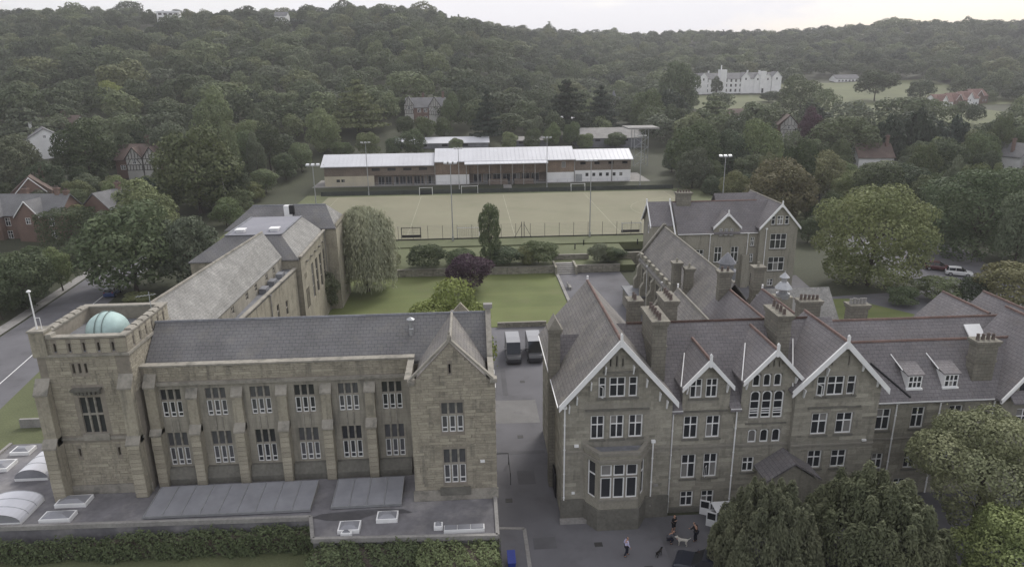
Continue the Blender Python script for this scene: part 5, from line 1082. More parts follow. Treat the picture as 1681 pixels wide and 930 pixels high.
# ---------------------------------------------------------------- vehicles
tyre = mat('tyre_rubber', (.018, .018, .018), rough=.9); rim = mat('alloy', (.5, .5, .52), rough=.3, metal=.8); cglass = mat('car_glass', (.02, .022, .025), rough=.05, spec=.6); lampw = mat('headlamp', (.7, .7, .72), rough=.15, spec=.6); lampr = mat('tail_lamp', (.3, .02, .02), rough=.2); plate = mat('number_plate', (.7, .68, .6))
def paint(n, c): return mat(n, c, rough=.3, n1=(1, 0), n2=(1, .03), spec=.5, coat=.6)
def car(name, label, loc, deg, L_, W_, H_, pm, prof, group, cat='car', roofm=None):
    """prof: stations (x from rear 0 to front 1, lower top z, roof z or None)"""
    o = thing(name, loc, label, cat, group, R_(deg)); ORG[o.name] = Vector((0, 0, 0))
    hw = W_/2; mb = MB(); st = prof
    def ring(x, zt, k): return [(x, -hw*.94*k, .28), (x, -hw*k, .55), (x, -hw*.97*k, zt*.82), (x, -hw*.9*k, zt), (x, hw*.9*k, zt), (x, hw*.97*k, zt*.82), (x, hw*k, .55), (x, hw*.94*k, .28)]
    rings = []
    for i, (t, zb, zr) in enumerate(st):
        k = .93 if i in (0, len(st)-1) else 1.0; rings.append(ring((t-.5)*L_, zb, k))
    for a, b in zip(rings, rings[1:]):
        for i in range(8): mb.face([a[i], a[(i+1) % 8], b[(i+1) % 8], b[i]])
    mb.face(rings[0]); mb.face(rings[-1]); mb.build('body', pm, o, smooth=False, weld=True)
    gh = [(t, zb, zr) for t, zb, zr in st if zr is not None]
    q = MB(); r = MB(); G = []
    for t, zb, zr in gh:
        x = (t-.5)*L_; top_ = zr-zb > .05; kw = .78 if L_ < 5 else .9
        G.append([(x, -hw*.9, zb-.01), (x, -hw*(kw if top_ else .88), max(zr, zb)), (x, hw*(kw if top_ else .88), max(zr, zb)), (x, hw*.9, zb-.01)])
    for i, (a, b) in enumerate(zip(G, G[1:])):
        za, zb_ = gh[i][2]-gh[i][1], gh[i+1][2]-gh[i+1][1]
        for k in (0, 2): q.face([a[k], a[k+1], b[k+1], b[k]])
        if za > .05 and zb_ > .05:
            e = Vector((0, 0, .015)); r.prism([Vector(a[1])+e, Vector(a[2])+e, Vector(b[2])+e, Vector(b[1])+e], (0, 0, .035))
            for s in (0, 2):                  # painted pillars
                pa, pb = (a[0], a[1]) if s == 0 else (a[3], a[2]); r.tube(pa, pb, .035, 5)
        q.face([a[1], a[2], b[2], b[1]])
    q.build('windows', cglass, o); r.build('roof', roofm or pm, o)
    wk = ('wheel', round(H_, 1))
    if wk not in WCACHE:
        wr = .33 if H_ < 2 else .36
        a = MB(); a.tube((0, -.11, 0), (0, .11, 0), wr, 18); b = MB(); b.tube((0, -.115, 0), (0, .115, 0), wr*.62, 12); WCACHE[wk] = (a.mesh('wheel', tyre), b.mesh('rim', rim), wr)
    a, b, wr = WCACHE[wk]
    for x in (.18, .8):
        for s in (-1, 1):
            wl = link('wheel', a, o, ((x-.5)*L_, s*(hw-.1), wr), local=True); link('rim', b, wl, (0, 0, 0), local=True)
    xf = L_/2*.985; zb = st[-1][1]
    for s in (-1, 1):
        boxpart('headlight', lampw, o, xf-.2, xf+.012, s*hw*.55-.16, s*hw*.55+.16, zb-.2, zb-.05); boxpart('tail_light', lampr, o, -xf-.012, -xf+.1, s*hw*.75-.1, s*hw*.75+.1, .75, 1.0)
        boxpart('door_mirror', pm, o, .16*L_, .16*L_+.1, s*(hw+.02)-.1, s*(hw+.02)+.1, st[len(st)//2][1], st[len(st)//2][1]+.15)
    boxpart('number_plate', plate, o, xf-.02, xf+.02, -.26, .26, .4, .52); boxpart('grille', black, o, xf-.05, xf+.008, -.42, .42, .58, zb-.22)
    return o
HATCH = [(0, .85, None), (.02, .95, .96), (.1, .97, 1.4), (.35, .96, 1.48), (.55, .95, 1.44), (.74, .93, .95), (.9, .82, None), (.98, .7, None), (1, .6, None)]
SUV = [(0, .95, None), (.02, 1.08, 1.1), (.08, 1.1, 1.6), (.4, 1.08, 1.72), (.56, 1.06, 1.66), (.72, 1.05, 1.07), (.9, .98, None), (.98, .85, None), (1, .7, None)]
BUS = [(0, 1.2, None), (.01, 1.3, 2.2), (.05, 1.3, 2.55), (.45, 1.3, 2.62), (.74, 1.28, 2.5), (.86, 1.2, 1.22), (.96, 1.05, None), (1, .8, None)]
VAN = [(0, 1.05, None), (.01, 1.1, 1.75), (.05, 1.1, 1.82), (.45, 1.1, 1.84), (.66, 1.08, 1.74), (.82, 1.02, 1.03), (.95, .88, None), (1, .7, None)]
dgrey = paint('charcoal_paint', (.03, .032, .038)); silv = paint('silver_paint', (.42, .43, .45)); pewter = paint('pewter_paint', (.24, .245, .26)); wpaint = paint('white_car_paint', (.68, .68, .68)); navy = paint('navy_paint', (.012, .016, .03)); blue = paint('blue_paint', (.02, .045, .14)); maroon = paint('maroon_paint', (.09, .02, .025))
for x, y, lb, rm in ((4.95, 84.1, 'charcoal minibus with pale roof, nearer the buff stone block', pewter), (7.7, 84.3, 'charcoal minibus with pale roof, nearer the gabled building', pewter)):
    o = car('minibus', lb, (x, y, .01), -90, 5.5, 1.95, 2.6, dgrey, BUS, 'minibuses parked in the yard', 'minibus', rm)
car('parked_car', 'blue hatchback parked on the road beyond the tower', (-60.6, 116.5, .01), 95, 4.0, 1.75, 1.5, blue, HATCH, 'parked cars', roofm=wpaint)
for x, y, d, pm_, lb in ((83.0, 121.2, -30, silv, 'silver car in the far car park, farthest of three in a row'), (84.2, 117.2, -30, maroon, 'dark red car in the far car park between two pale cars'), (85.6, 113.4, -30, wpaint, 'white hatchback in the far car park, nearest of three in a row'), (80.2, 131.5, -30, wpaint, 'white car half hidden by the great tree near the car park')):
    car('parked_car', lb, (x, y, .01), d, 4.2, 1.8, 1.5, pm_, HATCH, 'parked cars')
car('dark_suv', 'navy estate car in the forecourt beside the dark conifers', (16.6, 42.2, .01), 152, 4.7, 1.9, 1.7, navy, SUV, 'parked cars')
VN = car('white_van', 'white van with rear doors open beside the house wall', (21.1, 47.7, .01), 0, 4.4, 1.8, 1.85, wpaint, VAN, 'parked cars', 'van')
red_ = mat('red_cloth', (.3, .03, .04))
for s, ang, w_ in ((1, 205, .8), (-1, 150, .8)):                          # open rear doors hinged at the corners
    a = R_(ang); px_, py_ = -2.18, s*.8; mb = MB(); d = Vector((math.cos(a)*w_, math.sin(a)*w_ if s < 0 else -math.sin(a)*w_*1.0, 0)); n_ = Vector((-d.y, d.x, 0)).normalized()*.05
    P0 = Vector((px_, py_, .5)); z1, z2 = .62, 1.3
    mb.prism([P0-n_, P0+n_, P0+n_+d, P0-n_+d], (0, 0, z1)); q0 = P0+Vector((0, 0, z1))
    for t0, t1 in ((0, .1), (.9, 1)): mb.prism([q0-n_+d*t0, q0+n_+d*t0, q0+n_+d*t1, q0-n_+d*t1], (0, 0, .62))
    mb.prism([q0-n_+Vector((0, 0, .62)), q0+n_+Vector((0, 0, .62)), q0+n_+d+Vector((0, 0, .62)), q0-n_+d+Vector((0, 0, .62))], (0, 0, .08)); dd = mb.build('rear_door', wpaint, VN)
    g = MB(); g.prism([q0-n_*.2+d*.1, q0+n_*.2+d*.1, q0+n_*.2+d*.9, q0-n_*.2+d*.9], (0, 0, .62)); g.build('door_glass', cglass, dd)
boxpart('seat', red_, VN, -2.1, -1.7, -.5, .5, .6, 1.1)
# bins, kerb island, lamp post
for i in (0, 1):
    o = thing('wheelie_bin', (2.3, 44.35-i*.75, 0), ['blue wheelie bin beside the hedge, nearer the alley', 'blue wheelie bin beside the hedge, nearer the lawn edge'][i], 'bin', 'blue bins'); x, y = 2.3, 44.35-i*.75; blu = MT.get('bin_blue') or mat('bin_blue', (.03, .05, .26), rough=.5)
    mb = MB(); mb.prism([(x-.24, y-.26, .1), (x+.24, y-.26, .1), (x+.28, y-.3, .98), (x-.28, y-.3, .98)], (0, .56, 0)); mb.build('bin_body', blu, o); mb = MB(); mb.prism([(x-.31, y-.34, .98), (x+.31, y-.34, .98), (x+.31, y+.34, 1.06), (x-.31, y+.34, 1.06)], (0, 0, .05)); mb.build('lid', blu, o)
    for s in (-.22, .22):
        mb = MB(); mb.tube((x+s-.03, y+.28, .1), (x+s+.03, y+.28, .1), .1, 10); mb.build('wheel', tyre, o)
isl = sheet('kerb_island', [(1.6, 42), (3.6, 42), (3.6, 48.4), (1.6, 48.6)], .1, asphalt); kerb(isl, [(3.7, 41.9), (3.62, 48.5), (1.6, 48.7)], 0, .13, .3)
rl = thing('handrail', (2.6, 57, 0), 'black handrail against the side of the buff block in the alley', 'handrail')
for y in (55.0, 58.4):
    mb = MB(); mb.tube((2.9, y, 0), (2.9, y, 1.2), .03, 6); mb.build('post', black, rl)
mb = MB(); mb.tube((2.9, 55, 1.2), (2.9, 58.4, 1.2), .03, 6); mb.tube((1.5, 58.4, 1.2), (2.9, 58.4, 1.2), .03, 6); mb.tube((2.9, 55, .6), (2.9, 58.4, .6), .02, 6); mb.build('rail', black, rl)
lp = thing('street_lamp', (27.9, 39, 0), 'slim grey lamp post with pale head in front of the conifers', 'street lamp')
mb = MB(); mb.tube((27.9, 39, 0), (27.75, 39, 3.9), .06, 8, .045); mb.build('pole', galv, lp); mb = MB(); mb.prism([(27.6, 38.85, 3.85), (27.95, 38.85, 3.85), (28.1, 38.9, 3.95), (27.6, 38.9, 4.02)], (0, .25, 0)); mb.build('lamp_head', lampm, lp)
# telegraph poles along the left bank
for x, y, z, h, dx, lb in ((-60, 176, 3, 8, -.7, 'leaning pale telegraph pole on the bank left of the pitch'),):
    o = thing('telegraph_pole', (x, y, z), lb, 'pole'); mb = MB(); mb.tube((x, y, z-.5), (x+dx, y, z+h), .12, 8, .09); mb.build('shaft', conc, o); mb = MB(); mb.tube((x+dx-.7, y, z+h-.5), (x+dx+.7, y, z+h-.5), .05, 6); mb.build('crossarm', conc, o)
# ---------------------------------------------------------------- people and dogs
def skin_mesh(name, verts, edges, root, m, parent, sub=2, smooth=True):
    """verts: [(x, y, z, rx, ry)]; grown with a Skin modifier"""
    me = bpy.data.meshes.new(name); me.from_pydata([v[:3] for v in verts], edges, []); me.materials.append(m)
    o = link(name, me, parent, (0, 0, 0), local=True)
    s = o.modifiers.new('skin', 'SKIN'); s.use_smooth_shade = smooth
    for i, v in enumerate(verts):
        sv = me.skin_vertices[0].data[i]; sv.radius = (v[3], v[4] if len(v) > 4 else v[3]); sv.use_root = (i == root)
    d = o.modifiers.new('smooth', 'SUBSURF'); d.levels = sub; d.render_levels = sub
    return o
def person(label, loc, deg, sk, top, bot, hair, pose='stand', skirt=False, h=1.74):
    o = thing('person', loc, label, 'person', 'people in the forecourt', R_(deg)); ORG[o.name] = Vector((0, 0, 0)); k = h/1.75
    # joints in a frame facing +x
    if pose == 'crouch':
        pel = (-.18, 0, .42); ch = (.05, 0, .78); nk = (.14, 0, .95); hd = (.2, 0, 1.08)
        legs = [((-.15, s*.1, .42), (.25, s*.16, .5), (.02, s*.14, .09), (.17, s*.15, .04)) for s in (-1, 1)]
        arms = [((.1, s*.19, .87), (.28, s*.24, .66), (.48, s*.14, .56), (.56, s*.12, .54)) for s in (-1, 1)]
    elif pose == 'lean':
        pel = (0, 0, .9); ch = (.12, 0, 1.25); nk = (.2, 0, 1.42); hd = (.27, 0, 1.54)
        legs = [((0, s*.1, .88), (.06, s*.1, .48), (.0, s*.1, .08), (.17, s*.12, .04)) for s in (-1, 1)]
        arms = [((.17, s*.19, 1.35), (.3, s*.24, 1.1), (.5, s*.18, .98), (.58, s*.17, .96)) for s in (-1, 1)]
    else:
        st = .16 if pose == 'walk' else .03
        pel = (0, 0, .93); ch = (.02, 0, 1.28); nk = (.03, 0, 1.47); hd = (.06, 0, 1.6)
        legs = [((0, s*.09, .9), (.05+s*st*.6, s*.1, .5), (s*st-.04, s*.1, .08), (s*st+.12, s*.12, .04)) for s in (-1, 1)]
        arms = [((.02, s*.19, 1.4), (-.02-s*st*.5, s*.24, 1.13), (.1-s*st*.7, s*.24, .9), (.13-s*st*.7, s*.24, .82)) for s in (-1, 1)]
        if pose == 'phone': arms = [((.02, s*.19, 1.4), (.06, s*.23, 1.16), (.24, s*.1, 1.28), (.29, s*.07, 1.33)) for s in (-1, 1)]
    V, E = [], []
    def add(p, r, par, ry=None):
        V.append((p[0]*k, p[1]*k, p[2]*k, r*k, (ry or r)*k)); i = len(V)-1
        if par is not None: E.append((par, i))
        return i
    def lerp(a, b, t): return tuple(a[i]+(b[i]-a[i])*t for i in range(3))
    p0 = add(pel, .125, None, .15); c0 = add(ch, .12, p0, .165); n0 = add(nk, .055, c0); h0 = add(lerp(nk, hd, .6), .075, n0, .07); h1 = add(hd, .098, h0, .085); h2 = add((hd[0]-.01, 0, hd[2]+.09), .07, h1)
    nose = add((hd[0]+.105, 0, hd[2]-.02), .014, h1)
    for s, a in zip((-1, 1), arms):
        s0 = add(a[0], .058, c0); e0 = add(a[1], .044, s0); w0 = add(a[2], .03, e0); pm_ = add(a[3], .03, w0, .038); d = Vector(a[3])-Vector(a[2]); d.normalize(); sd_ = Vector((0, 1, 0)); 
        for f_ in range(4):
            b = Vector(a[3])+sd_*(f_-1.5)*.02; L1 = (.045, .052, .048, .038)[f_]; m1 = add(tuple(b+d*.03), .0095, pm_); add(tuple(b+d*(.03+L1)+Vector((0, 0, -.012))), .008, m1)
        t1 = add(tuple(Vector(a[2]).lerp(Vector(a[3]), .5)+sd_*(-s)*.045+d*.02), .011, w0); add(tuple(Vector(a[2]).lerp(Vector(a[3]), .5)+sd_*(-s)*.055+d*.06), .009, t1)
    for l_ in legs:
        a = add(l_[0], .088, p0); b = add(l_[1], .062, a); c = add(l_[2], .042, b); add(l_[3], .036, c, .03)
    skin_mesh('body', V, E, 0, sk, o)
    V, E = [], []
    p0 = add(lerp(pel, ch, -.05), .145, None, .17); c0 = add(ch, .135, p0, .185); n0 = add(lerp(ch, nk, .75), .075, c0)
    for a in arms: s0 = add(a[0], .075, c0); e0 = add(a[1], .058, s0); add(lerp(a[1], a[2], .85), .042, e0)
    skin_mesh('shirt', V, E, 0, top, o)
    V, E = [], []; p0 = add(lerp(pel, ch, .05), .142, None, .165)
    for l_ in legs:
        a = add(l_[0], .1, p0); b = add(l_[1], .08 if not skirt else .1, a)
        if not skirt: add(lerp(l_[1], l_[2], .95), .06, b)
    skin_mesh('skirt' if skirt else 'trousers', V, E, 0, bot, o)
    V, E = [], []; a = add((hd[0]-.03, 0, hd[2]+.06), .098, None, .092); add((hd[0]-.07, 0, hd[2]-.02), .075, a); skin_mesh('hair', V, E, 0, hair, o)
    for i, l_ in enumerate(legs):
        V, E = [], []; a = add((l_[2][0]-.02, l_[2][1], .045/k), .05, None, .045); add((l_[3][0]+.05, l_[3][1], .038/k), .042, a, .035); skin_mesh('shoe', V, E, 0, black, o)
    return o
skn = mat('skin', (.42, .25, .18), rough=.6, n1=(1, 0), n2=(1, 0)); hair_d = mat('dark_hair', (.03, .022, .018)); hair_b = mat('brown_hair', (.12, .075, .04))
lil = mat('lilac_cotton', (.52, .50, .68)); nvt = mat('dark_trousers', (.02, .022, .035)); blk = mat('black_cotton', (.02, .02, .022)); gry = mat('grey_cotton', (.1, .1, .11))
person('person in a lilac shirt and dark trousers walking across the forecourt', (11.18, 44.7, .01), 10, skn, lil, nvt, hair_d, 'walk')
person('person in a black dress standing with raised hands near the house wall', (15.57, 47.24, .01), -60, skn, blk, blk, hair_b, 'phone', True, 1.68)
person('person in dark clothes crouching to greet the pale dog', (14.95, 45.95, .01), -15, skn, gry, nvt, hair_b, 'crouch')
person('person in black bending beside the open van door', (17.0, 45.95, .01), 120, skn, blk, nvt, hair_d, 'lean')
def dog(label, loc, deg, m, k=1.0):
    o = thing('dog', loc, label, 'dog', 'dogs in the forecourt', R_(deg)); ORG[o.name] = Vector((0, 0, 0)); V, E = [], []
    def add(x, y, z, r, p, ry=None):
        V.append((x*k, y*k, z*k, r*k, (ry or r)*k)); i = len(V)-1
        if p is not None: E.append((p, i))
        return i
    b = add(0, 0, .5, .1, None, .12); c = add(.26, 0, .5, .115, b, .15); n = add(.4, 0, .64, .07, c); hd = add(.48, 0, .74, .075, n); mz = add(.58, 0, .71, .042, hd); add(.66, 0, .695, .032, mz)
    for s in (-1, 1): e_ = add(.44, s*.06, .8, .022, hd); add(.42, s*.085, .73, .012, e_)
    r = add(-.28, 0, .52, .095, b, .115); t = add(-.38, 0, .58, .03, r); t2 = add(-.52, 0, .68, .02, t); add(-.6, 0, .78, .012, t2)
    for s in (-1, 1):
        f1 = add(.28, s*.09, .36, .05, c); f2 = add(.27, s*.09, .17, .03, f1); f3 = add(.28, s*.09, .04, .026, f2); add(.33, s*.09, .025, .026, f3, .02)
        h1 = add(-.26, s*.1, .36, .062, r); h2 = add(-.2, s*.1, .27, .04, h1); h3 = add(-.33, s*.1, .16, .026, h2); h4 = add(-.3, s*.1, .035, .024, h3); add(-.24, s*.1, .025, .026, h4, .02)
    skin_mesh('body', V, E, 0, m, o); mb = MB(); mb.lathe(.41*k, 0, [(.085*k, .6*k), (.085*k, .64*k)], 12); mb.build('collar', red_, o)
wdog = mat('cream_fur', (.55, .52, .46), n1=(20, .15), n2=(3, .1)); bdog = mat('black_fur', (.018, .017, .016), n1=(20, .2), n2=(3, .1))
dog('pale cream dog standing between the crouching person and the van', (15.85, 45.6, .01), 165, wdog, 1.0); dog('small black dog on the tarmac near the navy car', (13.65, 44.5, .01), 40, bdog, .8)
# ---------------------------------------------------------------- houses round about
aged = mat('aged_render', (.46, .45, .42), n1=(3, .06), n2=(.4, .12)); timb = mat('black_timber', (.03, .026, .022)); greyroof = mat('grey_slate_far', (.17, .17, .175), n1=(5, .12), n2=(.4, .15), brick=(.4, .26, .014, (.19, .19, .19), (.1, .1, .1)))
brownroof = mat('brown_tile', (.15, .12, .105), n1=(5, .15), n2=(.4, .2), brick=(.3, .24, .012, (.14, .10, .085), (.08, .06, .05)))
def house(name, label, x, y, z, deg, w_, d_, he, hr, wm, rm, axis='x', gables=(), chim=(), wins=(), fm=None, bg=None, group='houses among the trees', extra=None):
    """w_ along the front (local x), d_ deep; front faces local -y. gables: (x, width, eave, apex, projection, timbered)"""
    o = thing(name, (x, y, z), label, 'house', group, R_(deg)); ORG[o.name] = Vector((0, 0, 0)); f_ = fr(-w_/2, -d_/2); W2, D2 = w_/2, d_/2
    ops = [(a, a+c, b, b+h) for a, b, c, h in wins]
    mb = MB()
    if axis == 'x':
        wall(mb, f_, 0, w_, -1.5, he, ops, reveal=.15); wall(mb, fr(W2, -D2, 90), 0, d_, -1.5, [(0, he), (D2, hr), (d_, he)]); wall(mb, fr(W2, D2, 180), 0, w_, -1.5, he); wall(mb, fr(-W2, D2, -90), 0, d_, -1.5, [(0, he), (D2, hr), (d_, he)])
    else:
        wall(mb, f_, 0, w_, -1.5, [(0, he), (W2, hr), (w_, he)], ops, reveal=.15); wall(mb, fr(W2, -D2, 90), 0, d_, -1.5, he); wall(mb, fr(W2, D2, 180), 0, w_, -1.5, [(0, he), (W2, hr), (w_, he)]); wall(mb, fr(-W2, D2, -90), 0, d_, -1.5, he)
    mb.build('wall', [wm, dark], o)
    q = MB(); gable_roof(q, axis, 0, (D2 if axis == 'x' else W2)+.35, he-.1, hr+.12, -(W2 if axis == 'x' else D2)-.35, (W2 if axis == 'x' else D2)+.35, .16); r = q.build('roof', rm, o)
    for a, b, c, h in wins: window(o, f_, a, a+c, b, b+h, cols=(.5, .5) if c > .8 else (1,), rows=(.6, .4), fm=fm or white, depth=.06)
    for gx, gw, ge, ga, pj, tb in gables:
        g = MB(); fg = fr(gx-gw/2, -D2-pj); go = [(gw/2-.55, gw/2+.55, ge-1.7, ge-.3)]
        wall(g, fg, 0, gw, -1.5, [(0, ge), (gw/2, ga), (gw, ge)], go, reveal=.15); g.box(gx-gw/2, gx-gw/2+.1, -D2-pj+.02, .2, -1.5, ge-.05); g.box(gx+gw/2-.1, gx+gw/2, -D2-pj+.02, .2, -1.5, ge-.05)
        g.build('gable_wall', [aged if tb else wm, dark], o); window(o, fg, *go[0], fm=fm or white, depth=.05)
        g = MB(); gable_roof(g, 'y', gx, gw/2+.3, ge-.12, ga+.12, -D2-pj-.3, 0, .14); g.build('gable_roof', rm, o); barge(o, fg, gw/2, gw/2+.3, ge-.1, ga+.13, d=.34, w_=.26, t=.08, fin=False, m=timb if tb else white)
        if tb:
            def beam(a, b):
                m_ = MB(); m_.tube(pt(fg, a[0], .03, a[1]), pt(fg, b[0], .03, b[1]), .09, 4); m_.build('timber', timb, o)
            for k in range(1, 5):
                u = gw*k/5; beam((u, ge-.25), (u, ge+(ga-ge)*(1-abs(u-gw/2)/(gw/2))-.2))
            for zz in (ge-.25, ge-1.9): beam((.05, zz), (gw-.05, zz))
            beam((.3, ge-1.9), (gw*.3, ge-.25)); beam((gw-.3, ge-1.9), (gw*.7, ge-.25))
            for k in range(0, 6): beam((.05+(gw-.1)*k/5, ge-1.9), (.05+(gw-.1)*k/5, ge-3.4))
            beam((.05, ge-3.4), (gw-.05, ge-3.4))
    for cx_, cy_, zt in chim: chimney(o, cx_-.45, cx_+.45, cy_-.35, cy_+.35, he, zt, 3, sm=bg or brick_m)
    return o
house('brick_house', 'red brick house with grey slate roof at the left edge', -96.5, 159.5, 1.0, -6, 17, 8.5, 5.6, 9.4, brick_m, greyroof, gables=[(2.5, 5.2, 5.6, 8.8, 1.6, False), (-6.5, 5.0, 5.6, 8.6, 1.2, False)], chim=[(-1.5, .5, 10.6), (6, 0, 10.8), (8, 0, 10.2)], wins=[(4.6, 3.2, 1.2, 1.8), (7.4, 3.2, 1.2, 1.8), (4.6, .4, 1.2, 1.8), (7.6, .4, 1.2, 1.8), (14.4, 3.2, 1.2, 1.8), (14.4, .4, 1.4, 1.8)])
house('brick_house', 'brick house with pale pitched roof right of the first, end on', -82.5, 166, 1.2, -20, 8, 10, 5.4, 8.8, brick_m, greyroof, axis='y', chim=[(0, 2, 10.2)], wins=[(1.2, 3.0, 1.2, 1.7), (5, 3.0, 1.2, 1.7)])
house('gabled_house', 'house with one white-edged gable behind the brick house', -108, 180, 3.5, 25, 8, 11, 5.0, 8.6, brick_m, brownroof, axis='y', gables=[(0, 6, 5, 8.4, .8, False)], chim=[(2, 2, 10)])
house('white_house', 'tall white rendered house with slate roof among trees at the left', -138.5, 242, 9.3, 32, 11, 13, 6.2, 9.6, render_w, greyroof, axis='y', chim=[(-3, 5, 11.2)], wins=[(4.9, 6.6, .9, .9)], bg=render_w)
house('brown_roof_house', 'brown roofed house just above the tall white house', -144, 266, 13, -10, 12, 9, 4.5, 8.2, render_w, brownroof, chim=[(0, 0, 9.6)], wins=[(2, 1.5, 1.2, 1.4), (8, 1.5, 1.2, 1.4)])
house('timbered_house', 'half-timbered house with two matching gables left of the pitch', -94.4, 213.5, 6.3, 4, 14, 9, 5.6, 9.4, brick_m, brownroof, gables=[(-1.6, 4.2, 6.0, 8.9, 1.0, True), (3.0, 4.2, 6.0, 8.9, 1.0, True)], chim=[(.6, 1, 11.6)], wins=[(8.2, 2.7, 1.6, 1.3), (8.2, .5, 1.6, 1.3), (1.2, 2.7, 1.4, 1.3)])
house('timbered_house', 'far half-timbered house above the pavilion', -17.3, 301.5, 14.6, 2, 16, 10, 6.0, 9.6, brick_m, greyroof, gables=[(3.6, 4.6, 6.4, 10.0, 1.2, True), (-6.8, 3.6, 7.0, 10.4, .6, True)], chim=[(-1, 1, 11.2), (7.2, 0, 11.8)], wins=[(4.6, 4.0, 1.4, 1.5), (7.2, 4.0, 1.4, 1.5), (4.6, 1.0, 1.4, 1.5), (7.2, 1.0, 1.4, 1.5)])
hwins = [(3+i*3.5, z_, 1.3, 1.9) for i in range(17) for z_ in (1.0, 4.4, 7.6) if i not in (4, 10)]
HT = house('white_hotel', 'long white gabled hotel with central tower on the far slope', 190, 506, 16.6, 5, 62, 14, 9.8, 13.6, render_w, greyroof, gables=[(-27, 6, 10.5, 13.8, .8, False), (4, 6.5, 10.5, 14.0, .8, False), (13, 5, 10.2, 13.0, .5, False), (20.5, 5, 10.2, 13.0, .5, False), (27, 7, 10.5, 14.2, 1.0, False)], chim=[(-20, 1, 15.2), (-8, 1, 15.2), (9, 1, 15.4), (18, 1, 15.2)], wins=hwins, fm=dress_d, bg=render_w, group='large white buildings')
mb = MB(); mb.box(-15, -10.6, -8.4, -3.5, -1, 15.2); mb.build('tower', render_w, HT)
for i in range(3): boxpart('merlon', render_w, HT, -15+i*1.7, -14+i*1.7, -8.4, -3.5, 15.2, 16.0)
mb = MB(); mb.tube((-13.9, -6, 15), (-13.9, -6, 19), .45, 8); mb.build('stair_turret', render_w, HT)
mb = MB(); mb.box(14.6, 18.8, -8.2, -4, -1, 14.6); mb.build('porch_tower', render_w, HT); boxpart('door', dark, HT, 16, 17.4, -8.25, -8.19, 0, 3)
house('bungalow', 'low white bungalow with grey roof at the top of the field', 303.5, 570, 20.6, 8, 21, 9, 3.6, 6.4, render_w, greyroof, wins=[(2+i*3.1, 1.2, 1.8, 1.5) for i in range(6)])
o = house('hilltop_house', 'white flat-roofed villa on the hilltop at the left', -243, 632, 75.2, 12, 17, 10, 7.0, 7.6, render_w, mroof, wins=[(1.2+i*4, 4.2, 2.6, 1.6) for i in range(4)]+[(1.2+i*4, 1.0, 2.6, 1.6) for i in range(4)], fm=dress_d)
house('hilltop_house', 'small pale house half hidden in the hilltop trees', -150, 625, 73.5, -5, 10, 8, 4.5, 7.5, render_w, greyroof, wins=[(2, 2, 1.6, 1.4), (6, 2, 1.6, 1.4)])
TH = house('turret_house', 'pale house with pointed turret among the far trees', 82.5, 398, 9.2, 0, 6, 7, 7.0, 10.2, render_w, greyroof, wins=[(3.6, 4.5, 1, 1.5), (3.6, 1.5, 1, 1.5)])
mb = MB(); mb.lathe(-2.2, -3.8, [(1.5, -1), (1.5, 9)], 10); mb.build('turret', render_w, TH); mb = MB(); mb.lathe(-2.2, -3.8, [(1.8, 9), (.9, 12), (.05, 14)], 10); mb.build('turret_roof', lead, TH)
for i, (x, y, d, lb) in enumerate(((272, 403, 20, 'red tiled house with white-edged gable, lowest of the row at the right'), (289, 415, 18, 'red tiled house in the middle of the row at the right'), (304, 426, 16, 'red tiled house, third of the row at the right'), (320, 440, 16, 'red tiled house farthest up the row at the right'))):
    house('red_roofed_house', lb, x, y, float(T(x, y)), d, 13, 10, 4.6, 8.6, brick_m if i % 2 else render_w, tile_r, gables=[(-2.5, 5.5, 4.6, 8.0, 1.4, False)], wins=[(8, 1.2, 1.4, 1.3), (10.5, 1.2, 1.4, 1.3)], group='red roofed houses')
house('white_house', 'white gabled house with brick chimney at the right edge', 176, 218, 1.7, 20, 10, 10, 5.4, 9.2, render_w, greyroof, axis='y', chim=[(-3.2, -1, 10.8)], wins=[(2, 3, 1.2, 1.4)])
house('brown_roof_house', 'brown roofed house with tall brick chimney behind the great tree', 132.5, 226, 2.1, -8, 11, 10, 4.6, 8.6, render_w, brownroof, chim=[(4.2, -1, 11.2)], wins=[(2, 1.5, 1.3, 1.4), (7, 1.5, 1.3, 1.4)])
house('grey_outbuilding', 'low grey roofed outbuilding beside the brown roofed house', 146, 229, 2.2, 0, 11, 7, 2.2, 4.2, render_w, greyroof)
house('timbered_house', 'tall narrow half-timbered gable below the field', 131.5, 289, 5.4, -14, 8, 12, 7.0, 10.8, brick_m, brownroof, axis='y', gables=[(0, 6.4, 7.0, 10.6, .6, True)])
house('modern_house', 'dark roofed house with white walls below the hotel lawn', 127.5, 345, 7.6, 6, 17, 10, 4.2, 7.6, render_w, brownroof, chim=[(-6, 0, 9)], wins=[(2+i*3.6, 1.2, 2.2, 1.6) for i in range(4)])
house('white_house', 'white house cut by the left edge high on the slope', -206, 336, 21.4, 10, 9, 9, 5.5, 8.2, render_w, greyroof, wins=[(4.5, 3.2, 1.4, 1.4), (4.5, .6, 1.4, 1.4)])
house('white_cottage', 'tiny white roofed cottage between the cedars', 46, 332, 8.2, 30, 7, 6, 3.0, 5.6, render_w, mroof)
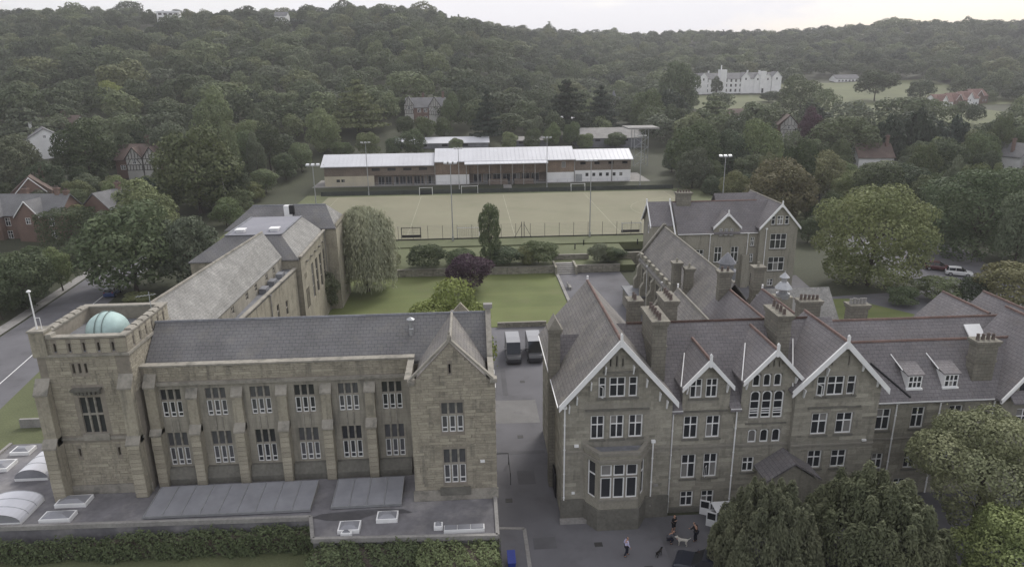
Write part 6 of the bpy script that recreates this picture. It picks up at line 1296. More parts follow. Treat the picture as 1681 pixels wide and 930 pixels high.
# ---------------------------------------------------------------- trees: kind, x, y, z, height, width, colour, label
TREES = [
('roadside_tree','full',-71.5,110.8,0.0,9.3,11.6,1,'rounded green tree at the left edge beyond the road'),
('roadside_tree','bush',-71.9,105.3,0.0,7.2,6.4,0,'dark low tree at the left edge beside the road'),
('roadside_shrub','tall',-70.4,119.5,0.0,7.5,7.3,2,'pale feathery tree on the far side of the left road'),
('roadside_tree','full',-57.5,118.2,0.0,16.0,19.5,1,'largest tree over the left road,behind the dome'),
('roadside_tree','full',-48.8,120.3,0.0,12.7,12.6,5,'grey-green tree directly left of the hall roof'),
('roadside_shrub','bush',-53.6,110.8,0.0,2.2,5.9,3,'low olive shrub on the verge beside the blue car'),
('roadside_tree','full',-70.5,154.1,0.6,13.9,15.1,2,'pale green tree in front of the half-timbered house'),
('garden_tree','full',-67.6,178.0,1.8,22.3,23.3,1,'broad domed tree right of the half-timbered house'),
('garden_tree','full',-62.0,182.8,1.5,13.9,12.5,0,'dark rounded tree below the broad dome left of the pitch'),
('shrub','bush',-57.5,179.0,1.0,7.2,9.2,1,'round shrub left of the pitch,nearest the hall'),
('shrub','bush',-58.4,204.3,1.9,8.0,10.8,2,'pale round shrub above the pitch grass bank'),
('shrub','bush',-56.6,220.3,3.0,9.7,9.0,1,'middle round shrub left of the pavilion'),
('shrub','bush',-57.9,166.6,0.6,7.2,9.5,2,'pale shrub by the leaning pole'),
('shrub','bush',-59.5,194.2,1.7,5.6,7.6,3,'small olive shrub beside the grass bank'),
('garden_tree','hedge',-83.8,148.2,0.6,8.1,8.4,0,'clipped dark evergreen right of the brick house'),
('garden_tree','full',-105.7,202.5,6.4,18.2,18.8,0,'dark tree hiding the right side of the white house'),
('garden_tree','full',-117.8,190.5,5.3,15.9,15.8,5,'grey-green tree left below the white house'),
('garden_tree','full',-107.8,184.2,4.6,10.4,12.3,0,'dark tree between the white house and the brick house'),
('garden_tree','tall',-83.4,204.8,5.6,14.4,10.3,0,'dark narrow tree behind the half-timbered house'),
('woodland_tree','full',-148.8,312.0,19.5,13.5,13.2,4,'bright yellow-green tree on the left hillside'),
('woodland_tree','tall',-81.9,235.1,8.4,21.3,16.8,2,'tall pale tree with open crown on the left slope'),
('woodland_tree','full',-51.0,253.4,7.6,16.0,14.5,2,'pale round tree above the pavilion left end'),
('woodland_tree','bush',-53.5,229.3,4.1,10.8,9.7,2,'pale bushy tree left of the pavilion'),
('woodland_tree','tall',-63.5,229.9,5.1,15.2,12.4,0,'tall dark tree left of the pavilion'),
('woodland_tree','full',-69.5,226.2,5.4,13.1,11.4,1,'round green tree on the slope left of the pavilion'),
('pavilion_tree','bush',-44.3,248.3,6.8,5.8,8.8,1,'leftmost round tree behind the pavilion roof'),
('pavilion_tree','bush',-34.4,247.8,6.7,9.4,9.7,2,'pale round tree behind the pavilion,second from the left'),
('pavilion_tree','bush',-25.9,248.9,6.8,7.0,7.6,1,'small round tree behind the pavilion left of the shed gap'),
('pavilion_tree','full',-19.2,250.0,6.9,9.2,10.2,1,'large round tree covering the left of the long shed'),
('pavilion_tree','bush',-4.7,254.3,7.1,5.5,6.5,2,'small pale tree in front of the long shed'),
('pavilion_tree','bush',15.2,258.9,6.2,7.8,7.6,2,'round tree right of the long shed'),
('pavilion_tree','bush',24.1,263.4,5.9,9.1,7.7,1,'round tree behind the middle of the pavilion roof'),
('pavilion_tree','tall',31.4,267.3,5.7,9.8,8.3,2,'taller of the round trees behind the pavilion middle'),
('pavilion_tree','tall',39.3,270.5,5.3,10.5,8.4,1,'upright tree behind the pavilion right of the middle'),
('pavilion_tree','bush',45.2,271.7,5.1,6.9,7.0,2,'small pale tree left of the pale roofed hall'),
('pavilion_tree','bush',57.2,274.3,5.0,7.0,10.0,1,'round tree in front of the pale roofed hall'),
('cedar','cedar',7.0,267.8,8.1,20.2,13.6,6,'tall dark cedar behind the pavilion'),
('cedar','cedar',40.8,295.0,7.1,24.3,24.1,6,'broad cedar with layered branches above the pavilion'),
('cedar','cedar',58.0,310.3,6.9,21.6,17.0,6,'cedar beside the turreted house'),
('cedar','cedar',-41.7,276.1,11.8,20.9,22.1,3,'layered olive cedar left of the far half-timbered house'),
('cedar','cedar',-33.8,363.1,25.0,9.2,13.3,6,'small layered cedar above the far half-timbered house'),
('woodland_tree','tall',-6.9,281.8,11.6,14.5,10.5,1,'narrow tree right of the far half-timbered house'),
('woodland_tree','bush',-15.7,267.0,9.8,9.7,10.4,1,'rounded tree below the far half-timbered house'),
('woodland_tree','full',79.6,316.8,7.1,20.0,17.4,1,'round tree right of the turreted house'),
('woodland_tree','full',101.8,345.4,8.0,30.4,21.8,5,'tall grey-green tree left of the white hotel'),
('woodland_tree','full',67.5,209.5,1.7,19.4,16.9,1,'broad tree right of the viewing tower'),
('woodland_tree','full',80.0,212.8,1.8,15.8,15.7,0,'dark tree above the right end of the pitch'),
('woodland_tree','full',89.5,214.8,1.9,19.0,15.9,2,'pale tree below the white hotel'),
('woodland_tree','full',72.2,158.4,0.2,15.3,17.6,9,'autumn-tinted tree behind the boarding house'),
('woodland_tree','full',95.1,184.1,0.9,13.1,13.8,3,'olive tree with russet top left of the great tree'),
('great_tree','full',66.8,109.5,0.0,18.9,20.8,12,'great spreading tree beside the right car park'),
('woodland_tree','full',98.2,126.7,0.0,18.4,25.2,1,'huge dark green tree at the right edge above the car park'),
('woodland_tree','full',126.3,232.5,2.6,17.0,23.6,1,'broad tree above the brown roofed house'),
('woodland_tree','tall',120.8,244.3,3.3,17.3,12.0,7,'dark purple-brown tree beside the tall half-timbered gable'),
('dark_conifer','yewtall',141.0,231.3,2.6,19.3,15.2,6,'leftmost of the black-green conifers below the field'),
('dark_conifer','yewtall',150.6,230.2,2.5,20.1,17.2,6,'middle of the black-green conifers below the field'),
('dark_conifer','yewtall',161.0,229.0,2.5,18.5,17.1,6,'rightmost of the black-green conifers below the field'),
('woodland_tree','full',189.6,242.0,3.2,14.5,23.8,0,'dark round tree at the right edge above the white house'),
('field_tree','oak',265.4,457.2,12.1,20.6,30.1,0,'spreading dark tree standing alone in the field'),
('field_tree','oak',280.9,434.0,10.7,15.3,18.2,0,'smaller dark tree in the field right of the spreading one'),
('field_tree','bush',205.1,365.6,8.9,9.3,8.3,2,'small pale tree at the foot of the field'),
('hotel_tree','full',175.2,370.5,9.0,22.2,26.9,1,'bushy tree mass right of the white hotel'),
('hotel_tree','tall',168.3,480.9,14.8,13.0,10.7,0,'small pointed tree in front of the white hotel'),
('hotel_tree','bush',191.5,449.3,12.7,7.4,15.5,0,'dark shrub in front of the white hotel right end'),
('shrub','bush',80.5,96.8,0.0,7.7,11.1,9,'reddish-brown shrub mass at the right edge beyond the roofs'),
('shrub','bush',73.1,101.0,0.0,4.2,7.7,2,'pale shrub beside the white car'),
('shrub','bush',66.4,99.4,0.0,3.3,5.7,1,'green shrub at the corner of the side lawn'),
('shrub','bush',77.8,98.5,0.0,4.9,5.6,0,'dark shrub right of the white car'),
('purple_tree','full',114.7,178.1,0.8,10.0,14.5,0,'dark copper-green tree behind the great tree'),
('shrub','bush',70.7,139.6,0.0,6.0,6.4,0,'dark shrub close to the right gable of the boarding house'),
('shrub','bush',80.7,153.3,0.1,6.0,8.4,1,'green shrub between the boarding house and the great tree'),
('woodland_tree','bush',-23.3,271.8,11.0,8.8,9.2,0,'low dark tree left in front of the far half-timbered house'),
('woodland_tree','bush',-9.0,271.6,10.2,8.5,8.3,1,'low green tree right in front of the far half-timbered house'),
('shrub','bush',121.8,201.6,1.4,7.6,15.2,1,'green tree in front of the brown roofed house wall'),
('willow','willow',-17.8,114.3,0.0,14.8,11.8,8,'weeping willow beside the hall'),
('purple_tree','oak',-0.4,113.4,0.0,7.5,9.4,7,'dark purple plum tree on the lawn'),
('lawn_tree','oak',-2.9,77.5,0.0,12.9,11.5,4,'bright yellow-green tree behind the tower block roof'),
('columnar_tree','column',3.3,122.2,1.2,11.1,5.9,1,'columnar tree in front of the pitch'),
('garden_shrub','bush',-7.9,121.0,1.2,4.6,6.7,0,'dark rounded shrub left of the purple tree'),
('garden_shrub','bush',6.9,121.9,1.2,3.4,6.2,0,'dark shrub right of the columnar tree'),
('garden_shrub','bush',12.2,122.2,1.2,4.6,6.0,1,'loose green shrub beside the garden steps'),
('garden_shrub','bush',23.2,121.8,1.2,3.7,3.8,5,'grey-green shrub above the courtyard wall'),
('garden_shrub','bush',26.6,123.2,1.2,2.8,4.5,0,'dark shrub at the corner of the terrace'),
('garden_shrub','bush',-2.2,122.0,1.2,3.4,5.0,1,'green shrub directly behind the purple tree'),
('garden_shrub','bush',9.6,121.6,1.2,3.6,4.8,3,'olive shrub between two darker shrubs above the lawn wall'),
('garden_shrub','bush',25.1,122.5,1.2,2.8,4.0,1,'small green shrub in the middle of the terrace bed'),
('wall_shrub','bush',-22.4,104.4,0.0,7.0,4.5,5,'climbing shrub against the hall side wall'),
('wall_shrub','bush',-14.4,118.2,1.2,3.0,3.8,3,'small shrub between the willow and the dark shrub'),
('yew','yew',20.4,41.1,0.0,9.2,9.0,10,'dark yew in front of the porch,nearest the van'),
('yew','yew',27.7,40.6,0.0,9.7,11.4,10,'broad dark yew in front of the right gable'),
('forecourt_tree','oak',38.6,44.5,0.0,11.4,12.0,11,'olive-leaved tree in front of the dormer wing'),
('forecourt_tree','full',35.6,37.0,0.0,8.6,8.8,12,'leafy pale green tree in the bottom right corner'),
]
ZONES = ['above the left half-timbered house', 'around the brown roofed house', 'around the turreted house', 'at the right edge below the red roofs', 'below the white hotel', 'left of the white house', 'on the slope left of the pavilion']
WOOD = [('tall',94.3,112.0,14.8,9.2,5,3),('full',-83.4,117.3,11.9,11.2,5,5),('full',94.0,154.6,14.7,14.8,0,1),('tall',80.7,168.6,18.0,11.1,0,4),('full',112.9,149.4,14.8,12.0,1,3),('bush',135.1,194.8,15.9,16.0,0,3),
('tall',-143.1,216.0,17.8,12.6,0,5),('full',160.2,183.3,13.8,13.2,2,3),('tall',113.8,141.2,13.2,6.7,5,3),('full',103.4,147.4,10.9,10.3,0,3),('tall',124.0,185.3,14.3,10.0,1,3),('full',152.8,203.5,15.1,13.2,1,3),
('yewtall',104.4,171.7,12.6,11.2,6,1),('oak',-88.8,217.1,15.4,14.4,5,0),('tall',118.6,164.4,13.4,7.4,5,3),('yewtall',119.9,137.9,9.3,9.0,6,3),('oak',-103.2,146.8,10.2,9.0,5,5),('tall',-69.6,209.0,17.4,8.8,2,6),
('full',106.3,156.7,11.3,9.3,1,3),('full',184.9,213.3,15.2,12.7,0,3),('bush',158.5,210.8,15.6,11.9,1,3),('bush',164.3,218.4,14.0,13.4,3,3),('tall',173.4,221.7,17.6,8.8,1,3),('bush',101.2,201.7,14.6,10.4,0,4),
('full',94.6,168.0,10.7,9.6,2,1),('oak',137.4,168.1,9.9,10.3,1,3),('cedar',-78.2,112.8,6.2,7.4,6,5),('full',64.3,198.9,12.9,11.0,5,4),('oak',143.1,206.1,13.6,11.0,2,3),('full',71.1,220.1,13.9,12.3,5,4),
('oak',-102.1,215.2,12.6,12.9,0,0),('full',177.9,205.3,12.7,11.4,0,3),('full',182.5,226.4,13.6,12.7,1,3),('full',101.5,112.3,5.8,7.0,1,3),('oak',80.5,196.2,11.2,11.1,1,4),('bush',116.5,129.1,6.6,8.0,0,3),
('bush',-71.3,234.0,15.1,10.7,2,6),('oak',82.8,189.2,12.2,8.6,3,4),('tall',-63.2,214.9,15.0,7.3,5,6),('oak',-92.8,131.1,6.4,7.7,0,5),('bush',191.7,220.4,11.5,11.6,0,3),('tall',80.4,180.8,11.5,6.4,0,4),
('full',-75.8,192.3,11.6,8.6,2,0),('tall',98.6,138.9,7.2,5.9,1,3),('oak',-90.6,227.7,11.7,11.7,5,0),('full',-111.7,163.6,8.7,8.0,0,5),('bush',120.6,144.9,6.7,8.1,3,3),('full',69.9,181.2,9.2,8.9,3,4),
('full',148.9,193.8,10.8,8.6,0,3),('tall',128.1,150.7,7.5,6.2,0,3),('yewtall',-80.1,165.5,8.4,8.0,6,0),('full',106.8,138.5,6.3,7.5,1,3),('full',127.7,177.4,9.1,8.5,1,3),('full',-86.1,176.0,8.5,8.8,2,0),
('full',88.4,232.4,12.3,10.3,1,4),('bush',150.4,169.9,9.5,6.9,5,3),('oak',-88.1,159.9,6.9,8.3,3,0),('oak',-66.6,196.9,9.8,8.8,0,6),('full',106.5,209.2,10.9,8.7,3,1),('oak',-126.8,200.6,11.0,8.0,5,5),
('full',111.8,224.7,10.7,10.2,2,4),('full',-82.4,127.6,5.4,6.5,1,5),('oak',-132.5,208.2,11.2,8.4,1,5),('cedar',-102.0,223.9,10.8,10.1,6,0),('bush',-73.7,218.5,10.8,9.4,1,6),('yewtall',-118.0,230.3,10.7,10.6,6,0),
('full',119.2,219.6,11.5,8.9,1,1),('full',-103.8,233.0,12.0,9.5,0,0),('tall',-150.3,223.3,13.3,6.5,0,5),('full',117.5,170.6,9.0,6.7,1,3),('full',153.9,175.1,8.1,7.9,1,3),('bush',84.6,157.8,8.5,6.1,1,1),
('full',105.3,115.5,4.8,5.7,0,3),('oak',125.8,160.9,6.7,8.0,0,3),('full',143.2,216.7,10.7,8.8,1,3),('tall',-115.6,170.4,7.7,6.3,1,5),('bush',-79.7,214.1,9.4,9.7,5,0),('bush',103.7,230.3,10.1,10.4,0,4),
('tall',-76.4,125.6,5.6,4.6,5,5),('oak',102.4,179.2,9.4,6.7,1,1),('full',126.3,143.9,5.8,6.9,0,3),('yewtall',91.9,226.4,11.7,8.5,6,4),('full',-71.1,201.7,8.7,9.0,1,6),('oak',-81.5,156.2,6.2,7.5,5,0),
('tall',73.9,233.6,13.2,6.4,1,4),('bush',115.3,155.9,6.1,7.4,0,3),('bush',107.9,119.5,4.7,5.6,3,3),('bush',164.3,192.5,9.4,7.2,1,3),('full',91.7,197.2,9.5,7.4,1,4),('tall',97.2,174.8,7.4,6.1,3,1),
('full',-110.5,222.8,10.7,8.3,1,0),('oak',-97.5,179.3,6.9,8.3,3,0),('bush',-87.5,128.8,4.9,5.9,0,5),('full',-76.7,170.3,8.1,6.3,2,0),('tall',96.5,221.2,11.4,6.2,5,4),('full',108.6,216.3,8.9,9.1,5,4),
('bush',79.9,225.8,9.4,9.3,2,4),('full',133.7,150.0,5.7,6.8,0,3),('full',135.8,155.8,5.9,7.0,5,3),('tall',147.5,165.3,6.8,5.6,5,3),('yewtall',-82.4,185.4,6.9,8.3,6,0),('full',142.0,159.0,5.9,7.1,1,3),
('oak',135.1,176.4,6.6,7.9,1,3),('full',-76.3,145.1,5.4,6.5,1,0),('bush',109.1,197.9,8.4,7.7,2,1),('oak',-94.4,172.4,6.4,7.7,1,0),('bush',110.9,129.4,4.8,5.7,1,3),('full',-126.6,188.9,8.9,6.5,2,5),
('cedar',80.2,203.7,8.0,8.4,6,4),('full',-97.8,185.8,6.8,8.2,5,0),('full',75.1,186.9,6.9,8.2,0,4),('tall',93.6,206.1,9.0,6.3,2,4),('oak',86.5,206.4,8.7,7.8,1,4),('tall',99.9,191.3,8.9,5.4,5,1),
('oak',123.6,172.9,6.3,7.5,5,3),('tall',-65.4,189.5,7.6,6.2,2,6),('full',-93.5,162.7,5.9,7.1,0,5),('oak',-96.8,139.3,5.0,6.0,2,5),('oak',121.8,156.1,5.6,6.7,5,3),('full',150.6,214.6,8.3,8.6,0,3),
('tall',142.3,181.0,9.2,4.5,2,3),('full',193.8,229.2,10.4,7.7,1,3),('full',111.8,122.8,4.4,5.3,5,3),('full',-77.2,134.6,4.8,5.8,0,0),('full',-80.8,221.5,9.7,7.6,0,6),('oak',92.9,139.9,4.9,5.9,3,3),
('yewtall',155.6,193.1,6.8,8.1,6,3),('full',-144.1,228.5,8.5,8.9,1,5),('bush',-155.2,229.3,9.6,7.9,2,5),('full',71.5,200.7,8.3,7.1,1,4),('oak',100.0,165.0,5.7,6.9,1,1),('full',-114.9,180.7,6.3,7.5,0,5),
('bush',137.4,160.9,5.6,6.7,1,3),('full',-110.9,158.1,5.5,6.6,1,5),('full',-84.6,123.0,4.2,5.1,1,5),('bush',69.5,168.7,5.8,7.0,5,4),('yewtall',-138.5,205.6,8.9,6.7,6,5),('full',135.4,209.5,8.2,7.6,5,3),
('full',66.5,227.7,9.4,7.8,5,2),('cedar',87.5,193.5,6.6,8.0,6,4),('full',-91.2,185.6,6.3,7.6,3,0),('full',101.2,215.3,8.4,7.7,1,4),('bush',120.1,151.0,5.1,6.1,5,3),('oak',106.0,187.8,6.4,7.6,0,1),
('oak',-102.0,189.9,8.0,6.1,0,0),('full',-104.6,175.0,5.9,7.0,5,5),('cedar',171.8,229.5,8.9,7.9,6,3),('oak',-96.1,232.1,10.0,7.2,5,0),('tall',97.7,233.8,11.1,5.4,5,4),('full',67.1,188.4,6.3,7.5,0,4),
('full',-89.3,123.9,4.1,4.9,1,5),('cedar',-77.9,207.8,8.7,6.5,6,0),('oak',113.0,207.2,8.5,6.6,1,1),('tall',-125.5,182.1,6.6,5.4,1,5),('full',114.6,191.7,6.2,7.5,0,1),('oak',143.8,222.8,8.3,7.5,1,3),
('bush',199.6,228.0,8.4,7.8,0,3),('full',-87.4,166.6,5.4,6.5,5,0),('tall',153.0,180.9,6.4,5.2,1,3),('full',148.1,184.4,5.9,7.1,5,3),('oak',72.9,175.8,5.6,6.7,0,4),('bush',149.0,221.0,9.1,6.5,3,3),
('tall',-99.8,142.3,5.0,4.1,2,5),('oak',131.3,185.7,5.8,7.0,1,3),('full',-96.7,158.5,4.9,5.9,0,5),('tall',93.8,144.9,4.9,4.0,3,1),('tall',-110.0,234.2,10.3,5.0,1,0),('full',112.6,133.9,4.1,4.9,1,3),
('full',-77.6,130.3,4.0,4.8,5,5),('oak',-85.4,137.7,4.2,5.1,1,5),('full',-111.5,213.5,8.1,6.3,2,0),('full',126.9,166.1,5.1,6.1,5,3),('oak',-149.6,233.2,8.1,7.3,1,5),('oak',129.5,171.4,5.2,6.2,1,3),
('tall',145.2,173.6,5.7,4.7,0,3),('tall',107.7,163.7,5.3,4.4,2,3),('oak',147.1,178.5,5.3,6.4,1,3),('full',108.7,234.2,8.4,6.9,0,4),('full',94.7,162.2,4.8,5.7,1,1),('tall',-77.0,150.1,4.8,4.0,5,0),
('cedar',-76.6,185.9,5.4,6.5,6,0),('tall',172.6,196.2,6.3,5.2,5,3),('full',88.1,180.5,5.2,6.3,0,4),('bush',157.1,220.6,8.1,6.1,3,3),('cedar',108.1,181.8,5.3,6.3,6,1),('bush',101.0,224.0,8.2,6.0,0,4),
('oak',124.7,192.6,5.5,6.6,5,3),('full',84.6,176.7,5.0,6.0,0,4),('bush',80.6,159.8,4.5,5.4,1,4),('bush',-121.2,179.6,5.1,6.1,3,5),('tall',-95.9,220.9,8.9,4.3,0,0),('oak',-79.3,174.8,4.9,5.8,1,0),
('full',-85.7,190.3,5.2,6.3,1,0),('full',-133.0,193.9,5.3,6.4,1,5),('tall',-105.3,155.3,4.7,3.8,0,5),('bush',131.1,155.4,4.2,5.1,1,3),('full',73.7,170.8,4.6,5.5,0,4),('full',132.0,164.1,4.3,5.2,0,3),
('oak',69.0,194.8,5.1,6.1,0,4),('full',-132.1,198.9,5.2,6.2,1,5),('full',-84.3,198.1,5.2,6.2,1,0),('full',88.1,163.8,4.2,5.1,0,1),('full',99.5,159.1,4.1,4.9,1,1),('tall',-97.7,193.9,5.5,4.5,0,0),
]
WOOD_YMAX = 234.2
# ---------------------------------------------------------------- foliage
PAL = [tuple(c*1.58 for c in q) for q in [(.052, .064, .036), (.072, .088, .046), (.105, .125, .062), (.098, .105, .052), (.145, .165, .06), (.085, .098, .064), (.036, .046, .032), (.058, .036, .046), (.168, .178, .115), (.105, .10, .054), (.08, .084, .052), (.124, .13, .07), (.135, .152, .07)]]
def foliage_mat(name, use_rand=False):
    m = bpy.data.materials.new(name); m.use_nodes = True; t = m.node_tree; t.nodes.clear(); l = t.links.new
    n = lambda k: t.nodes.new(k)
    o = n('ShaderNodeOutputMaterial'); oi = n('ShaderNodeObjectInfo'); c = n('ShaderNodeTexCoord'); z = n('ShaderNodeTexNoise'); z.inputs['Scale'].default_value = 3.5; z.inputs['Detail'].default_value = 2; l(c.outputs['Object'], z.inputs['Vector'])
    a = n('ShaderNodeAttribute'); a.attribute_name = 'tone'
    v = n('ShaderNodeMath'); v.operation = 'MULTIPLY_ADD'; l(a.outputs['Fac'], v.inputs[0]); v.inputs[1].default_value = .6; v.inputs[2].default_value = .45
    v2 = n('ShaderNodeMath'); v2.operation = 'MULTIPLY_ADD'; l(z.outputs['Fac'], v2.inputs[0]); v2.inputs[1].default_value = .7; l(v.outputs[0], v2.inputs[2])
    h = n('ShaderNodeHueSaturation'); h.inputs['Saturation'].default_value = 1.0 if not use_rand else .9; l(oi.outputs['Color'], h.inputs['Color']); l(v2.outputs[0], h.inputs['Value'])
    hz = n('ShaderNodeMath'); hz.operation = 'MULTIPLY_ADD'; l(z.outputs['Fac'], hz.inputs[0]); hz.inputs[1].default_value = -.05; hz.inputs[2].default_value = .525; l(hz.outputs[0], h.inputs['Hue'])
    src = h.outputs[0]
    if use_rand:                              # the far wood: each tree its own tint
        r = n('ShaderNodeValToRGB'); l(oi.outputs['Random'], r.inputs[0]); e = r.color_ramp.elements; e[0].color = (*PAL[0], 1); e[1].color = (*PAL[3], 1); e[1].position = 1
        for p, q in ((.25, PAL[1]), (.42, PAL[6]), (.5, PAL[2]), (.6, PAL[5]), (.75, PAL[0]), (.88, PAL[2])): x = e.new(p); x.color = (*q, 1)
        l(r.outputs[0], h.inputs['Color'])
    d = n('ShaderNodeBsdfPrincipled'); d.inputs['Roughness'].default_value = .65; d.inputs['Specular IOR Level'].default_value = .12; l(src, d.inputs['Base Color'])
    tr = n('ShaderNodeBsdfTranslucent'); l(src, tr.inputs['Color']); mx = n('ShaderNodeMixShader'); mx.inputs[0].default_value = .22; l(d.outputs[0], mx.inputs[1]); l(tr.outputs[0], mx.inputs[2]); l(mx.outputs[0], o.inputs[0])
    return m
leaf_m = foliage_mat('foliage'); leaf_far = foliage_mat('far_foliage', True)
bark = mat('bark', (.075, .062, .05), n1=(8, .2), n2=(1, .2), bump=.4)
def leaf_mesh(name, P_, N_, size, rng, m, aspect=1.5, upright=0., jit=.42):
    n = len(P_); N_ = N_+rng.normal(0, jit, (n, 3)); N_ /= np.linalg.norm(N_, axis=1)[:, None]+1e-9
    t = rng.normal(0, 1, (n, 3)); t[:, 2] += upright*3
    t -= (t*N_).sum(1)[:, None]*N_; t /= np.linalg.norm(t, axis=1)[:, None]+1e-9; b = np.cross(N_, t)
    s = size*rng.uniform(.6, 1.3, n)[:, None]
    V = np.stack([P_-t*s*aspect*.5, P_+b*s*.45-t*s*.05, P_+t*s*aspect*.5, P_-b*s*.45+t*s*.1], 1).reshape(-1, 3)
    me = bpy.data.meshes.new(name); me.vertices.add(4*n); me.vertices.foreach_set('co', V.ravel()); me.loops.add(4*n); me.loops.foreach_set('vertex_index', np.arange(4*n, dtype=np.int32))
    me.polygons.add(n); me.polygons.foreach_set('loop_start', np.arange(0, 4*n, 4, dtype=np.int32)); me.polygons.foreach_set('loop_total', np.full(n, 4, dtype=np.int32)); me.update(calc_edges=True)
    a = me.attributes.new('tone', 'FLOAT', 'FACE'); a.data.foreach_set('value', rng.random(n)); me.materials.append(m); return me
def lobes_points(C_, R3, n, rng, fill=.14, low=-.45):
    """points over the outside of overlapping ellipsoid clumps"""
    C_ = np.array(C_); R3 = np.array(R3); area = (R3[:, 0]*R3[:, 2]); k = rng.choice(len(C_), n*2, p=area/area.sum())
    u = rng.normal(0, 1, (n*2, 3)); u /= np.linalg.norm(u, axis=1)[:, None]; keep = (u[:, 2] > low) | (rng.random(n*2) < .3); k, u = k[keep], u[keep]
    p = C_[k]+u*R3[k]*rng.uniform(.82, 1.1, len(k))[:, None]
    ins = np.zeros(len(p), bool)
    for i in range(len(C_)):
        q = (p-C_[i])/R3[i]; ins |= ((q*q).sum(1) < .62) & (k != i)
    p, u = p[~ins][:n], u[~ins][:n]; m = int(len(p)*fill); kk = rng.integers(0, len(C_), m); pf = C_[kk]+rng.normal(0, .4, (m, 3))*R3[kk]; uf = rng.normal(0, 1, (m, 3)); uf /= np.linalg.norm(uf, axis=1)[:, None]
    P_ = np.concatenate([p, pf]); P_[:, 2] = np.maximum(P_[:, 2], .004); return P_, np.concatenate([u, uf])
def crown(kind, seed, n, size, m=None):
    rng = np.random.default_rng(seed); m = m or leaf_m; C_, R3 = [], []; up = 0.; asp = 1.5
    if kind in ('oak', 'tall', 'bush', 'full', 'far'):
        cz, rx, rz, nl, lr = {'oak': (.53, .345, .35, 46, (.09, .18)), 'tall': (.53, .29, .38, 40, (.09, .17)), 'bush': (.45, .32, .38, 26, (.13, .21)), 'full': (.45, .35, .42, 64, (.08, .17)), 'far': (.5, .33, .36, 44, (.11, .19))}[kind]
        C_.append((0, 0, cz)); R3.append((rx*.85, rx*.85, rz*.85))
        for i in range(nl):
            u = rng.normal(0, 1, 3); u /= np.linalg.norm(u)
            if u[2] < (-.55 if kind != 'full' else -.85): u[2] *= -.6
            g = rng.uniform(.72, 1.08); r = rng.uniform(*lr); C_.append((u[0]*rx*g, u[1]*rx*g, cz+u[2]*rz*g)); R3.append((r, r, r*rng.uniform(.7, .95)*(1.0 if kind != 'tall' else 1.15)))
    elif kind == 'cedar':
        T_ = 8
        for i in range(T_):
            t = i/(T_-1); z = .2+.74*t; rr = (.42*(1-t)**.75+.06)*rng.uniform(.85, 1.1); nb = max(2, int(7*(1-t)+2)); a0 = rng.uniform(0, 6.28)
            for j in range(nb):
                a = a0+6.283*j/nb+rng.uniform(-.3, .3); q = rng.uniform(.45, .8)
                C_.append((rr*q*math.cos(a), rr*q*math.sin(a), z+rng.uniform(-.03, .03))); R3.append((rr*.42+.03, rr*.42+.03, .032))
        C_.append((0, 0, .5)); R3.append((.06, .06, .45))
    elif kind == 'column':
        for i in range(30):
            z = rng.uniform(.1, .9); rr = .34*math.sin(math.pi*min(1, (z+.12)/1.15))**.6; a = rng.uniform(0, 6.28); C_.append((rr*.7*math.cos(a), rr*.7*math.sin(a), z)); R3.append((.16, .16, .12))
        C_.append((0, 0, .48)); R3.append((.28, .28, .42)); up = 1.; asp = 2.2
    elif kind in ('yew', 'yewtall'):
        N_ = 120 if kind == 'yew' else 34
        for i in range(N_):                   # upright plumes over a dome
            a = rng.uniform(0, 6.28); q = math.sqrt(rng.random())*.44; z0 = .1+.62*(1-(q/.47)**2.2)*rng.uniform(.82, 1.02); hh = rng.uniform(.12, .22); rr = rng.uniform(.03, .055) if kind == 'yew' else rng.uniform(.055, .09); C_.append((q*math.cos(a), q*math.sin(a), z0+.04)); R3.append((rr, rr, hh))
        C_.append((0, 0, .36)); R3.append((.36, .36, .36)); up = .9; asp = 2.6
    if kind == 'willow':
        ns = 260; P_, U_ = [], []
        for i in range(ns):
            a = rng.uniform(0, 6.28); q = math.sqrt(rng.random())*.46; top = .62+.36*math.sqrt(max(0, 1-(q/.47)**2)); bot = rng.uniform(.06, .32) if q > .2 else rng.uniform(.3, .6); k = n//ns; zz = rng.uniform(bot, top, k)
            w_ = (top-zz)*.06; P_.append(np.stack([math.cos(a)*(q+w_)+rng.normal(0, .026, k), math.sin(a)*(q+w_)+rng.normal(0, .026, k), zz], 1)); U_.append(np.tile((math.cos(a), math.sin(a), .35), (k, 1)))
        P_, U_ = np.concatenate(P_), np.concatenate(U_); up = 3.; asp = 3.0
    elif kind == 'hedge':
        P_, U_ = [], []
        for ax in range(3):
            for s in ((-1, 1) if ax < 2 else (1,)):
                k = n//5; q = rng.uniform(-.5, .5, (k, 3)); q[:, 2] += .5; q[:, ax] = s*.47+rng.normal(0, .02, k) if ax < 2 else .96+rng.normal(0, .02, k); u = np.zeros((k, 3)); u[:, ax] = s; P_.append(q); U_.append(u)
        P_, U_ = np.concatenate(P_), np.concatenate(U_)
    else: P_, U_ = lobes_points(C_, R3, n, rng)
    return leaf_mesh('crown', P_, U_, size, rng, m, asp, up, .36 if m is leaf_far else .42)
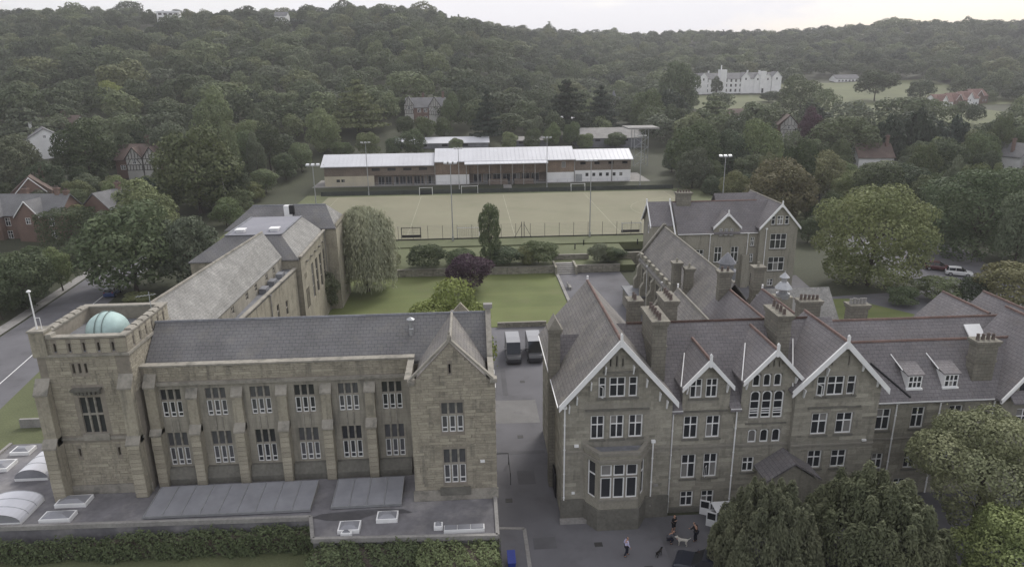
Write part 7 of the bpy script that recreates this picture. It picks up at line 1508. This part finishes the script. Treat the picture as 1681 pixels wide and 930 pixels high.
def trunk_mesh(seed, limbs=6, spread=.25, top=.6, r=.022):
    rng = random.Random(seed); mb = MB(); p = Vector((0, 0, -.03)); pts = [p]
    for k in range(5): p = p+Vector((rng.uniform(-.012, .012), rng.uniform(-.012, .012), (top+.03)/5)); pts.append(p)
    for i, (a, b) in enumerate(zip(pts, pts[1:])): mb.tube(a, b, r*(1.35 if i == 0 else 1.05-.14*i), 7, r*(1.05-.14*(i+1)), caps=False)
    for i in range(limbs):
        a = pts[2+i % 3]; g = 6.28*i/limbs+rng.uniform(-.4, .4); e = a+Vector((math.cos(g)*spread, math.sin(g)*spread, rng.uniform(.12, .3))); mid = a.lerp(e, .5)+Vector((0, 0, .03)); mb.tube(a, mid, r*.5, 5, r*.36, caps=False); mb.tube(mid, e, r*.36, 5, r*.12, caps=False)
    return mb.mesh('trunk', bark)
CM = {'full': [crown('full', s, 9500, .027) for s in (61, 62, 63, 64)], 'oak': [crown('oak', s, 9000, .027) for s in (1, 2, 3, 4)], 'tall': [crown('tall', s, 8000, .027) for s in (5, 6, 7)], 'bush': [crown('bush', s, 7000, .031) for s in (8, 9, 10)], 'cedar': [crown('cedar', s, 4200, .036) for s in (11, 12)],
      'column': [crown('column', 13, 5000, .03)], 'willow': [crown('willow', 14, 26000, .0145)], 'yewtall': [crown('yewtall', s, 4200, .034) for s in (15, 16)], 'hedge': [crown('hedge', 17, 5000, .035)],
      'yew': [crown('yew', s, 64000, .0115) for s in (18, 19)]}
BIG = {'olive-leaved tree in front of the dormer wing': crown('oak', 31, 42000, .0135), 'leafy pale green tree in the bottom right corner': crown('full', 32, 36000, .0165), 'great spreading tree beside the right car park': crown('full', 33, 24000, .0165),
       'huge dark green tree at the right edge above the car park': crown('full', 34, 20000, .017), 'largest tree over the left road, behind the dome': crown('full', 35, 18000, .0175), 'bright yellow-green tree behind the tower block roof': crown('bush', 36, 14000, .022), 'dark purple plum tree on the lawn': crown('bush', 37, 9000, .028)}
TM = {'full': [trunk_mesh(11, 6, .22, .5, .022)], 'oak': [trunk_mesh(s) for s in (1, 2)], 'tall': [trunk_mesh(3, 6, .2, .7, .018)], 'bush': [trunk_mesh(4, 5, .18, .4, .02)], 'cedar': [trunk_mesh(5, 4, .12, .9, .022)], 'column': [trunk_mesh(6, 3, .1, .7, .03)], 'willow': [trunk_mesh(7, 7, .28, .6, .026)], 'yewtall': [trunk_mesh(8, 3, .1, .6, .022)], 'yew': [trunk_mesh(9, 5, .2, .5, .03)], 'hedge': [trunk_mesh(10, 2, .1, .4, .02)]}
def tree(name, kind, x, y, z, h, wd, ci, label, group=None, i=0, cm=None, cat='tree'):
    o = thing(name, (x, y, z), label, cat, group); rz = random.uniform(0, 6.28) if kind != 'hedge' else 0
    t = link('trunk', TM[kind][i % len(TM[kind])], o, (0, 0, 0), rz, (h*.9, h*.9, h), local=True)
    c = link('crown', cm or CM[kind][i % len(CM[kind])], o, (0, 0, 0), rz, (wd, wd*random.uniform(.92, 1.05), h), local=True)
    if not name.startswith('hedge'): c.rotation_euler.z = rz
    b = PAL[ci]; v = random.uniform(.88, 1.12); c.color = (b[0]*v*random.uniform(.95, 1.05), b[1]*v, b[2]*v*random.uniform(.92, 1.08), 1)
    return o
for i, (nm, kd, x, y, z, h, wd, ci, lb) in enumerate(TREES):
    wd *= 1.3 if nm == 'garden_shrub' else 1
    if nm in ('garden_shrub', 'columnar_tree') or 'between the willow' in lb: y = max(y, 124.6)+ (1.0 if nm == 'columnar_tree' else 0)
    tree(nm, kd, x, y, z, h, wd, ci, lb, None, i, BIG.get(lb), 'shrub' if 'shrub' in nm else 'tree')
CW = {0: 'dark green', 1: 'green', 2: 'pale green', 3: 'olive', 5: 'grey-green', 6: 'blackish'}; KW = {'oak': 'rounded tree', 'full': 'spreading tree', 'tall': 'upright tree', 'bush': 'low rounded tree', 'cedar': 'layered conifer', 'yewtall': 'dense conifer'}
ORD = ['leftmost', 'second from left', 'third from left', 'fourth from left', 'fifth from left', 'sixth from left', 'seventh from left', 'eighth from left', 'ninth from left', 'tenth from left', 'eleventh from left', 'twelfth from left', 'thirteenth from left', 'fourteenth from left', 'fifteenth from left', 'sixteenth from left']
fam = {}
for i, t in enumerate(WOOD): fam.setdefault((t[0], t[5], t[6]), []).append(i)
for (kd, ci, zi), ids in fam.items():
    ids.sort(key=lambda i: WOOD[i][1]/WOOD[i][2])
    for k, i in enumerate(ids):
        _, x, y, h, wd, _, _ = WOOD[i]; lb = '%s %s %s' % (CW[ci], KW[kd], ZONES[zi]); n_ = len(ids)
        lb = lb if n_ == 1 else ('%s %s, %s' % (CW[ci], KW[kd], ZONES[zi])+', '+ORD[min(k, 15)])
        tree('woodland_tree', kd, x, y, float(T(x, y))-.2, h, wd, ci, lb, '%s %ss %s' % (CW[ci], KW[kd], ZONES[zi]), i)
# hedges in front of the flat roof
for x0, x1, y0, y1, h, lb, s in ((-44, -28.2, 46.0, 46.75, 2.4, 'clipped hedge below the vaulted rooflights at the left edge', 41), (-28, -12.3, 45.7, 46.75, 2.6, 'tall hedge in front of the long glazed rooflight', 42), (-12.2, -4.6, 41.2, 44.0, 2.9, 'smooth dark hedge below the small square rooflights', 43), (-4.5, 1.2, 40.8, 43.6, 2.9, 'flowering hedge at the corner by the blue bins', 44)):
    o = thing('hedge', ((x0+x1)/2, (y0+y1)/2, 0), lb, 'hedge'); rng = np.random.default_rng(s); W_, D_ = x1-x0, y1-y0; n = int((W_*h*2+W_*D_+D_*h*2)*75); P_, U_ = [], []
    for k, (ar, fx) in enumerate(((W_*h, 'f'), (W_*D_, 't'), (D_*h, 'l'), (D_*h, 'r'), (W_*h*.4, 'b'))):
        m_ = int(ar*170); a, b = rng.random(m_), rng.random(m_); j = .14*np.sin(a*W_*1.3+s)+.1*np.sin(a*W_*3.7+b*5)+.07*np.sin(a*W_*8.1+b*9)+rng.normal(0, .09, m_)
        if fx == 'f': P_.append(np.stack([a*W_-W_/2, -D_/2+j, b*h], 1)); U_.append(np.tile((0, -1, .2), (m_, 1)))
        if fx == 't': P_.append(np.stack([a*W_-W_/2, b*D_-D_/2, h+j*1.3], 1)); U_.append(np.tile((0, -.1, 1), (m_, 1)))
        if fx in 'lr': sg = -1 if fx == 'l' else 1; P_.append(np.stack([sg*W_/2+j, a*D_-D_/2, b*h], 1)); U_.append(np.tile((sg, 0, .2), (m_, 1)))
        if fx == 'b': P_.append(np.stack([a*W_-W_/2, D_/2+j, b*h], 1)); U_.append(np.tile((0, 1, .2), (m_, 1)))
    c = link('foliage', leaf_mesh('foliage', np.concatenate(P_), np.concatenate(U_), .135, rng, leaf_m), o, (0, 0, 0), local=True); b = PAL[(1, 1, 1, 2)[s-41]]; c.color = (*b, 1)
    mb = MB(); mb.box(-W_/2+.15, W_/2-.15, -D_/2+.2, D_/2-.2, 0, h-.2); q = mb.mesh('twigs', bark); link('twigs', q, o, (0, 0, 0), local=True)
# ---------------------------------------------------------------- the far wood: one mass, instanced
rng = np.random.default_rng(77); cand = []
CLEAR = [(-10, 258, 26, 15), (22, 271, 14, 13), (55, 279, 20, 16), (195, 452, 62, 58), (300, 520, 60, 70), (255, 430, 75, 60), (190, 395, 40, 30), (300, 405, 45, 28), (-236, 592, 24, 56), (-146, 590, 15, 42), (-18, 284, 14, 16), (72, 345, 8, 55), (132, 268, 9, 20), (127, 320, 14, 26), (-205, 318, 14, 20), (46, 320, 8, 14), (240, 370, 50, 30)]
near = np.array([(t[2], t[3], t[6]) for t in TREES]+[(t[1], t[2], t[4]) for t in WOOD])
cell = {}
def free(x, y, w_):
    i, j = int(x//14), int(y//14)
    for a in (-1, 0, 1):
        for b in (-1, 0, 1):
            for q in cell.get((i+a, j+b), ()):
                if (q[0]-x)**2+(q[1]-y)**2 < ((q[2]+w_)*.33)**2: return False
    cell.setdefault((i, j), []).append((x, y, w_)); return True
for q in near: cell.setdefault((int(q[0]//14), int(q[1]//14)), []).append(tuple(q))
for _ in range(26000):
    y = rng.uniform(225, 1060); x = rng.uniform(-.98*y-30, 1.05*y+30)
    if y < 238 and -.85*y < x < .95*y: continue
    if -62 < x < 78 and y < 276: continue
    if any(((x-a)/rx)**2+((y-b)/ry)**2 < 1 for a, b, rx, ry in CLEAR): continue
    h = rng.uniform(8, 17)*(1.35 if rng.random() < .12 else 1); w_ = h*rng.uniform(.8, 1.7)
    b_ = x/y
    if (.43 < b_ < .66 and 236 < y < 560 or .6 < b_ < .8 and 236 < y < 436 or .29 < b_ < .46 and 292 < y < 500) and rng.random() < .94: continue
    if free(x, y, w_): cand.append((x, y, h, w_))
cand = np.array(cand); nT = len(cand)
V = np.column_stack([cand[:, 0], cand[:, 1], T(cand[:, 0], cand[:, 1])-.3])
me = bpy.data.meshes.new('distant_wood'); me.from_pydata(V.tolist(), [], [])
a = me.attributes.new('scl', 'FLOAT_VECTOR', 'POINT'); a.data.foreach_set('vector', np.column_stack([cand[:, 3], cand[:, 3], cand[:, 2]]).ravel())
a = me.attributes.new('yaw', 'FLOAT', 'POINT'); a.data.foreach_set('value', rng.uniform(0, 6.28, nT)); a = me.attributes.new('pick', 'INT', 'POINT'); a.data.foreach_set('value', rng.choice(6, nT, p=[.24, .24, .2, .16, .1, .06]).astype(np.int32))
wc = bpy.data.collections.new('wood_crowns')
for i, (kd, s) in enumerate((('far', 51), ('far', 52), ('bush', 53), ('tall', 54), ('far', 55), ('cedar', 56))):
    q = bpy.data.objects.new('wood_crown_%d' % i, crown(kd, s, 2400, .044, leaf_far)); wc.objects.link(q)
dw = link('distant_wood', me); tag(dw, 'dense green wood covering the hills behind the school', 'wood', kind='stuff')
ng = bpy.data.node_groups.new('scatter_trees', 'GeometryNodeTree'); ng.interface.new_socket('Geometry', in_out='INPUT', socket_type='NodeSocketGeometry'); ng.interface.new_socket('Geometry', in_out='OUTPUT', socket_type='NodeSocketGeometry')
gi, go, ip, ci_ = (ng.nodes.new(k) for k in ('NodeGroupInput', 'NodeGroupOutput', 'GeometryNodeInstanceOnPoints', 'GeometryNodeCollectionInfo'))
ci_.inputs['Collection'].default_value = wc; ci_.inputs['Separate Children'].default_value = True; ci_.inputs['Reset Children'].default_value = True
def attr(nm, ty):
    q = ng.nodes.new('GeometryNodeInputNamedAttribute'); q.data_type = ty; q.inputs['Name'].default_value = nm; return q.outputs['Attribute']
cx = ng.nodes.new('ShaderNodeCombineXYZ'); ng.links.new(attr('yaw', 'FLOAT'), cx.inputs[2])
e2r = ng.nodes.new('FunctionNodeEulerToRotation'); ng.links.new(cx.outputs[0], e2r.inputs[0])
ip.inputs['Pick Instance'].default_value = True; ng.links.new(gi.outputs[0], ip.inputs['Points']); ng.links.new(ci_.outputs[0], ip.inputs['Instance']); ng.links.new(attr('pick', 'INT'), ip.inputs['Instance Index']); ng.links.new(e2r.outputs[0], ip.inputs['Rotation']); ng.links.new(attr('scl', 'FLOAT_VECTOR'), ip.inputs['Scale']); ng.links.new(ip.outputs[0], go.inputs[0])
md = dw.modifiers.new('scatter', 'NODES'); md.node_group = ng
print('far trees', nT)
# ---------------------------------------------------------------- haze
mb = MB(); mb.box(-5100, 5100, -1600, 6100, -1.1, 130); hz = mb.build('haze', MT['white_paint'], None, origin=(0, 0, 0)); hz['kind'] = 'stuff'
hm = bpy.data.materials.new('haze_air'); hm.use_nodes = True; t = hm.node_tree; t.nodes.clear(); o_ = t.nodes.new('ShaderNodeOutputMaterial'); v_ = t.nodes.new('ShaderNodeVolumePrincipled')
v_.inputs['Color'].default_value = (.94, .93, .97, 1); v_.inputs['Density'].default_value = .00024; v_.inputs['Anisotropy'].default_value = .2; t.links.new(v_.outputs[0], o_.inputs['Volume'])
hz.data.materials.clear(); hz.data.materials.append(hm)
